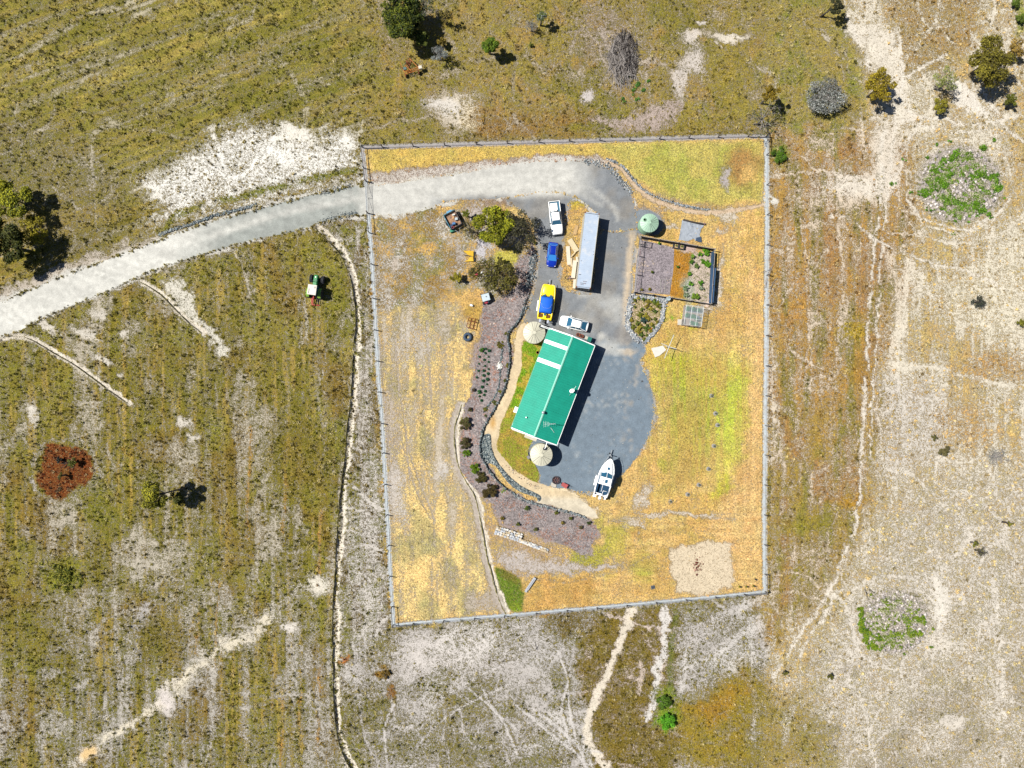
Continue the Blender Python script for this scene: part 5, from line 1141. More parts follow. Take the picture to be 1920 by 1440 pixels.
MB().loft(rings).build('foredeck', YEL, yb, True)
CB = plain('blue_canvas', C(0, 112, 244), .75, var=.07, scale=2, bump=.2)
rings = []
for i in range(13):
    f = i / 12; x_ = -1.75 + 2.55 * f; z_ = 1.95 + .10 * math.sin(f * math.pi) + (.05 if i in (6,) else 0) - (.30 if i == 0 else 0) - (.2 if i == 12 else 0)
    rings.append([(x_, -1.0, 1.52), (x_, -.96, z_ - .2), (x_, -.7, z_ - .03), (x_, 0, z_ + .04), (x_, .7, z_ - .03), (x_, .96, z_ - .2), (x_, 1.0, 1.52)])
cv = MB().loft(rings).build('boat_cover', CB, yb, True)
m = MB(); m.tube([(-.35, -.92, 1.93), (-.33, 0, 2.08), (-.35, .92, 1.93)], .022, 6); m.tube([(-.38, -.78, 2.02), (-.85, -.66, 2.06), (-1.0, -.3, 2.08), (-1.0, .3, 2.08), (-.85, .66, 2.06), (-.38, .78, 2.02)], .016, 5); m.build('cover_seam', plain('pale_piping', C(170, 200, 240), .6), cv)
for sg in (1, -1):
    MB().box(.92, sg * .55, 1.78, .35, .5, .25, rz=sg * .5).build('console_window', GLASS, yb, bevel=.03)
    MB().box(-2.15, sg * .62, 1.30, .5, .42, .05).build('stern_well', plain('brown_well', C(120, 70, 24), .8), yb)
MB().box(-2.2, 0, 1.42, .75, .5, .18).build('stern_seat', YEL, yb, bevel=.04); MB().box(-1.95, 0, 1.53, .4, .34, .04).build('stern_hatch', plain('teal_hatch', C(16, 90, 120), .5), yb)
m = MB(); m.box(-2.62, 0, 1.42, .22, 1.9, .16); m.build('transom', YEL, yb, bevel=.03)
for sg in (1, -1):
    t = MB(); t.loft([[(-2.72, sg * .62 - .14, 1.30), (-2.72, sg * .62 + .14, 1.30), (-2.72, sg * .62 + .14, 1.62), (-2.72, sg * .62 - .14, 1.62)], [(-2.95, sg * .62 - .19, 1.28), (-2.95, sg * .62 + .19, 1.28), (-2.95, sg * .62 + .17, 1.75), (-2.95, sg * .62 - .17, 1.75)], [(-3.3, sg * .62 - .15, 1.32), (-3.3, sg * .62 + .15, 1.32), (-3.3, sg * .62 + .12, 1.68), (-3.3, sg * .62 - .12, 1.68)]])
    o = t.build('outboard_motor', plain('motor_white', C(214, 220, 236), .35, coat=.5), yb, bevel=.05); m = MB(); m.tube([(-2.95, sg * .62, 1.3), (-2.98, sg * .62, .6)], [.09, .06], 8); m.build('outboard_leg', DARKST, o)
m = MB(); m.tube([(2.7, -.1, 1.72), (3.0, -.05, 1.78), (3.2, 0, 1.75)], .04, 6); m.build('bow_roller', ALU, yb)
trailer(yb, -2.4, 2.0, 1.30, 3.7, (-1.0, -.2))
for sg in (1,): MB().box(-.65, sg * 1.32, .80, 1.7, .20, .10).build('guard_and_shade_strip', PAINT_W, yb, bevel=.03)
MB().box(-.75, -1.38, .62, 1.9, .34, .05).build('guard_and_shade_strip', DARKST, yb)  # dark strip painted for the right mudguard lying in shadow

# --- white cabin boat
x, y = P(1134.5, 895, 1.3); wb = empty('trailer_boat', (x, y, 0), math.radians(90 - 15.7), 'white cabin cruiser with a navy cockpit on a trailer south of the gravel', 'boat')
GW = plain('white_gelcoat', (.80, .80, .80), .3, var=.03, coat=.5)
hull([(-3.0, 1.10, .8, 1.0, 1.75, 1.1), (-2.0, 1.2, .65, .92, 1.8, 1.1), (-1.0, 1.24, .6, .9, 1.85, 1.1), (0, 1.25, .6, .92, 1.9, 1.2), (.8, 1.2, .66, 1.0, 1.98, 1.75), (1.6, 1.03, .78, 1.15, 2.04, 1.95), (2.3, .74, .98, 1.35, 2.08, 2.02), (2.8, .42, 1.25, 1.6, 2.10, 2.06), (3.15, .10, 1.7, 1.85, 2.12, 2.1)], .18).build('hull', GW, wb, True)
rings = []
for x_, w_, z_ in ((.2, 1.0, 2.2), (.9, .98, 2.3), (1.6, .82, 2.3), (2.3, .56, 2.24), (2.9, .24, 2.16)): rings.append([(x_, -w_, z_ - .3), (x_, -w_ * .82, z_ - .04), (x_, 0, z_ + .04), (x_, w_ * .82, z_ - .04), (x_, w_, z_ - .3)])
MB().loft(rings).build('foredeck', GW, wb, True)
MB().box(1.55, 0, 2.345, .42, .42, .05).build('deck_hatch', GLASS, wb, bevel=.02)
# wheelhouse: hardtop and screens
m = MB(); q0 = [(-1.05, -.98, 2.62), (.15, -.92, 2.68), (.15, .92, 2.68), (-1.05, .98, 2.62)]; m.slab(q0, .08); ht = m.build('hardtop', GW, wb, bevel=.03)
MB().box(-.42, -.12, 2.755, .55, .42, .04).build('roof_hatch', GLASS, ht); MB().box(-.45, .42, 2.755, .28, .14, .04).build('roof_hatch', GLASS, ht)
for sg in (1, -1):
    quadpart(wb, 'windscreen', [(.95, 0, 2.33) if sg < 0 else (.95, .03, 2.33), (.70, sg * .92, 2.18), (.17, sg * .88, 2.66), (.22, sg * .03, 2.68)][::1 if sg > 0 else -1], GLASS, .02)
    quadpart(wb, 'side_window', [(.68, sg * 1.0, 2.1), (-.95, sg * 1.08, 1.95), (-.95, sg * 1.0, 2.6), (.15, sg * .94, 2.64)][::1 if sg > 0 else -1], GLASS, .02)
    m = MB(); m.tube([(.16, sg * .93, 2.66), (.85, sg * .98, 2.12)], .035, 6); m.tube([(-1.0, sg * .98, 2.62), (-1.05, sg * 1.08, 1.85)], .035, 6); m.build('cabin_pillar', GW, wb)
m = MB(); m.tube([(.96, 0, 2.34), (.2, 0, 2.70)], .035, 6); m.build('cabin_pillar', GW, wb)
NAVY = plain('navy_deck', C(16, 74, 112), .7, var=.15, scale=3); MB().box(-1.70, 0, 1.16, 2.1, 2.0, .06).build('cockpit_floor', NAVY, wb)
MB().box(-1.5, -.0, 1.22, 1.7, .05, .04).build('floor_trim', GW, wb)
for q_ in ((-1.55, .84, .18), (-1.55, -.90, .16)): MB().box(q_[0], q_[1], 1.5, 2.0, q_[2], .55).build('side_bench', NAVY, wb)
m = MB(); m.tube([(-1.15, -1.0, 1.9), (-2.3, -.98, 1.9)], .03, 6); m.build('hand_rail', ALU, wb)
m = MB(); m.tube([(-2.1, -.25, 1.5), (-2.1, -.85, 1.5), (-2.75, -.85, 1.5), (-2.75, -.25, 1.5), (-2.1, -.25, 1.5)], .04, 6); m.build('bait_frame', GW, wb); MB().box(-2.42, -.55, 1.42, .58, .52, .06).build('bait_tray', NAVY, wb)
MB().box(-2.75, .3, 1.5, .35, 1.1, .6).build('transom_box', GW, wb, bevel=.05); MB().box(-2.78, .85, 1.84, .24, .3, .03).build('transom_hatch', DARKST, wb)
for sg in (1, -1): MB().box(-3.2, sg * .80, 1.15, .45, .5, .06).build('swim_step', GW, wb, bevel=.03)
t = MB(); t.loft([[(-3.02, -.17, 1.4), (-3.02, .17, 1.4), (-3.02, .15, 1.95), (-3.02, -.15, 1.95)], [(-3.3, -.2, 1.4), (-3.3, .2, 1.4), (-3.3, .17, 2.05), (-3.3, -.17, 2.05)], [(-3.62, -.14, 1.45), (-3.62, .14, 1.45), (-3.62, .12, 1.9), (-3.62, -.12, 1.9)]]); om = t.build('outboard_motor', GW, wb, bevel=.05); m = MB(); m.tube([(-3.25, 0, 1.4), (-3.3, 0, .55)], [.1, .07], 8); m.build('outboard_leg', DARKST, om); MB().box(-3.45, -.0, 1.96, .2, .3, .03).build('cowl_stripe', DARKST, om)
m = MB(); m.tube([(1.2, .95, 2.1), (1.3, .95, 2.55), (2.2, .68, 2.58), (3.1, .12, 2.6), (3.1, -.12, 2.6), (2.2, -.68, 2.58), (1.3, -.95, 2.55), (1.2, -.95, 2.1)], .022, 6)
for a, b in ((2.2, .68), (2.2, -.68), (3.1, .1)): m.tube([(a, b, 2.05), (a, b, 2.58)], .02, 5)
m.build('bow_rail', ALU, wb)
m = MB(); m.tube([(3.0, 0, 2.14), (3.45, 0, 2.16)], .05, 6); m.box(3.3, .12, 2.2, .2, .16, .14); m.build('anchor', DARKST, wb)
trailer(wb, -2.8, 2.3, 1.34, 4.3, (-1.35, -.5))
m = MB(); m.box(3.5, 0, .95, .12, .12, 1.1); m.tube([(3.5, -.25, .95), (3.5, .25, .95)], .06, 6); m.box(3.15, .3, .55, .25, .12, .3); m.build('winch_post', ALU, wb)

# --- tractor
GRN = plain('tractor_green', C(70, 166, 96), .45, var=.08, coat=.2); DGR = plain('tractor_dark_green', C(16, 66, 64), .5); LIME = plain('mudguard_lime', C(150, 196, 74), .5)
x, y = P(591, 541, 1.0); tr = empty('tractor', (x, y, 0), math.radians(90 - 8), 'green tractor with a white cab roof standing in the west paddock', 'tractor')
def tyre(root, cx, cy, r, w, rimc, sgn):
    m = MB(); n = 28; pr = [(r * .62, -w / 2), (r * .9, -w / 2), (r, -w * .36), (r, w * .36), (r * .9, w / 2), (r * .62, w / 2)]
    rings = [[(cx + a * math.cos(2 * math.pi * k / n), cy + b, r + a * math.sin(2 * math.pi * k / n)) for k in range(n)] for a, b in pr]; m.loft(rings)
    o = m.build('wheel', RUBBER, root)
    m = MB()
    for k in range(n):
        a = 2 * math.pi * k / n
        for sg in (1, -1):
            a2 = a + (0 if sg > 0 else math.pi / n)
            c = Vector((cx + (r + .015) * math.cos(a2), cy + sg * w * .23, r + (r + .015) * math.sin(a2)))
            u = Vector((-math.sin(a2), 0, math.cos(a2))); rr = Vector((math.cos(a2), 0, math.sin(a2))); v_ = (Vector((0, 1, 0)) + u * .5 * sg).normalized(); w2 = v_.cross(rr)
            vs = [c + v_ * p * w * .24 + w2 * q * .035 + rr * h for h in (-.03, .03) for p, q in ((-1, -1), (1, -1), (1, 1), (-1, 1))]
            m.add(vs, [(3, 2, 1, 0), (4, 5, 6, 7), (0, 1, 5, 4), (1, 2, 6, 5), (2, 3, 7, 6), (3, 0, 4, 7)])
    m.build('tread', RUBBER, o)
    m = MB(); m.tube([(cx, cy - w * .3, r), (cx, cy + w * .3, r)], r * .62, 18); m.build('rim', rimc, o)
for sg in (1, -1):
    tyre(tr, 1.55, sg * .92, .58, .42, YEL, sg); tyre(tr, -.75, sg * .95, .80, .48, YEL, sg)
    rings = []
    for k in range(9):
        a = math.radians(20 + 120 * k / 8); rings.append([(-.75 + .9 * math.cos(a), sg * .68, .8 + .9 * math.sin(a)), (-.75 + .9 * math.cos(a), sg * 1.16, .8 + .9 * math.sin(a)), (-.75 + .94 * math.cos(a), sg * 1.16, .8 + .94 * math.sin(a)), (-.75 + .94 * math.cos(a), sg * .68, .8 + .94 * math.sin(a))])
    MB().loft(rings).build('mudguard', LIME, tr)
m = MB(); rings = []
for x_, w_, z0, z1 in ((.35, .34, .85, 1.62), (1.2, .33, .85, 1.60), (1.9, .31, .80, 1.54), (2.12, .27, .80, 1.42)): rings.append([(x_, -w_, z0), (x_, -w_, z1 - .1), (x_, -w_ * .7, z1), (x_, w_ * .7, z1), (x_, w_, z1 - .1), (x_, w_, z0)])
m.loft(rings).build('bonnet', GRN, tr, bevel=.02)
MB().box(1.25, 0, 1.6, .10, .66, .05).build('bonnet_strap', DGR, tr); MB().box(1.75, 0, 1.56, .18, .14, .08).build('intake', PAINT_W, tr)
m = MB(); m.box(.6, 0, .62, 2.6, .5, .45); m.box(1.55, 0, .6, .2, 1.5, .18); m.box(-.75, 0, .8, .35, 1.5, .35); m.build('chassis', DGR, tr)
m = MB(); m.tube([(1.0, .26, 1.5), (1.0, .26, 2.25)], .045, 8); m.build('exhaust_pipe', DARKST, tr)
cx0, cx1 = -1.15, .35
for xx in (cx0, cx1):
    for sg in (1, -1): m = MB(); m.tube([(xx, sg * .62, 1.1), (xx * .96, sg * .60, 2.5)], .04, 6); m.build('cab_pillar', DGR, tr)
m = MB(); m.slab([(cx0 - .05, -.70, 2.5), (cx1 + .05, -.70, 2.5), (cx1 + .05, .70, 2.5), (cx0 - .05, .70, 2.5)], .12); rf = m.build('cab_roof', plain('cab_cream', C(244, 238, 222), .5, var=.04), tr, bevel=.05)
MB().box(cx0 + .5, .45, 2.64, .75, .06, .02).build('roof_slot', DARKST, rf); MB().box(.05, -.42, 2.64, .16, .14, .03).build('roof_vent', DARKST, rf); MB().box(-.12, -.42, 2.64, .07, .14, .03).build('roof_vent', RED, rf)
quadpart(tr, 'windscreen', [(cx1, -.58, 1.2), (cx1, .58, 1.2), (cx1 - .02, .58, 2.45), (cx1 - .02, -.58, 2.45)], GLASS); quadpart(tr, 'rear_window', [(cx0, .58, 1.2), (cx0, -.58, 1.2), (cx0, -.58, 2.45), (cx0, .58, 2.45)], GLASS)
for sg in (1, -1): quadpart(tr, 'side_window', [(cx0, sg * .62, 1.2), (cx1, sg * .62, 1.2), (cx1, sg * .60, 2.45), (cx0, sg * .60, 2.45)][::1 if sg < 0 else -1], GLASS)
MB().box(-.5, 0, 1.35, .5, .5, .5).build('seat', DARKST, tr, bevel=.05)
m = MB(); m.box(-.4, 0, 1.0, 1.5, 1.2, .2); m.build('cab_floor', DGR, tr)
x, y = P(590, 563, .6); im = empty('tractor_implement', (x, y, 0), math.radians(90 - 4), 'red two-armed implement hitched behind the green tractor', 'implement')
m = MB(); m.box(.0, .18, .85, 1.45, .12, .16); m.box(0.0, .42, .70, 1.3, .10, .14); m.box(.1, .3, .95, .14, .4, .10); m.build('frame', RED, im, bevel=.02)
m = MB(); m.tube([(-.72, .5, .35), (-.72, -.75, .35)], .07, 6); m.tube([(.55, .1, .9), (-.70, -.05, .40)], .05, 6); m.build('crossbar', RED, im)
m = MB(); m.tube([(.7, -.1, .6), (-.6, -.65, .35)], .05, 6); m.tube([(.7, .2, .75), (1.1, .1, .8)], .05, 6); m.build('link_arm', DARKST, im)
for yy in (.3, 0, -.35): m = MB(); m.tube([(-.72, yy, .35), (-.85, yy, .0)], .035, 5); m.build('tine', DARKST, im)
# ================================================================ PLANTS
BARK = plain('bark', C(120, 112, 104), .95, var=.3, scale=4, bump=.4); DEADW = plain('dead_wood', C(170, 162, 156), .95, var=.25, scale=5, bump=.3); DARKBARK = plain('dark_bark', C(78, 70, 66), .95, var=.3, scale=4)
def leaf_arrays(blobs, n, size, col, var=.35, flat=.55, shell=.55, alt=None, altp=.0, lean=1.6, rs=RS):
    """leaf clumps: n small two-triangle blades spread through ellipsoid blobs (x,y,z,r)"""
    B = np.array(blobs, float); w = B[:, 3] ** 2; idx = rs.choice(len(B), n, p=w / w.sum())
    d = rs.normal(size=(n, 3)); d /= np.linalg.norm(d, axis=1)[:, None]
    rr = shell + (1 - shell) * rs.rand(n); rr *= 1 + rs.normal(size=n) * .10
    # gather leaves into twiggy clumps so that gaps open between them
    clump = rs.randint(0, 26, n); cd = rs.normal(size=(len(B), 26, 3)); cd /= np.linalg.norm(cd, axis=2)[:, :, None]
    d = d * .45 + cd[idx, clump] * .8; d /= np.linalg.norm(d, axis=1)[:, None]
    c = B[idx, :3] + d * (B[idx, 3] * rr)[:, None] * np.array([1, 1, flat])
    c[:, 2] = np.maximum(c[:, 2], .04)
    nrm = rs.normal(size=(n, 3)) + np.array([0, 0, lean]) + d * .8; nrm /= np.linalg.norm(nrm, axis=1)[:, None]
    t = np.cross(nrm, rs.normal(size=(n, 3))); t /= np.linalg.norm(t, axis=1)[:, None]; b = np.cross(nrm, t)
    s = size * (.6 + .8 * rs.rand(n))
    t *= s[:, None]; b *= (s * .55)[:, None]
    V = np.stack([c - t, c + b, c + t, c - b], 1).reshape(-1, 3)
    F = np.arange(n * 4).reshape(-1, 4)
    shade = 1 + rs.uniform(-var, var, n); tone = 1 + (rs.rand(len(B))[idx] - .5) * .5
    base = np.tile(np.array(col), (n, 1))
    if alt is not None: base = np.where((rs.rand(n) < altp)[:, None], np.array(alt), base)
    cc = np.clip(base * (shade * tone)[:, None], .003, .8)
    return V, F, np.repeat(cc, 4, 0)
def blades(cx, cy, n, r, h, rs=RS, w=.02, splay=.9):
    """radiating blades rooted at one point"""
    V = []; F = []
    for k in range(n):
        a = rs.rand() * 6.283; l = r * (.5 + .5 * rs.rand()); hh = h * (.5 + .5 * rs.rand()); dx, dy = math.cos(a), math.sin(a); i = len(V)
        V += [(cx - dy * w, cy + dx * w, 0), (cx + dy * w, cy - dx * w, 0), (cx + dx * l * .6 * splay + dy * w * .7, cy + dy * l * .6 * splay - dx * w * .7, hh), (cx + dx * l, cy + dy * l, hh * .8), (cx + dx * l * .6 * splay - dy * w * .7, cy + dy * l * .6 * splay + dx * w * .7, hh)]
        F += [(i, i + 1, i + 2, i + 4), (i + 4, i + 2, i + 3, i + 3)]
    return V, F
def limb(m, p, d, L_, r, depth, rs, spread=.6, up=.15, tips=None, n=5):
    q = [Vector(p)]; d = Vector(d).normalized(); k = 3
    for i in range(k):
        d = (d + Vector(rs.normal(size=3)) * .18 + Vector((0, 0, up * .3))).normalized(); q.append(q[-1] + d * L_ / k)
    m.tube(q, [r * (1 - .5 * i / k) for i in range(k + 1)], n)
    if depth > 0:
        for j in range(3 if depth > 1 else 4):
            v = (d + Vector(rs.normal(size=3)) * spread).normalized(); v.z = v.z * .5 + up
            limb(m, q[-1] if j % 2 else q[-2], v, L_ * .66, r * .5, depth - 1, rs, spread, up, tips, max(3, n - 1))
    elif tips is not None: tips.append(q[-1])
def tree(px, py, h, r, label, col, nleaf=3500, size=.16, nb=9, cat='tree', name='tree', bark=None, alt=None, altp=0, group=None, flat=.7, seed=1, depth=1, elong=(1, 1, 0), lean=(0, 0), low=.45, blobs=None, bare=0, tr=.13):
    """crown centre seen at plan pixel px,py; h = top height, r = crown radius in metres"""
    rs = np.random.RandomState(seed); zc = h * .72
    x, y = P(px, py, zc); t = empty(name, (x + lean[0], y + lean[1], 0), label=label, cat=cat, group=group)
    ex, ey, rot = elong; cr, sr = math.cos(math.radians(rot)), math.sin(math.radians(rot))
    if blobs is None:
        blobs = [(0, 0, zc, r * .42)]
        for k in range(nb):
            a = 6.283 * k / nb + rs.uniform(-.4, .4); q = r * rs.uniform(.45, .72); u, v = q * math.cos(a) * ex, q * math.sin(a) * ey
            blobs.append((u * cr - v * sr, u * sr + v * cr, zc + rs.uniform(-.30, .22) * h * .5, r * rs.uniform(.20, .33)))
    blobs = [(b[0] - lean[0], b[1] - lean[1], b[2], b[3]) for b in blobs]
    m = MB(); top = Vector((-lean[0] * .5, -lean[1] * .5, h * low)); tips = []
    m.tube([(0, 0, -.1), Vector((0, 0, 0)).lerp(top, .5) + Vector((.05, .04, 0)), top], [tr * 1.25, tr, tr * .8], 8)
    m.build('trunk', bark or BARK, t, True)
    m = MB()
    for b in blobs[:12]:
        e = Vector(b[:3]); mid2 = top.lerp(e, .5) + Vector(rs.normal(size=3)) * .12 + Vector((0, 0, .1)); m.tube([top * .92, mid2, e], [tr * .6, tr * .36, tr * .14], 5)
        for j in range(3 + bare): limb(m, top.lerp(e, .45 + .18 * (j % 4)), Vector(rs.normal(size=3)) + (e - top) * .3, b[3] * 1.1, tr * .2, depth if bare else 0, rs, n=4)
    m.build('limb', bark or BARK, t, False)
    if nleaf:
        V, F, T = leaf_arrays(blobs, nleaf, size, col, flat=flat, alt=alt, altp=altp, rs=rs); np_mesh('crown', V, F, LEAFM, t, T)
    return t
OLV = C(150, 150, 44); OLV2 = C(122, 128, 40); DKG = C(74, 96, 38); BRG = C(104, 146, 38); GREYL = C(160, 168, 164); YOL = C(182, 156, 44); BRN = C(104, 92, 56)
# trees by the parked vehicles
tree(927, 421, 5.6, 3.5, 'largest olive-green tree, full crown between the blue junk trailer and the white ute', C(186, 186, 44), 8000, .15, 14, alt=C(116, 124, 30), altp=.4, seed=3, tr=.17, flat=.6)
tree(974, 428, 4.8, 3.5, 'sparse bushy tree coloured dark for the shade beside the largest olive tree, nearest the ute', C(104, 100, 66), 2300, .12, 9, seed=8, alt=C(64, 66, 50), altp=.5, bare=1, flat=.6)  # dark leaf tints stand for the shade east of the large tree
tree(921, 512, 5.0, 3.6, 'thin dull olive tree with open branches above the small white tractor', C(128, 122, 48), 3200, .13, 11, seed=5, alt=C(90, 84, 44), altp=.45, bare=1, elong=(1.35, .8, -8), flat=.5)
tree(880, 428, 3.6, 2.2, 'leafless dark branching tree just below the blue junk trailer', C(80, 80, 50), 260, .10, 6, seed=9, bare=2, bark=DARKBARK)
tree(873, 401, 2.4, .75, 'small olive bush touching the corner of the blue junk trailer', OLV2, 700, .12, 5, cat='shrub', name='shrub', seed=14)
tree(855, 520, 2.0, 1.1, 'loose yellow-green bush at the west edge of the thin olive tree', C(170, 160, 50), 700, .13, 6, cat='shrub', name='shrub', seed=15); tree(938, 489, 2.0, .8, 'small dark-leaved bush on the yellow grass square below the largest olive tree', C(110, 104, 44), 600, .12, 5, cat='shrub', name='shrub', seed=16)
# north paddock
tree(772, 22, 5.6, 2.3, 'second dark green tree, half merged with the big one at the top edge', C(100, 112, 34), 3400, .14, 8, seed=121, alt=C(56, 72, 30), altp=.5); tree(774, 56, 4.6, 1.7, 'smaller dark green tree between the big one and the round one', C(104, 116, 40), 2200, .13, 6, seed=122, alt=C(60, 76, 30), altp=.5)
tree(748, 32, 6.8, 3.7, 'big dark green tree at the top edge of the paddock', C(124, 132, 36), 8200, .14, 14, seed=21, alt=C(56, 74, 30), altp=.5, elong=(.75, 1.2, 0), tr=.2)
tree(733, 18, 3.6, 1.3, 'small dark bare tree left of the big dark green tree', C(90, 90, 50), 260, .10, 5, seed=22, bare=2, bark=DARKBARK); tree(720, 8, 1.6, .8, 'low green bush at the top edge left of the big dark tree', OLV2, 500, .12, 4, cat='shrub', name='shrub', seed=23)
tree(793, 12, 4.4, 2.2, 'grey half-dead tree on the right shoulder of the big dark tree', C(130, 130, 110), 1100, .11, 7, seed=24, bare=2, bark=DEADW, alt=DKG, altp=.4)
tree(791, 71, 4.2, 1.35, 'round green tree below the big dark tree, beside the grey bush', C(108, 118, 52), 3000, .11, 6, seed=25, alt=C(140, 150, 60), altp=.3); tree(823, 99, 3.2, 1.7, 'grey leafless bush below the round green tree', GREYL, 1100, .07, 7, seed=26, bare=3, bark=DEADW, cat='shrub', name='shrub')
tree(834, 28, 4.0, 1.0, 'slim dark tree just right of the big dark tree group, by itself in the grass', C(140, 126, 62), 380, .10, 5, seed=27, bare=2); tree(828, 78, 2.0, .9, 'low yellow-brown bush above the grey leafless bush', C(152, 132, 50), 800, .11, 5, seed=28, cat='shrub', name='shrub')
tree(917, 82, 4.6, 1.55, 'lone bright green pine-like tree standing clear in the north paddock', C(124, 148, 34), 4200, .11, 7, seed=31, alt=C(84, 116, 28), altp=.4, flat=1.0)
tree(1015, 30, 4.0, 1.0, 'green-topped thin tree with a bare grey skirt north of the stick pile', C(110, 124, 44), 1300, .11, 5, seed=32, bare=2, alt=GREYL, altp=.3); tree(997, 47, 2.6, 1.2, 'low grey bare bush leaning on the green-topped thin tree', GREYL, 350, .06, 5, seed=33, bare=3, bark=DEADW, cat='shrub', name='shrub')
tree(995, 83, .7, .45, 'tiny green bush under the green-topped thin tree', OLV2, 260, .09, 3, seed=34, cat='shrub', name='shrub')
tree(1571, 10, 4.6, 1.6, 'dark thin tree at the top edge near the sandy tracks', C(70, 74, 46), 900, .13, 5, seed=35, bark=DARKBARK, bare=1, lean=(-1.2, 0))
tree(1445, 175, 5.4, 1.7, 'olive brown tree north of the north-east fence corner', C(176, 148, 44), 2800, .11, 6, seed=36, alt=C(110, 96, 36), altp=.4); tree(1434, 218, 4.6, 3.4, 'bare dark branching tree hanging over the north-east fence corner', C(110, 118, 52), 420, .11, 9, seed=37, bare=3, bark=DEADW)
tree(1549, 181, 2.8, 3.4, 'large grey-blue spiky shrub east of the fence corner', C(186, 188, 182), 3400, .12, 16, seed=38, bare=4, bark=DEADW, cat='shrub', name='shrub', flat=.5, alt=C(118, 126, 118), altp=.35)
tree(1650, 162, 5.4, 2.7, 'golden olive tree between the grey shrub and the sandy track', C(186, 166, 46), 4400, .13, 9, seed=39, alt=C(130, 112, 34), altp=.35, bare=1); tree(1776, 150, 4.6, 2.2, 'thin pale green tree beside the white sand patch', C(152, 160, 84), 800, .11, 8, seed=40, bare=2, bark=DEADW); tree(1764, 196, 2.4, 1.6, 'sparse yellow-green bush south of the thin pale tree', C(168, 160, 50), 1000, .12, 7, seed=41, cat='shrub', name='shrub', bare=1)
tree(1862, 110, 7.0, 4.0, 'tall olive gold tree near the east edge, the biggest on that side', C(160, 150, 54), 8000, .14, 12, seed=42, alt=C(112, 104, 40), altp=.45, elong=(.85, 1.25, 0), tr=.2); tree(1905, 90, 3.4, 1.7, 'pale brown bush cut by the east edge beside the tallest olive gold tree', C(180, 150, 74), 1200, .12, 6, seed=43, cat='shrub', name='shrub', bare=1); tree(1896, 187, 2.6, 1.2, 'green bush with a pale trunk at the foot of the tallest olive gold tree', C(120, 124, 44), 900, .12, 5, seed=44, cat='shrub', name='shrub')
# west edge
tree(-4, 456, 7.2, 4.3, 'huge dark green tree on the left edge above the drive', C(92, 96, 28), 9500, .16, 15, seed=45, alt=C(60, 70, 24), altp=.4, elong=(1, 1.2, 0), tr=.25); tree(18, 372, 5.0, 3.4, 'bright yellow-green crown above the huge dark tree on the left edge', C(196, 194, 44), 5600, .15, 9, seed=46, alt=C(110, 120, 30), altp=.4); tree(60, 430, 3.0, 2.8, 'loose yellow bush spreading right of the huge dark tree', C(176, 164, 48), 2000, .14, 9, seed=47, cat='shrub', name='shrub')
tree(284, 929, 7.6, 2.5, 'lone slim olive tree with a long dark shadow in the west paddock', C(190, 184, 52), 5200, .14, 9, seed=48, alt=C(92, 96, 30), altp=.4, bare=1, lean=(2.6, .3), low=.6); tree(330, 935, 1.2, 1.3, 'low dark tufty bush at the foot of the lone slim olive tree', C(96, 100, 36), 700, .12, 6, seed=49, cat='shrub', name='shrub')
V, F, T = leaf_arrays([(*P(118 + RS.normal() * 17, 1078 + RS.normal() * 15), RS.uniform(.1, .5), RS.uniform(.2, .7)) for _ in range(46)], 4200, .10, C(186, 180, 66), alt=C(92, 108, 38), altp=.45, flat=.5, shell=.2); o = np_mesh('thicket', V, F, LEAFM, None, T); tag(o, 'low ragged yellow-green thicket in the lower left of the west paddock', 'shrub')
tree(133, 868, 1.8, 1.0, 'small dark leafed bush on the red mulch disc, right of centre', C(110, 112, 40), 700, .10, 5, seed=51, cat='shrub', name='shrub', bark=DARKBARK, bare=1); tree(112, 893, 1.9, .55, 'narrow dark bush on the red mulch disc, lower left', C(110, 104, 36), 380, .10, 4, seed=52, cat='shrub', name='shrub', elong=(.5, 1.4, 0)); tree(110, 863, 1.0, .7, 'grey charred bush on the red mulch disc, upper left', C(60, 66, 60), 300, .10, 4, seed=53, cat='shrub', name='shrub', bark=DARKBARK)
tree(1770, 846, 1.5, 1.0, 'round grey-brown bush in the pale east paddock, beside green tufts', C(124, 116, 72), 900, .10, 5, seed=54, cat='shrub', name='shrub'); tree(1753, 820, .8, .6, 'small dark olive bush north-west of the round grey-brown bush', C(112, 108, 56), 350, .09, 4, seed=55, cat='shrub', name='shrub'); tree(1870, 856, 1.6, 2.0, 'dead grey branching bush lying in the pale east paddock', GREYL, 300, .06, 8, seed=56, cat='shrub', name='shrub', bark=DEADW, bare=3)
tree(1830, 1020, 1.8, .6, 'small green bush with a thin dark shadow in the lower east paddock', C(132, 134, 46), 300, .10, 3, seed=57, cat='shrub', name='shrub', bare=1); tree(1842, 1036, 2.4, 1.1, 'leafless sapling beside the small green bush in the lower east paddock', C(120, 120, 80), 70, .08, 5, seed=58, bare=3, bark=DARKBARK); tree(1895, 983, 2.6, .5, 'thin sapling near the east edge of the lower paddock', C(136, 132, 44), 220, .10, 3, seed=59, bare=1, bark=DARKBARK)
tree(1838, 566, 1.6, 1.4, 'scraggly dark bush alone on the bleached sand in the east', C(78, 86, 70), 420, .10, 6, seed=60, cat='shrub', name='shrub', bare=2, bark=DARKBARK); tree(1915, 605, 1.2, .8, 'olive bush cut by the east edge beside the bleached sand', C(140, 138, 46), 500, .11, 4, seed=61, cat='shrub', name='shrub')
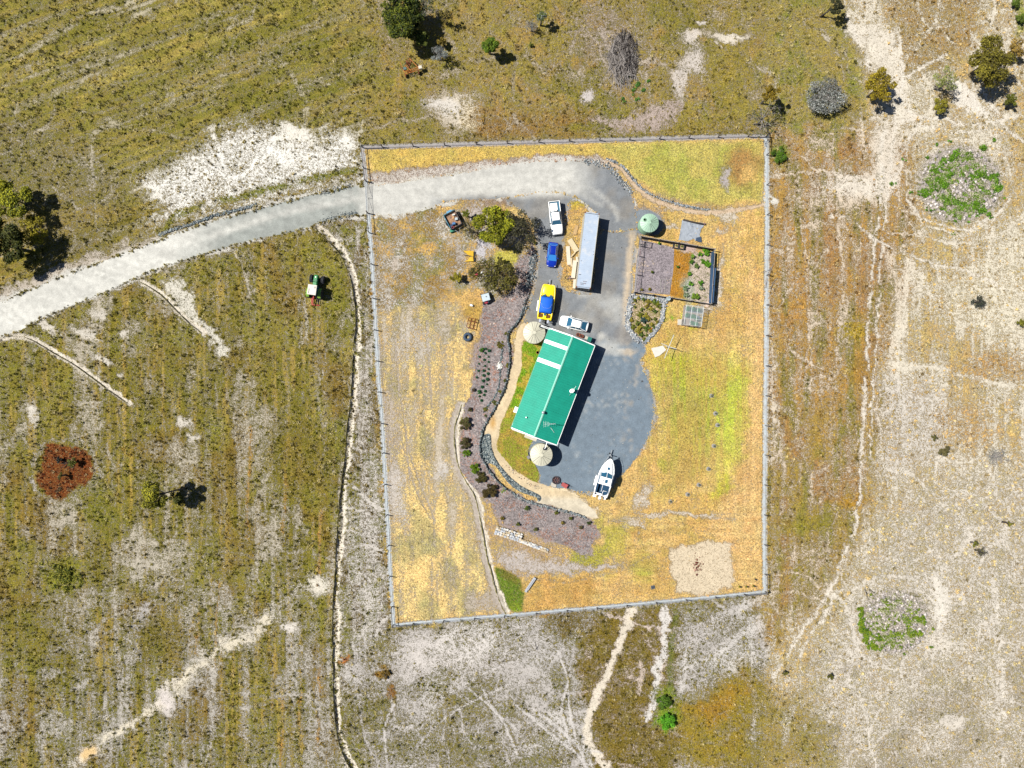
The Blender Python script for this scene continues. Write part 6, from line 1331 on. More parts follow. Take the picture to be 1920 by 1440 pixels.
tree(1462, 290, .9, 1.5, 'low vivid green bush outside the east fence near the corner', C(96, 132, 34), 1600, .10, 8, seed=62, cat='shrub', name='shrub', flat=.4); tree(1252, 1352, 1.2, 1.5, 'vivid green clump at the wet end of the south paddock', C(110, 186, 40), 2600, .11, 8, seed=63, cat='shrub', name='shrub', flat=.5); tree(1245, 1318, 1.0, 1.5, 'green bush just above the vivid green clump', C(98, 132, 38), 1500, .11, 8, seed=64, cat='shrub', name='shrub', flat=.5)
tree(1906, 5, 1.2, .9, 'green bush in the top right corner', C(108, 130, 44), 700, .11, 5, seed=65, cat='shrub', name='shrub'); tree(1914, 34, 1.2, .9, 'second green bush down the right edge from the top corner', C(112, 132, 44), 700, .11, 5, seed=66, cat='shrub', name='shrub')
tree(722, 1264, .6, .9, 'round rusty olive bush on the pale sand south of the block', C(140, 112, 42), 700, .10, 6, seed=67, cat='shrub', name='shrub', flat=.4)
tree(1558, 1268, .8, .6, 'dark olive tuft on the sand left of the lower round plot', C(120, 118, 40), 420, .10, 4, seed=68, cat='shrub', name='shrub'); tree(1472, 1262, .8, .5, 'dark tuft on the track left of the lower round plot', C(120, 116, 44), 300, .10, 4, seed=69, cat='shrub', name='shrub')

# shrubs on the long mulch bed
def shrub(px, py, r, label, col, n=700, size=.10, h=.8, seed=0, alt=None, group=None, altp=.35, z0=0):
    return tree(px, py, h, r, label, col, n, size, 6, cat='shrub', name='shrub', seed=seed, alt=alt, altp=altp, flat=.6, group=group, low=.3, tr=.04)
shrub(873, 795, 1.15, 'upper of the two brown-purple shrubs on the west mulch bed', C(112, 96, 58), 1500, .10, 1.1, 71, C(96, 106, 52)); shrub(872, 831, 1.1, 'lower of the two brown-purple shrubs, just above a bright green one', C(108, 92, 60), 1400, .10, 1.1, 72, C(90, 100, 50))
shrub(875, 850, .75, 'smaller of the two bright green shrubs at the bend of the bed', C(126, 160, 28), 900, .09, .9, 73, C(86, 124, 26)); shrub(889, 878, 1.0, 'larger of the two bright green shrubs at the bend of the bed', C(132, 160, 24), 1500, .09, 1.0, 74, C(84, 118, 24))
shrub(902, 897, 1.15, 'olive-brown shrub touching the larger bright green shrub', C(104, 92, 44), 1500, .10, 1.0, 75, C(82, 84, 36)); shrub(918, 921, 1.35, 'largest dark brown shrub at the southern bend of the mulch bed', C(92, 78, 40), 2400, .10, 1.2, 76, C(110, 96, 44))
shrub(922, 899, .4, 'small lime plant between the brown shrubs and the rock edge', C(150, 176, 40), 260, .07, .4, 77); shrub(944, 919, .55, 'lime trailing plant at the rock edge beside the swale', C(150, 180, 36), 420, .07, .4, 78)
shrub(988, 953, .5, 'dark green round plant highest in the south mulch bed', C(104, 124, 34), 420, .07, .6, 79)
for i, (px, py, lb, cl) in enumerate(((941, 972, 'yellow-green plant at the west tip of the south mulch bed', YOL), (971, 983, 'olive plant above the upper end of the stone stack', OLV2), (1004, 993, 'rounded olive plant near the middle of the stone stack', OLV2), (1043, 961, 'small plant close under the rock edge of the south bed', OLV2), (1055, 980, 'yellowish plant in the middle of the south bed', YOL), (1070, 972, 'olive plant right of the yellowish one in the south bed', OLV2), (1089, 989, 'sparse brown plant near the east end of the south bed', BRN), (1104, 981, 'tallest dark plant at the east tip of the south bed', DKG))):
    shrub(px, py, .38, lb, cl, 320, .07, .55, 80 + i, C(90, 90, 40))
for i, (px, py, r, lb, cl) in enumerate(((939, 647, .75, 'broad olive shrub against the dry-stone edge near the north tank', C(140, 130, 34)), (949, 625, .4, 'upright olive tuft at the top of the stone edge', C(126, 122, 40)), (951, 685, .45, 'olive shrub east of the white stone heap', C(136, 130, 36)), (947, 713, .35, 'small olive tuft on the stone edge below the white heap', C(120, 124, 40)), (938, 734, .4, 'yellow-green tuft on the stone edge level with the last seedlings', C(150, 146, 40)), (927, 755, .5, 'dark green shrub on the stone edge where the bed narrows', C(104, 112, 34)), (911, 768, .55, 'straggly lime-olive shrub left of the stone edge', C(150, 146, 44)), (911, 780, .3, 'tiny dark shrub at the pinch of the stone edge', C(80, 100, 50)), (881, 768, .4, 'small brown shrub on the bare soil above the brown-purple pair', C(90, 78, 50)), (888, 731, .3, 'dark red-brown tuft left of the last seedlings', C(84, 62, 58)), (1003, 455, .3, 'olive tuft by the gravel edge below the white ute', OLV2))):
    shrub(px, py, r, lb, cl, 420, .08, .5, 95 + i, C(100, 100, 36))
# rows of seedlings: nothing tells these apart
seeds = [(911,654),(917,657.5),(910,662),(899,669),(916,669),(908,674.5),(916,678.5),(898,682),(909,686),(916,692),(897,695),(907,695),(915,700.5),(907,704),(894,707.5),(914,711),(906,714),(913,720.5),(904,725.5),(910,733.5),(899,743),(908,740.5),(903,751)]
sd0 = None
for i, (px, py) in enumerate(seeds):
    if sd0 is None:
        V, F, T = leaf_arrays([(0, 0, .18, .20), (.08, .05, .15, .15), (-.1, -.03, .14, .13)], 190, .055, C(50, 110, 70), rs=np.random.RandomState(5)); o = sd0 = np_mesh('seedling', V, F, LEAFM, None, T)
        tag(o, 'small blue-green seedling in the planted rows on the west mulch bed', 'seedling', 'blue-green seedlings in rows on the mulch bed')
    else: o = sd0.copy(); COL.objects.link(o)
    s_ = random.uniform(.75, 1.25); o.scale = (s_, s_, s_); o.location = (*P(px, py), .03); o.rotation_euler = (0, 0, random.random() * 6)
shrub(903, 656, .42, 'bright green plant heading the rows of seedlings', C(80, 130, 30), 420, .07, .45, 120); shrub(899, 735, .38, 'fresh green plant low in the seedling rows', C(60, 140, 70), 320, .07, .4, 121)

# ---------------------------------------------------------------- stones
_ico_v = None
def ico():
    t = (1 + 5 ** .5) / 2
    v = np.array([(-1, t, 0), (1, t, 0), (-1, -t, 0), (1, -t, 0), (0, -1, t), (0, 1, t), (0, -1, -t), (0, 1, -t), (t, 0, -1), (t, 0, 1), (-t, 0, -1), (-t, 0, 1)], float); v /= np.linalg.norm(v[0])
    f = np.array([(0, 11, 5), (0, 5, 1), (0, 1, 7), (0, 7, 10), (0, 10, 11), (1, 5, 9), (5, 11, 4), (11, 10, 2), (10, 7, 6), (7, 1, 8), (3, 9, 4), (3, 4, 2), (3, 2, 6), (3, 6, 8), (3, 8, 9), (4, 9, 5), (2, 4, 11), (6, 2, 10), (8, 6, 7), (9, 8, 1)])
    return v, f
IV, IF = ico()
def rock_arrays(pts, sizes, cols, rs=RS, sz=.7, sub=True):
    """pts (n,3) world; angular boulders of 20 faces, each its own shape and shade"""
    n = len(pts); pts = np.asarray(pts, float); sizes = np.asarray(sizes, float)
    jit = 1 + rs.uniform(-.28, .28, (n, 12)); v = IV[None] * jit[..., None]
    st = rs.uniform(.65, 1.25, (n, 1, 3)); st[..., 2] *= sz; v = v * st
    a = rs.rand(n) * 6.283; c, s_ = np.cos(a)[:, None], np.sin(a)[:, None]
    v = np.stack([v[..., 0] * c - v[..., 1] * s_, v[..., 0] * s_ + v[..., 1] * c, v[..., 2]], -1) * sizes[:, None, None] + pts[:, None]
    f = (IF[None] + (np.arange(n) * 12)[:, None, None]).reshape(-1, 3)
    cl = np.array(cols)[rs.randint(0, len(cols), n)] * (1 + rs.uniform(-.3, .3, (n, 1)))
    return v.reshape(-1, 3), f, np.repeat(np.clip(cl, 0, .8), 12, 0)
def rocks(name, ppx, sizes, cols, z=.05, kind='stuff', parent=None, sz=.7, rs=RS):
    ppx = np.asarray(ppx, float); n = len(ppx)
    pts = np.stack([(ppx[:, 0] - 960) * S, (720 - ppx[:, 1]) * S, np.broadcast_to(z, n)], -1)
    V, F, T = rock_arrays(pts, sizes, cols, rs, sz); o = np_mesh(name, V, F, STONEM, parent, T)
    return tag(o, kind=kind) if kind else o
def pts_line(line, w, n, rs=RS):
    """n random plan points within w px of a line"""
    l = np.array(line, float); seg = rs.randint(0, len(l) - 1, n); t = rs.rand(n)[:, None]
    return l[seg] * (1 - t) + l[seg + 1] * t + rs.normal(size=(n, 2)) * w * .5
def pts_poly(poly, n, rs=RS, inset=1.5):
    a = np.array(poly); lo, hi = a.min(0), a.max(0); out = np.zeros((0, 2))
    while len(out) < n:
        q = lo + rs.rand(n * 2, 2) * (hi - lo); d = sd_poly(q[:, 0].astype(np.float32), q[:, 1].astype(np.float32), poly); out = np.vstack([out, q[d < -inset]])
    return out[:n]
GREYS = [C(150, 160, 164), C(110, 122, 128), C(190, 194, 192), C(86, 98, 106), C(170, 164, 156)]; DGREYS = [C(120, 134, 138), C(84, 98, 104), C(160, 170, 168), C(60, 72, 80)]; PALES = [C(200, 204, 206), C(170, 176, 184), C(222, 218, 208), C(140, 148, 156)]
def wallz(q): 
    d = d_line(q[:, 0].astype(np.float32), q[:, 1].astype(np.float32), BEDWALL); return np.maximum(.08, .34 * sstep(34, 3, d))
wl = tag(rocks('dry_stone_edge', pts_line(BEDWALL, 1.6, 900), RS.uniform(.08, .17, 900), DGREYS, .2 + RS.rand(900) * .18, kind=None), 'low dark dry-stone edge curving between the mulch bed and the sand path', 'stone edging')
inner = smooth_line([(1000,478),(996,510),(988,545),(982,575),(966,600),(952,618)], 4)
tag(rocks('stone_edging', pts_line(inner, 7, 900), RS.uniform(.07, .15, 900), GREYS, .08 + RS.rand(900) * .1, kind=None), 'band of loose blue-grey rock between the mulch bed and the vehicle parking', 'stone edging')
mid3 = smooth_line([(942,655),(940,672),(938,690),(938,705),(936,722),(929,742),(918,757),(908,772)], 4)
tag(rocks('stone_edging', pts_line(mid3, 1.4, 320), RS.uniform(.07, .14, 320), DGREYS, .24 + RS.rand(320) * .12, kind=None), 'thin inner line of dark stones running through the mulch bed', 'stone edging')
south_e = smooth_line([(954,920),(968,930),(987,939),(1017,948),(1053,957),(1082,965),(1100,972)], 4)
tag(rocks('stone_edging', pts_line(south_e, 2.6, 620), RS.uniform(.07, .15, 620), GREYS, .08 + RS.rand(620) * .1, kind=None), 'blue-grey stone line along the top of the south mulch bed', 'stone edging')
rocks('swale_stones', pts_poly(SWALE, 2600), RS.uniform(.06, .15, 2600), DGREYS + [C(190, 196, 190)], .04 + RS.rand(2600) * .05)
for o_ in bpy.data.objects:
    if o_.name == 'swale_stones': o_['label'] = 'crushed blue-grey stone filling the curved drain beside the sand path'
rb = ROCKBED + ROCKBED[:1]
tag(rocks('rock_border', pts_line(rb[0:4], 4.5, 420), RS.uniform(.09, .17, 420), PALES, .10 + RS.rand(420) * .08, kind=None), 'pale rock border along the top of the herb bed, under the garden fence', 'rock border')
tag(rocks('rock_border', pts_line(rb[3:8], 3.4, 560), RS.uniform(.09, .17, 560), PALES, .10 + RS.rand(560) * .08, kind=None), 'grey rock border curving down the lawn side of the herb bed', 'rock border')
tag(rocks('rock_border', pts_line(rb[8:], 4.6, 640), RS.uniform(.09, .18, 640), PALES, .10 + RS.rand(640) * .08, kind=None), 'whitish rock border on the drive side of the herb bed', 'rock border')
rocks('roadside_rocks', np.vstack([pts_line([(300,440),(312,436),(330,428),(362,420),(400,405),(440,395),(480,384)], 2.6, 900), pts_line([(600,362),(660,348)], 6, 160), pts_line([(600,416),(640,406),(668,400)], 7, 220)]), np.concatenate([RS.uniform(.08, .17, 900), RS.uniform(.04, .1, 380)]), DGREYS + GREYS, .07)
ber = [(x, y - 2) for x, y in BERM_NE]
rocks('berm_rocks', np.vstack([pts_line(ber[:24], 2.2, 620), pts_line([(1095,300),(1140,312),(1165,340),(1185,362)], 6, 420)]), RS.uniform(.06, .14, 1040), PALES + GREYS, .05 + RS.rand(1040) * .06)
rocks('verge_stones', np.vstack([pts_line([(0,632),(40,622),(90,592),(150,568),(225,536),(275,512)], 2.5, 160), pts_poly(YARD, 260)]), RS.uniform(.03, .08, 420), [C(90, 90, 84), C(190, 186, 176), C(212, 208, 200)], .03)
tag(rocks('white_stone_heap', [(936.5 + RS.normal() * 2.2, 687 + RS.normal() * 2.8) for _ in range(60)], RS.uniform(.08, .2, 60), [C(252, 250, 240)], .30 + RS.rand(60) * .12, kind=None), 'small heap of white quartz stones in the mulch bed', 'stone heap')
tag(rocks('pale_stone', [(900, 1), (905.5, 3)], [.01, .01], PALES, -.5, kind='stuff'), None) if False else None
# stacked blocks south of the mulch bed: each block a part
stk = empty('stone_stack', (*P(953, 1003), 0), math.radians(-17), 'wide end and long tail of stacked pale stone blocks below the south mulch bed', 'stone stack')
BLK = [plain('block_pale', C(246, 242, 234), .9, var=.25, scale=3, bump=.4), plain('block_grey', C(206, 210, 216), .9, var=.3, scale=3, bump=.4), plain('block_buff', C(226, 206, 172), .9, var=.25, scale=3, bump=.4)]
_bm = []
for k in range(6):
    m = MB(); rs_ = random.Random(k); v = [(x * .18 + rs_.uniform(-.04, .04), y * .14 + rs_.uniform(-.03, .03), z * .11 + rs_.uniform(-.02, .02)) for z in (-1, 1) for x, y in ((-1, -1), (1, -1), (1, 1), (-1, 1))]
    m.add(v, [(3, 2, 1, 0), (4, 5, 6, 7), (0, 1, 5, 4), (1, 2, 6, 5), (2, 3, 7, 6), (3, 0, 4, 7)]); me = bpy.data.meshes.new('block'); me.from_pydata(m.v, [], m.f); me.materials.append(BLK[k % 3]); _bm.append(me)
def blk(x, y, z):
    o = link_mesh('block', _bm[random.randrange(6)], stk); o.location = (x + random.uniform(-.04, .04), y + random.uniform(-.03, .03), z); o.rotation_euler = (random.uniform(-.15, .15), random.uniform(-.15, .15), random.uniform(-.5, .5))
for ly in range(4):
    for i in range(11):
        for k in range(1): blk(-2.0 + i * .40, .72 - ly * .36, .12); 
        if ly != 3 and random.random() < .8: blk(-2.0 + i * .40, .72 - ly * .36 + .05, .34)
for i in range(15):
    for ly in range(2): blk(2.0 + i * .33, -.10 - ly * .34 - i * .02, .12)
    if random.random() < .5: blk(2.0 + i * .33, -.25 - i * .02, .32)
# ---------------------------------------------------------------- brush pile of sticks
bp_ = empty('brush_pile', (*P(1168, 112), 0), 0, 'long heap of grey dead branches and sticks in the north paddock', 'brush pile')
def sticks(name, n, rx, ry, h, L_, rad, mat, ang=90, spread=28, seed=0, cx=0, cy=0, parent=bp_):
    rs = np.random.RandomState(seed); m = MB()
    for _ in range(n):
        a = rs.rand() * 6.283; q = rs.rand() ** .6; x = cx + rx * q * math.cos(a); y = cy + ry * q * math.sin(a); z = h * (1 - q) * rs.uniform(.5, 1) + .06
        th = math.radians(ang + rs.normal() * spread); l = L_ * rs.uniform(.4, 1.2); d = Vector((math.cos(th), math.sin(th), rs.normal() * .12)); side = Vector((-d.y, d.x, 0)) * l * rs.normal() * .08
        p0 = Vector((x, y, z)) - d * l / 2; p1 = Vector((x, y, z)) + d * l / 2; p0.z = max(p0.z, .03); p1.z = max(p1.z, .03)
        r = rad * rs.uniform(.5, 1.6); m.tube([p0, (p0 + p1) / 2 + side, p1], [r, r * .8, r * .4], 4, False)
    return m.build(name, mat, parent)
sticks('branch_heap', 420, 2.3, 4.3, 1.3, 2.0, .035, DEADW, 92, 32, 1); sticks('branch_heap', 240, 2.2, 4.2, 1.5, 1.5, .05, DARKBARK, 95, 30, 2, .3, .4); sticks('branch_heap', 130, 2.9, 3.0, .7, 1.5, .018, DEADW, 150, 40, 3, -.6, 1.4)
sticks('log', 4, 1.8, 3.2, 1.3, 4.4, .10, DEADW, 96, 12, 4); sticks('log', 1, .1, .1, 1.6, 3.0, .11, DARKBARK, 86, 1, 6, -.2, 3.6)
# fallen branches elsewhere
for i, (px, py, n, rx, ry, ang, lb, mt) in enumerate(((1812, 322, 14, 2.6, 1.2, 170, 'grey fallen branches across the upper round plot', DEADW), (1790, 372, 9, 1.6, 1.2, 140, 'second tangle of fallen branches low in the upper round plot', DEADW), (1632, 1112, 8, .9, .5, -35, 'dark fallen limb at the top of the lower round plot', DARKBARK), (1690, 1150, 26, 3.6, 3.0, -60, 'scattered thin sticks across the lower round plot', DEADW), (1445, 520, 8, .9, 2.0, 60, 'bleached twigs outside the east fence', DEADW), (1006, 1212, 2, .2, .2, 62, 'short dark log on the pale sand south of the block', DARKBARK), (125, 872, 12, 1.3, 1.0, 20, 'charred branches in the middle of the red mulch disc', DARKBARK), (1885, 120, 10, 1.2, 2.0, 70, 'fallen branches under the tallest olive gold tree', DEADW))):
    o = sticks('fallen_branches', n, rx, ry, .15, 1.7, .035, mt, ang, 24, 20 + i, 0, 0, None); o.location = (*P(px, py), .02); tag(o, lb, 'fallen branches')
for i, (px, py, a, L_, lb) in enumerate(((12, 352, 48, 3.2, 'bleached fallen trunk showing through the yellow-green crown on the left edge'), (1895, 180, 30, 1.6, 'short pale trunk lying below the tallest olive gold tree'))):
    m = MB(); m.tube([(-L_ / 2, 0, .16), (0, .1, .2), (L_ / 2, 0, .16)], [.16, .14, .09], 8); o = m.build('log', DEADW, None, True); o.location = (*P(px, py, 5.5 if i == 0 else 0), 5.0 if i == 0 else 0); o.rotation_euler = (0, 0, math.radians(a)); tag(o, lb, 'log')
    if i == 0: o.location = (*P(10, 352), .1)
# low green scrub on the round plots, in clumps
def scrub(name, cs, col, label, size=.09, n=130, seed=1, alt=None):
    rs = np.random.RandomState(seed); bl = []
    for (px, py, r) in cs:
        x, y = P(px, py)
        for k in range(3): bl.append((x + rs.normal() * r * .5, y + rs.normal() * r * .35, .14, r * rs.uniform(.4, .8)))
    V, F, T = leaf_arrays(bl, n * len(cs), size, col, rs=rs, flat=.45, shell=.2, alt=alt, altp=.35); o = np_mesh(name, V, F, LEAFM, None, T); return tag(o, label, kind='stuff')
rs_ = np.random.RandomState(9)
def band(cx, cy, pts, n, sp=3.5, r=.5): l = smooth_line([(cx + a, cy + b) for a, b in pts], 5); q = pts_line(l, sp, n, rs_); return [(a, b, r * rs_.uniform(.5, 1.3)) for a, b in q]
u = band(1800, 346, [(-55,-22),(-40,-36),(-20,-48),(-5,-55)], 26) + band(1800, 346, [(-70,5),(-60,12),(-45,-2),(-30,-8),(-18,-20)], 30, 6, .55) + band(1800, 346, [(20,-20),(40,-15),(60,-14),(68,-6)], 26, 6, .55) + band(1800, 346, [(-30,26),(-10,34),(10,42),(30,40),(45,50)], 40, 7, .55) + band(1800, 346, [(-72,14),(-62,24)], 8, 4, .5) + [(1800 + rs_.normal() * 42, 346 + rs_.normal() * 38, rs_.uniform(.2, .5)) for _ in range(36)] + [(1846, 278, 1.0), (1868, 354, 1.0), (1770, 350, 1.0)]
scrub('low_scrub', u, C(132, 184, 44), 'bright green scrub in ragged clumps over the upper round plot', seed=3, alt=C(66, 104, 28))
l = band(1678, 1166, [(-60,-30),(-64,0),(-58,22),(-50,46)], 26, 3, .45) + band(1678, 1166, [(-40,26),(-20,34),(0,28)], 14, 4, .4) + band(1678, 1166, [(10,-10),(30,-2),(50,-6),(58,4)], 28, 5, .4) + band(1678, 1166, [(-50,20),(-36,48),(-10,40)], 16, 4, .4) + band(1678, 1166, [(0,24),(24,20),(50,22)], 16, 4, .4) + [(1678 + rs_.normal() * 34, 1166 + rs_.normal() * 32, rs_.uniform(.15, .4)) for _ in range(40)]
scrub('low_scrub', l, C(160, 180, 44), 'sparser green scrub scattered over the lower round plot', seed=4, alt=C(60, 124, 40))
u2 = [(1800 + 66 * math.sqrt(rs_.rand()) * math.cos(a_), 346 + 62 * math.sqrt(rs_.rand()) * math.sin(a_), rs_.uniform(.25, .6)) for a_ in rs_.rand(190) * 6.283]
scrub('low_scrub', u2[:130], C(140, 180, 50), 'mixed mid-green scrub through the middle of the upper round plot', seed=15, alt=C(100, 130, 40), n=110)
scrub('dry_scrub', u2, C(226, 220, 190), 'pale grey-green dry scrub filling the upper round plot', seed=13, alt=C(150, 160, 90), n=90)
u2 = [(1678 + 54 * math.sqrt(rs_.rand()) * math.cos(a_), 1166 + 52 * math.sqrt(rs_.rand()) * math.sin(a_), rs_.uniform(.25, .5)) for a_ in rs_.rand(120) * 6.283]
scrub('low_scrub', u2[:70], C(150, 172, 56), 'mixed mid-green scrub through the middle of the lower round plot', seed=16, alt=C(110, 130, 40), n=90)
scrub('dry_scrub', u2, C(230, 224, 200), 'pale grey-green dry scrub filling the lower round plot', seed=14, alt=C(160, 166, 90), n=80)
scrub('low_scrub', [(1185 + rs_.normal() * 10, 150 + k * 6 + rs_.normal() * 4, .3) for k in range(8)] + [(1178, 142, .4), (1197, 158, .4), (1205, 170, .4), (1215, 152, .3)], C(100, 150, 60), 'green weeds at the foot of the stick pile', seed=5)
# weathered grey litter on the round plots
for cx, cy, rx, ry, lb in ((1800, 346, 74, 66, 'grey weathered clods over the upper round plot'), (1678, 1166, 60, 56, 'grey weathered clods over the lower round plot')):
    n = 520; a = rs_.rand(n) * 6.283; q = np.sqrt(rs_.rand(n)); o = rocks('clods', np.stack([cx + rx * q * np.cos(a), cy + ry * q * np.sin(a)], -1), rs_.uniform(.08, .30, n), [C(236, 226, 218), C(214, 204, 198), C(184, 176, 172)], .04, sz=.35); o['label'] = lb

# ---------------------------------------------------------------- tussocks over the open ground, thousands of them
def tuft_mesh(name, seed, n=13, r=1.0, h=.9):
    rs = np.random.RandomState(seed); V, F = blades(0, 0, n, r, h, rs, .10, .9)
    F = [f if f[2] != f[3] else f[:3] for f in F]; me = bpy.data.meshes.new(name); me.from_pydata(V, [], F); me.materials.append(TUFTM); return me
def scatter_gn(name, pos, scale, tint, label, seeds):
    n = len(pos); me = bpy.data.meshes.new(name); me.vertices.add(n); me.vertices.foreach_set('co', pos.astype(np.float32).ravel())
    a = me.attributes.new('size', 'FLOAT', 'POINT'); a.data.foreach_set('value', scale.astype(np.float32))
    a = me.attributes.new('tint', 'FLOAT_COLOR', 'POINT'); a.data.foreach_set('color', np.concatenate([tint, np.ones((n, 1))], 1).astype(np.float32).ravel())
    o = link_mesh(name, me); tag(o, label, kind='stuff')
    ng = bpy.data.node_groups.new(name, 'GeometryNodeTree'); ng.interface.new_socket('Geometry', in_out='INPUT', socket_type='NodeSocketGeometry'); ng.interface.new_socket('Geometry', in_out='OUTPUT', socket_type='NodeSocketGeometry')
    N = ng.nodes; L = ng.links; gi = N.new('NodeGroupInput'); go = N.new('NodeGroupOutput'); m2p = N.new('GeometryNodeMeshToPoints'); iop = N.new('GeometryNodeInstanceOnPoints')
    col_ = bpy.data.collections.new(name + '_shapes')
    for k, sd_ in enumerate(seeds):
        t = bpy.data.objects.new(name + '_shape', tuft_mesh(name + '_shape', sd_)); col_.objects.link(t)
    ci = N.new('GeometryNodeCollectionInfo'); ci.inputs['Collection'].default_value = col_; ci.inputs['Separate Children'].default_value = True; ci.inputs['Reset Children'].default_value = True
    iop.inputs['Pick Instance'].default_value = True
    at = N.new('GeometryNodeInputNamedAttribute'); at.data_type = 'FLOAT'; at.inputs[0].default_value = 'size'
    rv = N.new('FunctionNodeRandomValue'); rv.data_type = 'FLOAT_VECTOR'; rv.inputs[1].default_value = (.15, .15, 6.283)
    L.new(gi.outputs[0], m2p.inputs[0]); L.new(m2p.outputs[0], iop.inputs['Points']); L.new(ci.outputs[0], iop.inputs['Instance']); L.new(rv.outputs[0], iop.inputs['Rotation']); L.new(at.outputs[0], iop.inputs['Scale']); L.new(iop.outputs[0], go.inputs[0])
    md = o.modifiers.new('scatter', 'NODES'); md.node_group = ng
    return o
def ground_at(px, py):
    i = np.clip(np.searchsorted(GX, px), 1, nx - 1); j = np.clip(np.searchsorted(GY, py), 1, ny - 1); return j, i
KEEPOUT = [DRIVE, YARD, PATH, SWALE, BED_W, [(1200,449),(1264,464),(1263,500),(1256,553),(1189,547),(1192,500)]]
rs_ = np.random.RandomState(77)
N0 = 230000
tx = rs_.uniform(-20, 1940, N0).astype(np.float32); ty = rs_.uniform(-20, 1460, N0).astype(np.float32)
j, i = ground_at(tx, ty); cov = COV[j, i]
clus = fbm(tx, ty, 9, seed=6, octv=3); ok = rs_.rand(N0) < np.clip((cov - .18) * 1.1, .03, 1) * sstep(.34, .60, clus)
inside = sd_poly(tx, ty, YARDLAND) < 0
ok &= ~(inside & (rs_.rand(N0) < .55))
for q_ in KEEPOUT: ok &= sd_poly(tx, ty, q_) > 1
# weeds along the fence feet and creeping over the gravel edges
w_ = np.vstack([pts_line(N_FENCE, 9, 900, rs_), pts_line(W_FENCE, 9, 1300, rs_), pts_line(S_FENCE, 8, 900, rs_), pts_line(E_FENCE, 9, 1200, rs_), pts_line(YARD + YARD[:1], 2.6, 900, rs_), pts_line(DRIVE + DRIVE[:1], 3.0, 1300, rs_), pts_line(BED_W + BED_W[:1], 2.0, 500, rs_), pts_line(DITCH, 9, 900, rs_)]).astype(np.float32)
w_ = w_[np.minimum.reduce([d_line(w_[:, 0], w_[:, 1], f_) for f_ in (N_FENCE, W_FENCE, S_FENCE, E_FENCE)]) > 3.2]
w_ = w_[np.minimum.reduce([sd_poly(w_[:, 0], w_[:, 1], q_) for q_ in KEEPOUT]) > -3.5]
tx = np.concatenate([tx, w_[:, 0]]); ty = np.concatenate([ty, w_[:, 1]]); ok = np.concatenate([ok, np.ones(len(w_), bool)])
j, i = ground_at(tx, ty); cov = COV[j, i]; inside = sd_poly(tx, ty, YARDLAND) < 0
tx, ty, cov, j, i, inside = tx[ok], ty[ok], cov[ok], j[ok], i[ok], inside[ok]
n = len(tx); tint = VEG[j, i] * rs_.uniform(1.0, 2.0, (n, 1)); straw = rs_.rand(n) < .28; tint[straw] = tint[straw] * .5 + A(240, 222, 168) * .8
dark = rs_.rand(n) < np.where(inside, .10, .30); tint[dark] *= .38
size = rs_.gamma(4, .048, n) * np.where(inside, .55, np.where(tx < 700, 1.15, 1.0)); size = np.clip(size, .06, .5)
pos = np.stack([(tx - 960) * S, (720 - ty) * S, Z[j, i] - .01], -1)
scatter_gn('grass_tufts', pos, size, np.clip(tint, .004, .8), 'grass tufts covering the paddocks and lawns', (1, 2, 3, 4))
# ================================================================ GARDEN AND YARD THINGS
DKW = plain('dark_timber', C(84, 84, 88), .9, var=.25, scale=5); GRYW = plain('grey_timber', C(176, 170, 166), .9, var=.2, scale=5, bump=.2); MESH = plain('shade_cloth', C(150, 170, 190), .8, var=.15); DMESH = plain('dark_shade_cloth', C(48, 84, 120), .85, var=.2, scale=3)
# --- fence round the kitchen garden: posts, top rails and corrugated sheets
gp = [(1199,446),(1335,470),(1330,571),(1188,549)]
gx0, gy0 = P(1262, 508); gf = empty('garden_fence', (gx0, gy0, 0), label='timber fence with dark side sheeting round the kitchen garden east of the drive', cat='fence')
def GL(px, py): a, b = P(px, py); return (a - gx0, b - gy0)
def gpost(px, py, h=1.7, r=.07):
    x, y = GL(px, py); m = MB(); m.tube([(x, y, -.1), (x, y, h)], [r, r * .9], 8); m.build('post', GRYW, gf)
def wallrun(a, b, h, mat, name='fence_panel', n=6, t=.05):
    for k in range(n):
        p = (a[0] + (b[0] - a[0]) * k / n, a[1] + (b[1] - a[1]) * k / n); q = (a[0] + (b[0] - a[0]) * (k + 1) / n, a[1] + (b[1] - a[1]) * (k + 1) / n)
        A_, B_ = Vector((*GL(*p), 0)), Vector((*GL(*q), 0)); d = B_ - A_; c = (A_ + B_) / 2; m = MB(); m.box(c.x, c.y, h / 2, d.length - .01, t, h, rz=math.atan2(d.y, d.x)); m.build(name, mat, gf)
def rail(a, b, h, r=.045, mat=None): m = MB(); m.tube([(*GL(*a), h), (*GL(*b), h)], r, 6); m.build('top_rail', mat or GRYW, gf)
for p in ((1199,446),(1234,452),(1268,458),(1302,464),(1336,470),(1333,500),(1331,537),(1329,571),(1188,549),(1192,515),(1195,480),(1222,554),(1257,559),(1293,565)): gpost(*p)
wallrun((1199,446),(1336,470), 1.1, DKW, n=8); wallrun((1188,549),(1329,571), .75, DKW, n=8); wallrun((1334,473),(1329,570), 1.25, DMESH, n=6, t=.08)
for a, b in (((1199,446),(1336,470)), ((1188,549),(1329,571)), ((1336,470),(1329,571)), ((1188,549),(1199,446))): rail(a, b, 1.45 if a[0] != 1188 or b[0] == 1199 else 1.1)
for h in (.4, .8, 1.15): rail((1188,549),(1199,446), h, .012, ALU)
m = MB(); 
rings = []
for k in range(9):
    f = k / 8; p = (1337.5 + (1326 - 1337.5) * f * 0 - f * 5, 505 + 64 * f); x, y = GL(*p); rings.append([(x - .55, y, 1.1), (x + .05, y, 1.32), (x + .05, y, 1.34), (x - .55, y, 1.12)])
m.loft(rings).build('shade_strip', DMESH, gf)
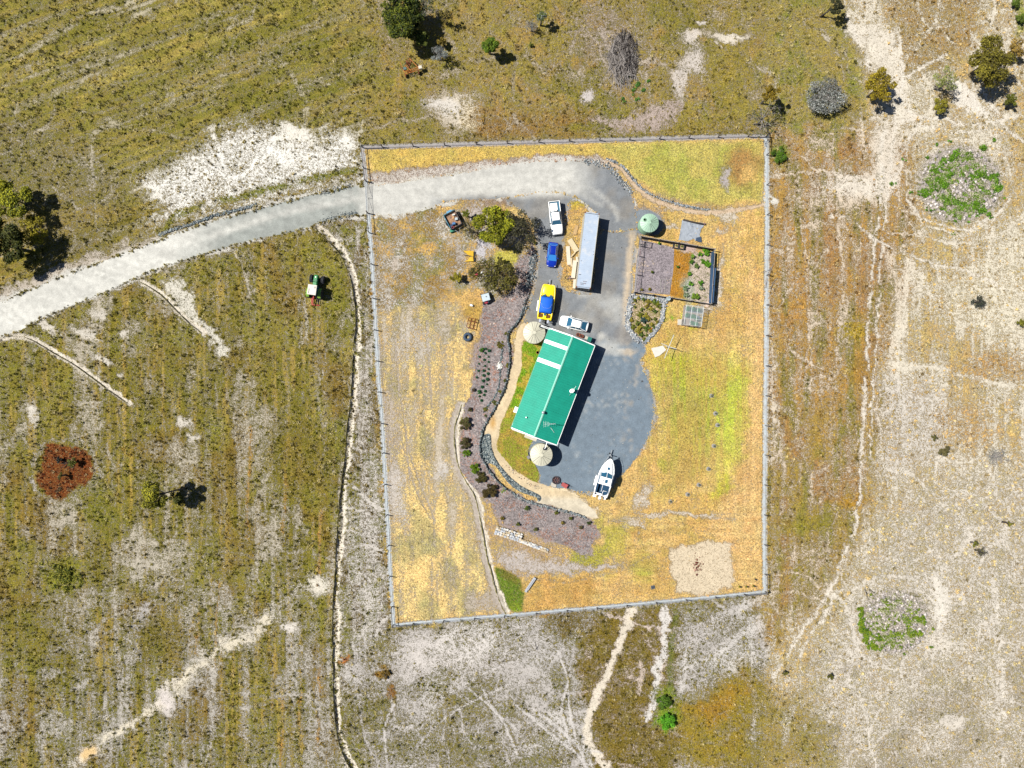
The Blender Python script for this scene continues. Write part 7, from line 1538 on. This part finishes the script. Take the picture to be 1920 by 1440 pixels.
# garden gate at the north-west corner
x, y = P(1203, 455); g = empty('garden_gate', (x, y, 0), math.radians(-8), 'small barred timber gate in the top left corner of the kitchen garden', 'gate')
m = MB(); m.tube([(-.55, -.6, .15), (.55, -.6, .15), (.55, -.6, 1.3), (-.55, -.6, 1.3), (-.55, -.6, .15)], .04, 6); m.build('gate_frame', GRYW, g)
for k in range(4): m = MB(); m.box(-.36 + k * .24, -.6, .72, .06, .04, 1.1); m.build('slat', GRYW, g)
m = MB(); m.box(0, .2, 1.48, 1.5, .08, .08); m.box(0, -.6, 1.48, 1.5, .08, .08); m.box(-.6, -.2, 1.5, .08, .9, .08); m.box(.6, -.2, 1.5, .08, .9, .08); m.build('arch_top', DKW, g)
# two black raised tubs
for i, (px, py, lb) in enumerate(((1266.5, 461.5, 'left black square planter at the top fence of the kitchen garden'), (1277, 463, 'right black square planter at the top fence of the kitchen garden'))):
    x, y = P(px, py); t = empty('planter', (x, y, 0), math.radians(-9), lb, 'planter', 'black planters in the kitchen garden'); m = MB()
    for sg in (1, -1): m.box(sg * .38, 0, .25, .14, .9, .5); m.box(0, sg * .40, .25, .62, .12, .5)
    m.build('wall', DARKST, t); m = MB(); m.box(0, 0, .18, .6, .66, .3); m.build('soil', plain('tub_soil', C(214, 180, 140), .95, var=.2), t)
    V, F, T = leaf_arrays([(.05, 0, .42, .18)], 120, .05, C(120, 150, 50), rs=np.random.RandomState(3 + i)); np_mesh('plant', V, F, LEAFM, t, T)
# ladder-like trellis lying on the chips
x, y = P(1247, 538); t = empty('garden_trellis', (x, y, .05), math.radians(-4), 'weathered timber trellis lying on the grey garden chips', 'trellis')
for sx, l in ((-.75, 2.4), (-.0, 2.4), (.75, 2.3)): m = MB(); m.box(sx, 0, .03, .08, l, .05); m.build('rail', GRYW, t)
for sy in (-1.0, -.35, .3, 1.15): m = MB(); m.box(-.02, sy, .075, 1.5, .06, .035); m.build('rung', GRYW, t)
x, y = P(1196, 473); m = MB(); m.tube([(0, -.6, .05), (0, 0, .08), (.02, .6, .05)], .04, 5); m.tube([(.12, -.5, .05), (.14, .5, .06)], .03, 5); o = m.build('garden_stakes', plain('red_stake', C(150, 80, 80), .8), None); o.location = (x + .2, y, 0); tag(o, 'two reddish stakes lying inside the left garden fence', 'stakes')
# plants in the garden
def gplant(px, py, r, lb, col, alt=None, h=.5, n=500, sd_=0, grp='leafy plants in the kitchen garden'): return tree(px, py, h, r, lb, col, n, .08, 5, cat='plant', name='garden_plant', seed=sd_, alt=alt, altp=.35, flat=.6, group=grp, low=.3, tr=.025)
VIV = C(124, 190, 34)
for i, (px, py, r, lb, cl) in enumerate(((1325, 473, .75, 'vivid green bush in the top right corner of the kitchen garden', VIV), (1313, 476, .4, 'narrow green plant left of the top right corner bush', VIV), (1327, 494, .7, 'vivid green clump halfway up the right side of the kitchen garden', VIV), (1318, 490, .45, 'green plant touching the right-side clump', VIV), (1299, 481, .4, 'small light green plant near the orange strip, top', C(150, 190, 70)), (1297, 491, .4, 'darker green plant below the small light green one', C(100, 150, 50)), (1306, 499, .5, 'pale mixed herbs in the middle of the planted bed', C(140, 160, 90)), (1293, 513, .4, 'lime plant on the edge of the orange strip', VIV), (1295, 531.5, .45, 'round green lettuce-like plant, left of the lower pair', VIV), (1314, 530, .5, 'round green leafy plant, right of the lower pair', C(104, 170, 40)), (1305, 556, .75, 'spreading light green plant at the foot of the planted bed', C(150, 180, 60)), (1286, 540, .5, 'whitish-green plant low beside the orange strip', C(176, 200, 160)), (1287, 553, .5, 'silvery plant in the lower left of the planted bed', C(190, 204, 170)), (1315, 540, .4, 'silver-leaved plant under the round green leafy plant', C(200, 210, 180)), (1271, 500, .22, 'dark green weed in the orange strip', C(80, 130, 50)), (1223, 510, .25, 'olive weed alone in the grey chips', OLV2), (1203, 543, .22, 'brown-gold weed low in the grey chips', YOL), (1218, 542, .25, 'olive gold weed beside the trellis end', YOL), (1236, 456, .2, 'tiny green weed at the top of the grey chips', VIV))):
    gplant(px, py, r, lb, cl, C(90, 130, 40), sd_=200 + i, n=int(250 + r * 900))
# herb bed inside the rock border
herb = [(x_, y_, r_) for x_, y_, r_ in [(1190,563,.3),(1197,559,.35),(1206,561,.35),(1216,566,.6),(1227,566,.6),(1234,570,.6),(1220,578,.5),(1228,583,.4),(1212,574,.4),(1203,580,.4),(1200,590,.6),(1210,592,.6),(1205,600,.7),(1216,597,.5),(1195,606,.5),(1188,613,.5),(1200,613,.6),(1212,615,.7),(1222,608,.4),(1228,598,.3),(1238,577,.3),(1232,604,.3),(1226,613,.3),(1221,621,.3),(1213,629,.3),(1208,636,.3),(1197,622,.6),(1203,628,.5),(1184,600,.4),(1190,575,.2)]]
HC = [C(150, 150, 44), C(170, 166, 60), C(110, 130, 44), C(190, 170, 70), C(96, 128, 60)]
def HL_(i, px, py, r):
    row = 'in the top row' if py < 568 else 'upper part' if py < 585 else 'midway' if py < 604 else 'lower part' if py < 620 else 'near the bottom tip'
    side = 'on the drive side' if px < 1200 else 'on the lawn side' if px > 1219 else 'in the centre'
    return '%s %s herb clump %s %s of the herb bed' % ('broad' if r >= .5 else 'small', ('olive', 'yellowish', 'dark olive', 'golden', 'mid-green')[i % 5], row, side)
for i, (px, py, r) in enumerate(herb):
    if (px, py) == (1205, 600): continue
    tree(px, py, .45, r, HL_(i, px, py, r), HC[i % 5], int(160 + r * 520), .08, 4, cat='plant', name='herb_clump', seed=300 + i, alt=HC[(i + 2) % 5], altp=.4, flat=.5, group='herb clumps in the rock-edged bed', low=.3, tr=.02)
gplant(1207, 600, .65, 'blue-grey leafy plant in the centre of the rock-edged bed', C(80, 110, 104), C(60, 90, 84), .6, 700, 340, None); gplant(1219, 616, .3, 'orange-flowering plant in the lower rock-edged bed', C(230, 140, 30), C(150, 140, 40), .4, 260, 341, None); gplant(1199, 623, .35, 'dark red plant near the tip of the rock-edged bed', C(130, 64, 44), C(150, 130, 44), .4, 300, 342, None); gplant(1197, 559, .25, 'teal plant at the top left of the rock-edged bed', C(50, 130, 90), None, .4, 200, 343, None)
# bin on the lower garden fence
x, y = P(1254, 560, .9); t = empty('water_drum', (x, y, 0), .3, 'pale blue-white drum standing by the lower fence of the kitchen garden', 'drum'); m = MB(); m.lathe([(.30, 0), (.33, .1), (.31, .45), (.33, .5), (.31, .85), (.30, .9)], 16); m.build('drum', plain('drum_blue', C(196, 214, 220), .5), t); m = MB(); m.box(.0, .2, .96, .62, .3, .08); m.build('lid', plain('drum_blue', C(196, 214, 220), .5), t)
# stack of pipes and boards beside the garden
for i, (x0, y0, x1, y1, w, c_, lb) in enumerate(((1335,530,1340,512,.10,(226,214,204),'thin pale pole leaning on the right garden fence, topmost'), (1332,540,1337,514,.35,(206,206,206),'weathered ladder-like panel outside the right garden fence'), (1331,566,1334,538,.45,(226,206,186),'cream board with rusty edges along the right garden fence'), (1325,576,1327,566,.5,(236,210,190),'short pinkish board between the garden fence and the glasshouse'), (1329,563,1334,546,.12,(170,110,90),'rusty flat bar on the cream board'), (1337,560,1339,530,.06,(206,170,140),'slim tan pole outermost of the pile by the garden'))):
    board(x0, y0, x1, y1, w, .05 if i != 4 else .16, lb, plain('salvage_%d' % i, C(*c_), .8, var=.3, scale=4, dirt=(C(150, 120, 100), .6, 3)), .07, nm='salvage_board', grp='salvaged boards along the garden fence')
# glasshouse
x, y = P(1301, 592, 1.8); gh = empty('greenhouse', (x, y, 0), math.radians(-7), 'small glass and aluminium greenhouse with green plants inside, below the kitchen garden', 'greenhouse')
gw, gl_ = 2.75, 3.05; PANE = glass('greenhouse_pane', (.55, .62, .62), .1)
_b = PANE.node_tree.nodes['Principled BSDF']; _b.inputs['Alpha'].default_value = .10; _b.inputs['Coat Weight'].default_value = 0
FR = plain('aluminium_frame', C(236, 240, 240), .5, .05)
for k in range(4):
    xx = -gw / 2 + gw * k / 3
    m = MB(); m.tube([(xx, -gl_ / 2, 1.75), (xx, gl_ / 2, 1.9)], .035, 5); m.tube([(xx, -gl_ / 2, 0), (xx, -gl_ / 2, 1.75)], .03, 5); m.tube([(xx, gl_ / 2, 0), (xx, gl_ / 2, 1.9)], .03, 5); m.build('frame_bar', FR, gh)
for k in range(4):
    yy = -gl_ / 2 + gl_ * k / 3; z = 1.75 + .15 * k / 3; m = MB(); m.tube([(-gw / 2, yy, z), (gw / 2, yy, z)], .03, 5); m.build('frame_bar', FR, gh)
for a in range(3):
    for b_ in range(3):
        x0_, x1__ = -gw / 2 + gw * a / 3 + .03, -gw / 2 + gw * (a + 1) / 3 - .03; y0_, y1__ = -gl_ / 2 + gl_ * b_ / 3 + .03, -gl_ / 2 + gl_ * (b_ + 1) / 3 - .03; z0_, z1_ = 1.75 + .05 * b_, 1.75 + .05 * (b_ + 1)
        m = MB(); m.slab([(x0_, y0_, z0_), (x1__, y0_, z0_), (x1__, y1__, z1_), (x0_, y1__, z1_)], .006); m.build('pane', PANE, gh)
for sg in (1, -1):
    m = MB(); m.slab([(sg * gw / 2, -gl_ / 2, .1), (sg * gw / 2, gl_ / 2, .1), (sg * gw / 2, gl_ / 2, 1.9), (sg * gw / 2, -gl_ / 2, 1.75)][::sg], .006); m.build('side_pane', PANE, gh); m = MB(); m.slab([(-gw / 2, sg * gl_ / 2, .1), (gw / 2, sg * gl_ / 2, .1), (gw / 2, sg * gl_ / 2, 1.8), (-gw / 2, sg * gl_ / 2, 1.8)][::-sg], .006); m.build('side_pane', PANE, gh)
m = MB(); m.box(0, 0, .035, gw, gl_, .05); m.build('floor', plain('greenhouse_floor', C(170, 150, 140), .9, var=.2), gh)
for yy in (.95, -.05): m = MB(); m.box(0, yy, .7, gw - .3, .45, .05); m.build('bench', plain('bench_slate', C(90, 100, 120), .8), gh)
V, F, T = leaf_arrays([(-.9, 1.1, 1.0, .35), (0, 1.15, 1.0, .35), (.8, 1.1, .9, .3), (-.8, .1, 1.0, .38), (.1, .0, 1.0, .4), (.7, -.3, .9, .3), (.1, -1.05, .7, .35), (.7, -1.1, .8, .35)], 1700, .09, C(64, 156, 96), rs=np.random.RandomState(4), alt=C(36, 110, 70), altp=.4); o = np_mesh('potted_plants', V, F, LEAFM, None, T); o.location = gh.location; o.rotation_euler = gh.rotation_euler; tag(o, 'leafy green seedlings on the benches inside the greenhouse', kind='stuff')
x, y = P(1278, 604); o = MB().box(0, 0, .03, 1.3, .9, .06).build('stepping_slab', plain('pale_slab', C(222, 214, 200), .9, var=.1)); o.location = (x, y, 0); tag(o, 'pale slab at the lower left corner of the greenhouse', 'slab')
# clothesline
x, y = P(1254.5, 650, 2.0); cl = empty('clothesline', (x, y, 0), 0, 'rotary clothesline with four thin arms on the east lawn', 'clothesline')
m = MB(); m.tube([(0, 0, 0), (0, 0, 2.05)], .05, 8); m.build('pole', ALU, cl)
for a, l in ((68, 2.0), (248, 2.0), (158, 1.35), (-18, 1.2)): m = MB(); m.tube([(0, 0, 1.95), (l * math.cos(math.radians(a)), l * math.sin(math.radians(a)), 2.1)], [.055, .045], 6); m.build('arm', FR, cl)
m = MB(); m.tube([(-.2, 0, 1.85), (.2, 0, 1.85)], .07, 8); m.build('hub', DARKST, cl)
for a, l in ((68, 1.5), (248, 1.5)): m = MB(); m.tube([(l * math.cos(math.radians(a)), l * math.sin(math.radians(a)), 2.08), (1.1 * math.cos(math.radians(a + 90)), 1.1 * math.sin(math.radians(a + 90)), 2.08)], .006, 4); m.build('line', ALU, cl)
o = sheet('concrete_slab', [(1221,653),(1243,648),(1249,656),(1236,667),(1228,670)], .07, plain('chalky_slab', C(240, 236, 224), .9, var=.06, scale=3), .4, cell=6, smooth=False, kind=None); tag(o, 'white angular slab between the clothesline and the gravel', 'slab')
# tarpaulin and log
def tz(px, py): return .07 + (fbm(px.astype(np.float32), py.astype(np.float32), 5, seed=3) - .5) * .14
o = sheet('tarpaulin', [(1279,413),(1300,416),(1322,419),(1315,430),(1312,440),(1315,455),(1304,452),(1301,447),(1290,452),(1272,450),(1276,430)], .07, plain('grey_tarp', C(176, 184, 194), .6, var=.12, scale=2, dirt=(C(70, 90, 116), .60, 1.2)), .8, cell=3, smooth=False, kind=None, zfun=tz); tag(o, 'crumpled grey plastic sheet on the grass above the kitchen garden', 'tarpaulin')
o = sheet('folded_tarp', [(1305,446),(1314,444),(1315,455),(1304,452)], .14, plain('blue_tarp', C(60, 84, 112), .6, var=.2, scale=3), .5, cell=3, smooth=False, kind=None); tag(o, 'small dark blue folded corner of plastic on the grey sheet', 'tarpaulin')
m = MB(); m.tube([(-1.7, .1, .16), (-.6, 0, .18), (.5, -.1, .18), (1.75, -.15, .17)], .13, 9); o = m.build('log', DARKBARK, None, True); o.location = (*P(1300, 416.5), .02); o.rotation_euler = (0, 0, math.radians(-8)); tag(o, 'dark log holding down the top edge of the grey plastic sheet', 'log')
m = MB(); m.tube([(0, 0, 0), (0, 0, .32)], .17, 12); o = m.build('log_round', plain('cut_wood', C(150, 120, 110), .9)); o.location = (*P(1320, 420), 0); tag(o, 'upright cut log round at the right end of the dark log', 'log')
# saplings in guards on the lawn
g0_ = None
for px, py in ((1333,742),(1341,775),(1345,797),(1338,836),(1328,879),(1310,909),(1289,927),(1256,940)):
    if g0_ is None:
        t = g0_ = empty('tree_guard', (0, 0, 0), 0, 'young tree in a grey wire guard in the curved row on the east lawn', 'tree guard', 'guarded saplings in a curve on the east lawn')
        m = MB(); m.lathe([(.0, .02), (.30, .025), (.34, .0)], 14); m.build('mulch_ring', plain('ring_grey', C(186, 178, 170), .9, var=.2), t)
        for k in range(3): a = k * 2.094; m = MB(); m.tube([(.26 * math.cos(a), .26 * math.sin(a), 0), (.26 * math.cos(a), .26 * math.sin(a), .7)], .02, 5); m.build('stake', GRYW, t)
        m = MB(); 
        for z in (.1, .35, .65): m.tube([(.27 * math.cos(2 * math.pi * k / 12), .27 * math.sin(2 * math.pi * k / 12), z) for k in range(13)], .010, 4, False)
        m.build('wire_guard', ALU, t)
        V, F, T = leaf_arrays([(0, 0, .4, .14)], 70, .05, C(110, 120, 90), rs=np.random.RandomState(2)); np_mesh('sapling', V, F, LEAFM, t, T)
    else: t = copy_tree(g0_)
    t['label'] = 'guarded young tree, ' + {742: 'topmost of the curved row on the east lawn', 775: 'second from the top of the curved row on the lawn', 797: 'third from the top of the curved row, at the yellowest grass', 836: 'fourth from the top of the curved row on the lawn', 879: 'with the widest ring, below the middle of the curved row', 909: 'third from the bottom of the curved row on the lawn', 927: 'second from the bottom of the curved row on the lawn', 940: 'lowest of the curved row, nearest the white boat'}[py]
    t.location = (*P(px, py), 0); t.rotation_euler = (0, 0, random.random() * 6)
st0 = None
for px, py, lb in ((1388, 1100, 'leftmost of three low stumps in the south-east corner'), (1401, 1099.5, 'middle of three low stumps in the south-east corner'), (1414, 1098.5, 'rightmost of three low stumps in the south-east corner, below the lone one'), (1416, 1086, 'lone stump above the row of three in the south-east corner')):
    t = empty('marker_stump', (*P(px, py), 0), 0, lb, 'stump', 'stumps in the south-east corner'); m = MB(); m.tube([(0, 0, 0), (0, 0, .35)], .12, 8); m.build('stem', DARKBARK, t)
    if py > 1090: V, F, T = leaf_arrays([(-.15, 0, .15, .18)], 80, .05, C(190, 190, 50), rs=np.random.RandomState(6)); np_mesh('weed', V, F, LEAFM, t, T)
t = empty('cable_pit', (*P(1224, 1101), 0), .25, 'small dark grey pit lid on the tan lawn near the south fence', 'pit cover'); m = MB(); m.box(0, 0, .06, .62, .56, .12); m.build('frame', plain('pit_grey', C(110, 116, 124), .7), t, bevel=.02); m = MB(); m.box(0, 0, .125, .46, .40, .03); m.build('lid', plain('pit_lid', C(70, 76, 84), .6), t)
# rubbish pile on the sand pad
rs3 = np.random.RandomState(5); o = rocks('rubble', np.stack([1307 + rs3.normal(size=46) * 4.5, 1060 + rs3.normal(size=46) * 8], -1), rs3.uniform(.05, .16, 46), [C(140, 80, 60), C(110, 60, 50), C(190, 150, 130)], .06, kind=None); tag(o, 'reddish rubble scattered in the middle of the sand pad', 'rubble')
# concrete pipe
a = Vector((*P(986, 1108), 0)); b = Vector((*P(1004.5, 1081), 0)); d = b - a; t = empty('concrete_pipe', (a + b) / 2, math.atan2(d.y, d.x), 'long pale concrete beam lying by the green patch', 'beam'); m = MB(); m.box(.1, 0, .2, d.length - .5, .42, .34); m.build('beam', plain('pale_concrete', C(196, 200, 208), .85, var=.12), t, bevel=.04)
m = MB(); m.box(-d.length / 2 + .1, 0, .10, .5, .36, .16, .2); m.build('broken_end', plain('pale_concrete', C(196, 200, 208), .85), t); m = MB(); m.box(0, 0, .385, d.length - .9, .05, .02); m.build('groove', plain('groove_grey', C(140, 146, 156), .8), t)
# fire pit, slab and barrow at the bottom of the yard
t = empty('fire_pit', (*P(1042.5, 900), 0), 0, 'round dark fire pit ringed with bricks at the foot of the yard', 'fire pit'); m = MB(); m.lathe([(.62, .0), (.66, .28), (.54, .28), (.5, .08), (.001, .06)], 20); m.build('ring', plain('sooty_steel', C(70, 60, 66), .8, var=.4, scale=6), t)
for k in range(7): m = MB(); aa = k * .9; m.box(.35 * math.cos(aa), .3 * math.sin(aa), .16, .25, .12, .10, aa); m.build('brick', plain('sooty_brick', C(130, 90, 84), .9, var=.4), t)
o = MB().box(0, 0, .05, .85, .65, .10).build('paving_slab', plain('buff_slab', C(214, 206, 192), .9), bevel=.02); o.location = (*P(1038, 909), .018); o.rotation_euler = (0, 0, -.2); tag(o, 'buff paving slab next to the fire pit', 'slab')
t = empty('wheelbarrow', (*P(1058, 909), .02), math.radians(150), 'red wheelbarrow tipped beside the fire pit', 'wheelbarrow'); m = MB(); m.add([(-.35, -.24, .25), (.3, -.18, .25), (.3, .18, .25), (-.35, .24, .25), (-.5, -.36, .5), (.5, -.28, .5), (.5, .28, .5), (-.5, .36, .5)], [(3, 2, 1, 0), (0, 1, 5, 4), (1, 2, 6, 5), (2, 3, 7, 6), (3, 0, 4, 7), (4, 7, 6, 5)]); m.build('tray', plain('faded_red', C(196, 92, 90), .7, var=.2), t)
m = MB(); m.tube([(.6, -.05, .2), (.6, .05, .2)], .2, 14); m.build('wheel', RUBBER, t)
for sg in (1, -1): m = MB(); m.tube([(.6, sg * .08, .2), (-.4, sg * .25, .25), (-1.15, sg * .3, .45)], .025, 5); m.build('handle', DARKST, t)
m = MB(); m.tube([(0, 0, 0), (0, 0, .03)], .16, 12); o = m.build('drain_lid', plain('drain_dark', C(80, 84, 90), .6)); o.location = (*P(1204, 715), .02); tag(o, 'small dark round lid near the east edge of the gravel', 'drain lid')
# ---------------------------------------------------------------- farm junk west of the house
t = empty('junk_trailer', (*P(849, 412.5, .6), 0), math.radians(-34 + 90 - 24), 'blue steel box trailer loaded with scrap at the bend of the drive', 'trailer'); t.rotation_euler[2] = math.radians(-62)
BST = plain('faded_blue_steel', C(70, 150, 176), .6, var=.15, scale=3)
for sg in (1, -1): m = MB(); m.box(0, sg * .98, .85, 2.5, .08, .45); m.build('side_rail', BST if sg < 0 else DARKST, t)
for sx in (-1.25, 1.25): m = MB(); m.box(sx, 0, .85, .09, 1.9, .45); m.build('end_rail', BST if sx < 0 else DARKST, t)
m = MB(); m.box(0, 0, .55, 2.4, 1.9, .06); m.build('bed', plain('rusty_bed', C(180, 140, 110), .9, var=.4, scale=3, dirt=(C(90, 80, 80), .5, 2)), t)
for sg in (1, -1): m = MB(); m.tube([(0, sg * 1.05, .34), (0, sg * 1.25, .34)], .34, 14); m.build('wheel', RUBBER, t)
m = MB(); m.box(-1.35, .1, .95, .3, .9, .3); m.build('toolbox', plain('light_blue_box', C(110, 176, 214), .5), t)
m = MB(); m.tube([(1.25, .6, .5), (2.3, 0, .45), (1.25, -.6, .5)], .04, 6); m.build('drawbar', ALU, t)
for i, (px, py, z, sx, sy, sz_, c_, lb, nm) in enumerate(((851, 403, .6, .5, .3, .3, (236, 232, 224), 'white sack in the far corner of the blue trailer', 'sack'), (856, 411, .6, .45, .5, .35, (200, 214, 220), 'pale grey box in the blue trailer', 'box'), (851.5, 420, .6, .55, .4, .5, (70, 130, 190), 'mid blue crate near the tail of the trailer', 'crate'), (847, 424, .6, .6, .5, .3, (20, 56, 96), 'dark blue crate under the red bucket', 'crate'), (850, 408, .6, .5, .3, .12, (226, 176, 120), 'tan cardboard in the middle of the blue trailer', 'cardboard'), (849, 433, 0, .9, .45, .5, (60, 160, 130), 'green tub on the ground behind the blue trailer', 'tub'))):
    o = MB().box(0, 0, sz_ / 2, sx, sy, sz_, taper=.9).build(nm, plain('junk_%d' % i, C(*c_), .6, var=.1), bevel=.04); o.location = (*P(px, py, z), z); o.rotation_euler = (0, 0, random.random() * 2); tag(o, lb, nm, 'scrap in and around the blue trailer')
t = empty('bucket', (*P(849.5, 427, .9), .9), 0, 'red bucket on the dark blue crate at the tail of the trailer', 'bucket'); m = MB(); m.lathe([(.14, 0), (.2, .3), (.17, .3), (.13, .03)], 14); m.build('pail', plain('pinkish_red', C(220, 90, 96), .5), t)
# yellow implement
t = empty('grader_blade', (*P(877, 483), 0), math.radians(-5), 'bent yellow steel implement panels lying beside the thin olive tree', 'implement'); YI = plain('yellow_steel', C(246, 196, 30), .6, var=.1, scale=3)
m = MB(); m.add([(-.8, .95, .5), (.85, 1.05, .45), (.9, .2, .3), (.1, .35, .35), (-.8, .95, .42), (.85, 1.05, .37), (.9, .2, .22), (.1, .35, .27)], [(0, 3, 2, 1), (4, 5, 6, 7), (0, 1, 5, 4), (1, 2, 6, 5), (2, 3, 7, 6), (3, 0, 4, 7)]); m.build('upper_panel', YI, t)
m = MB(); m.add([(-.6, -.75, .25), (1.0, -.55, .4), (.85, .15, .5), (.4, .1, .5), (.1, -.45, .35), (-.6, -.75, .17), (1.0, -.55, .32), (.85, .15, .42), (.4, .1, .42), (.1, -.45, .27)], [(0, 1, 2, 3, 4), (9, 8, 7, 6, 5), (0, 5, 6, 1), (1, 6, 7, 2), (2, 7, 8, 3), (3, 8, 9, 4), (4, 9, 5, 0)]); m.build('lower_panel', YI, t)
m = MB(); m.tube([(-.7, .35, .25), (.9, .15, .3)], .05, 6); m.tube([(1.0, 1.0, .3), (1.15, -.7, .3)], .05, 6); m.build('frame_bar', DARKST, t)
# little white tractor/mower
t = empty('ride_on_mower', (*P(911, 558, .7), 0), math.radians(-75), 'small white boxy mower with a dark nose parked at the top of the mulch bed', 'mower')
m = MB(); m.box(0, 0, 1.0, 1.15, 1.25, .10); m.build('canopy', plain('mower_white', C(214, 230, 238), .5), t, bevel=.06); m = MB(); m.box(-.1, .1, 1.07, .16, .16, .04); m.build('canopy_vent', DARKST, t)
for sx in (-.45, .45):
    for sy in (-.5, .5): m = MB(); m.tube([(sx, sy, .3), (sx, sy, .98)], .03, 5); m.build('canopy_post', DARKST, t)
m = MB(); m.box(.1, 0, .45, 1.6, .7, .4); m.build('body', plain('mower_navy', C(30, 60, 90), .5), t, bevel=.05); m = MB(); m.box(.75, -.15, .62, .35, .5, .2); m.build('bonnet', plain('mower_red', C(180, 30, 60), .5), t, bevel=.04)
for sx, r_ in ((-.55, .32), (.7, .22)):
    for sg in (1, -1): m = MB(); m.tube([(sx, sg * .5, r_), (sx, sg * .7, r_)], r_, 14); m.build('wheel', RUBBER, t)
m = MB(); m.tube([(-.8, 0, .4), (-1.1, 0, .8), (-1.2, .2, .8)], .03, 5); m.build('catcher_arm', plain('blue_bar', C(70, 120, 190), .5), t)
t = empty('fuel_can', (*P(894.5, 514.5), 0), .4, 'small red jerry can on the dirt under the thin olive tree', 'jerry can'); m = MB(); m.box(0, 0, .2, .55, .4, .4); m.build('body', plain('can_red', C(200, 50, 80), .5), t, bevel=.06); m = MB(); m.tube([(.12, 0, .4), (.2, 0, .5)], .05, 8); m.build('spout', DARKST, t)
t = empty('plastic_drum', (*P(903, 511.5), 0), 0, 'small white container right of the red jerry can', 'container'); m = MB(); m.lathe([(.15, 0), (.17, .3), (.06, .36), (.06, .42)], 12); m.build('body', PAINT_W, t)
t = empty('gas_bottle', (*P(884.5, 573), 0), 0, 'small white drum lying on the dry grass above the rusty rack', 'drum'); m = MB(); m.tube([(-.25, .1, .16), (.22, -.05, .16)], .17, 12); m.build('body', PAINT_W, t, True); m = MB(); m.tube([(.22, -.05, .16), (.3, -.08, .16)], .12, 10); m.build('end_cap', DARKST, t)
# rusty cultivator, tyre
t = empty('cultivator', (*P(884, 606, .3), 0), math.radians(-14), 'rusty tined cultivator frame lying above the big tyre', 'cultivator')
for yy in (-.75, -.25, .25, .75): m = MB(); m.box(0, yy, .45, 1.3, .08, .08); m.build('frame_bar', RUST, t)
for xx in (-.6, 0, .6): m = MB(); m.box(xx, 0, .53, .08, 1.6, .08); m.build('cross_bar', RUST, t)
for k in range(8): m = MB(); xx = -.6 + (k % 4) * .4; yy = -.75 if k < 4 else .4; m.tube([(xx, yy, .45), (xx + .3, yy - .1, .3), (xx + .35, yy - .12, 0)], .035, 5); m.build('tine', RUST, t)
t = empty('tyre', (*P(877, 632), 0), 0, 'big blue-black tractor tyre lying flat on the dry grass', 'tyre'); m = MB(); n = 32
m.loft([[(r_ * math.cos(2 * math.pi * k / n), r_ * math.sin(2 * math.pi * k / n), z_) for k in range(n)] for r_, z_ in ((.30, .06), (.60, .0), (.70, .08), (.70, .30), (.58, .40), (.34, .36), (.28, .28), (.30, .06))], False); m.build('carcass', plain('old_rubber', C(64, 84, 108), .75, var=.2, scale=4), t, True)
m = MB()
for k in range(28): a_ = 2 * math.pi * k / 28; m.box(.70 * math.cos(a_), .70 * math.sin(a_), .19, .05, .06, .26, a_)
m.build('tread', RUBBER, t)
# orange machinery in the north paddock
t = empty('rusty_machine', (*P(768, 126, .8), 0), math.radians(12), 'orange rusty disc machine with a white box standing in the north paddock', 'farm machine')
m = MB(); q1 = Vector((-.55, .9, .7)); q2 = Vector((.35, -1.0, .7))
def lattice(a, b, w, mat, nm, h=.9):
    a = Vector((*a, h)); b = Vector((*b, h)); d = (b - a); n_ = Vector((-d.y, d.x, 0)).normalized() * w / 2; m = MB()
    m.tube([a + n_, b + n_], .05, 5); m.tube([a - n_, b - n_], .05, 5); k = max(2, int(d.length / .3))
    for i in range(k + 1):
        p = a + d * i / k; m.tube([p + n_ * (1 if i % 2 else -1), a + d * min(i + 1, k) / k + n_ * (-1 if i % 2 else 1)], .03, 4); m.tube([p + n_, p - n_], .03, 4)
    return m.build(nm, mat, t)
lattice((-.85, -.75), (1.45, -.55), .45, ORANGE, 'lower_frame'); lattice((-.5, .05), (.35, 1.35), .62, RUST, 'upper_frame', .7); m = MB(); m.tube([(.3, 1.3, .9), (1.35, -.4, .9)], .06, 6); m.tube([(-.6, .4, .9), (.1, -.6, .9)], .06, 6); m.tube([(-1.3, 1.0, .8), (-1.2, .1, .8), (-.9, -.6, .8)], .05, 6); m.build('draw_frame', ORANGE, t)
m = MB(); m.box(1.65, -.45, .85, .55, .5, .5); m.build('seed_box', plain('white_hopper', C(236, 226, 206), .7), t, bevel=.03); m = MB(); m.box(-.75, -.15, .8, .5, .45, .6); m.build('engine', plain('grey_teal', C(90, 120, 120), .6, var=.3), t, bevel=.05); m = MB(); m.tube([(-1.0, .5, .6), (-.1, 1.2, .6)], .05, 6); m.build('side_pipe', plain('pipe_green', C(120, 140, 100), .7), t)
for x_, y_ in ((-.9, -.9), (1.2, -.9), (-.3, 1.0)): m = MB(); m.tube([(x_ - .08, y_, .35), (x_ + .08, y_, .35)], .35, 14); m.build('wheel', RUST, t)
# bits of concrete and white clods beside paths
o = rocks('path_stones', np.vstack([pts_line([(945,868),(965,885),(990,905),(1010,915)], 6, 60, rs3), pts_line([(960,640),(958,680),(945,740)], 5, 30, rs3)]), rs3.uniform(.03, .09, 90), [C(150, 90, 70), C(170, 176, 180), C(120, 110, 100)], .03)
# pad under the tank
sheet('tank_pad', [(1192,398),(1205,394),(1222,396),(1240,410),(1242,432),(1226,442),(1205,440),(1192,432),(1189,415)], .012, chip_material('pad_gravel', C(140, 148, 156), None, cell=9, amp=.3, fine=10, fa=.3, bump=.3), amp=1.6, cell=5)
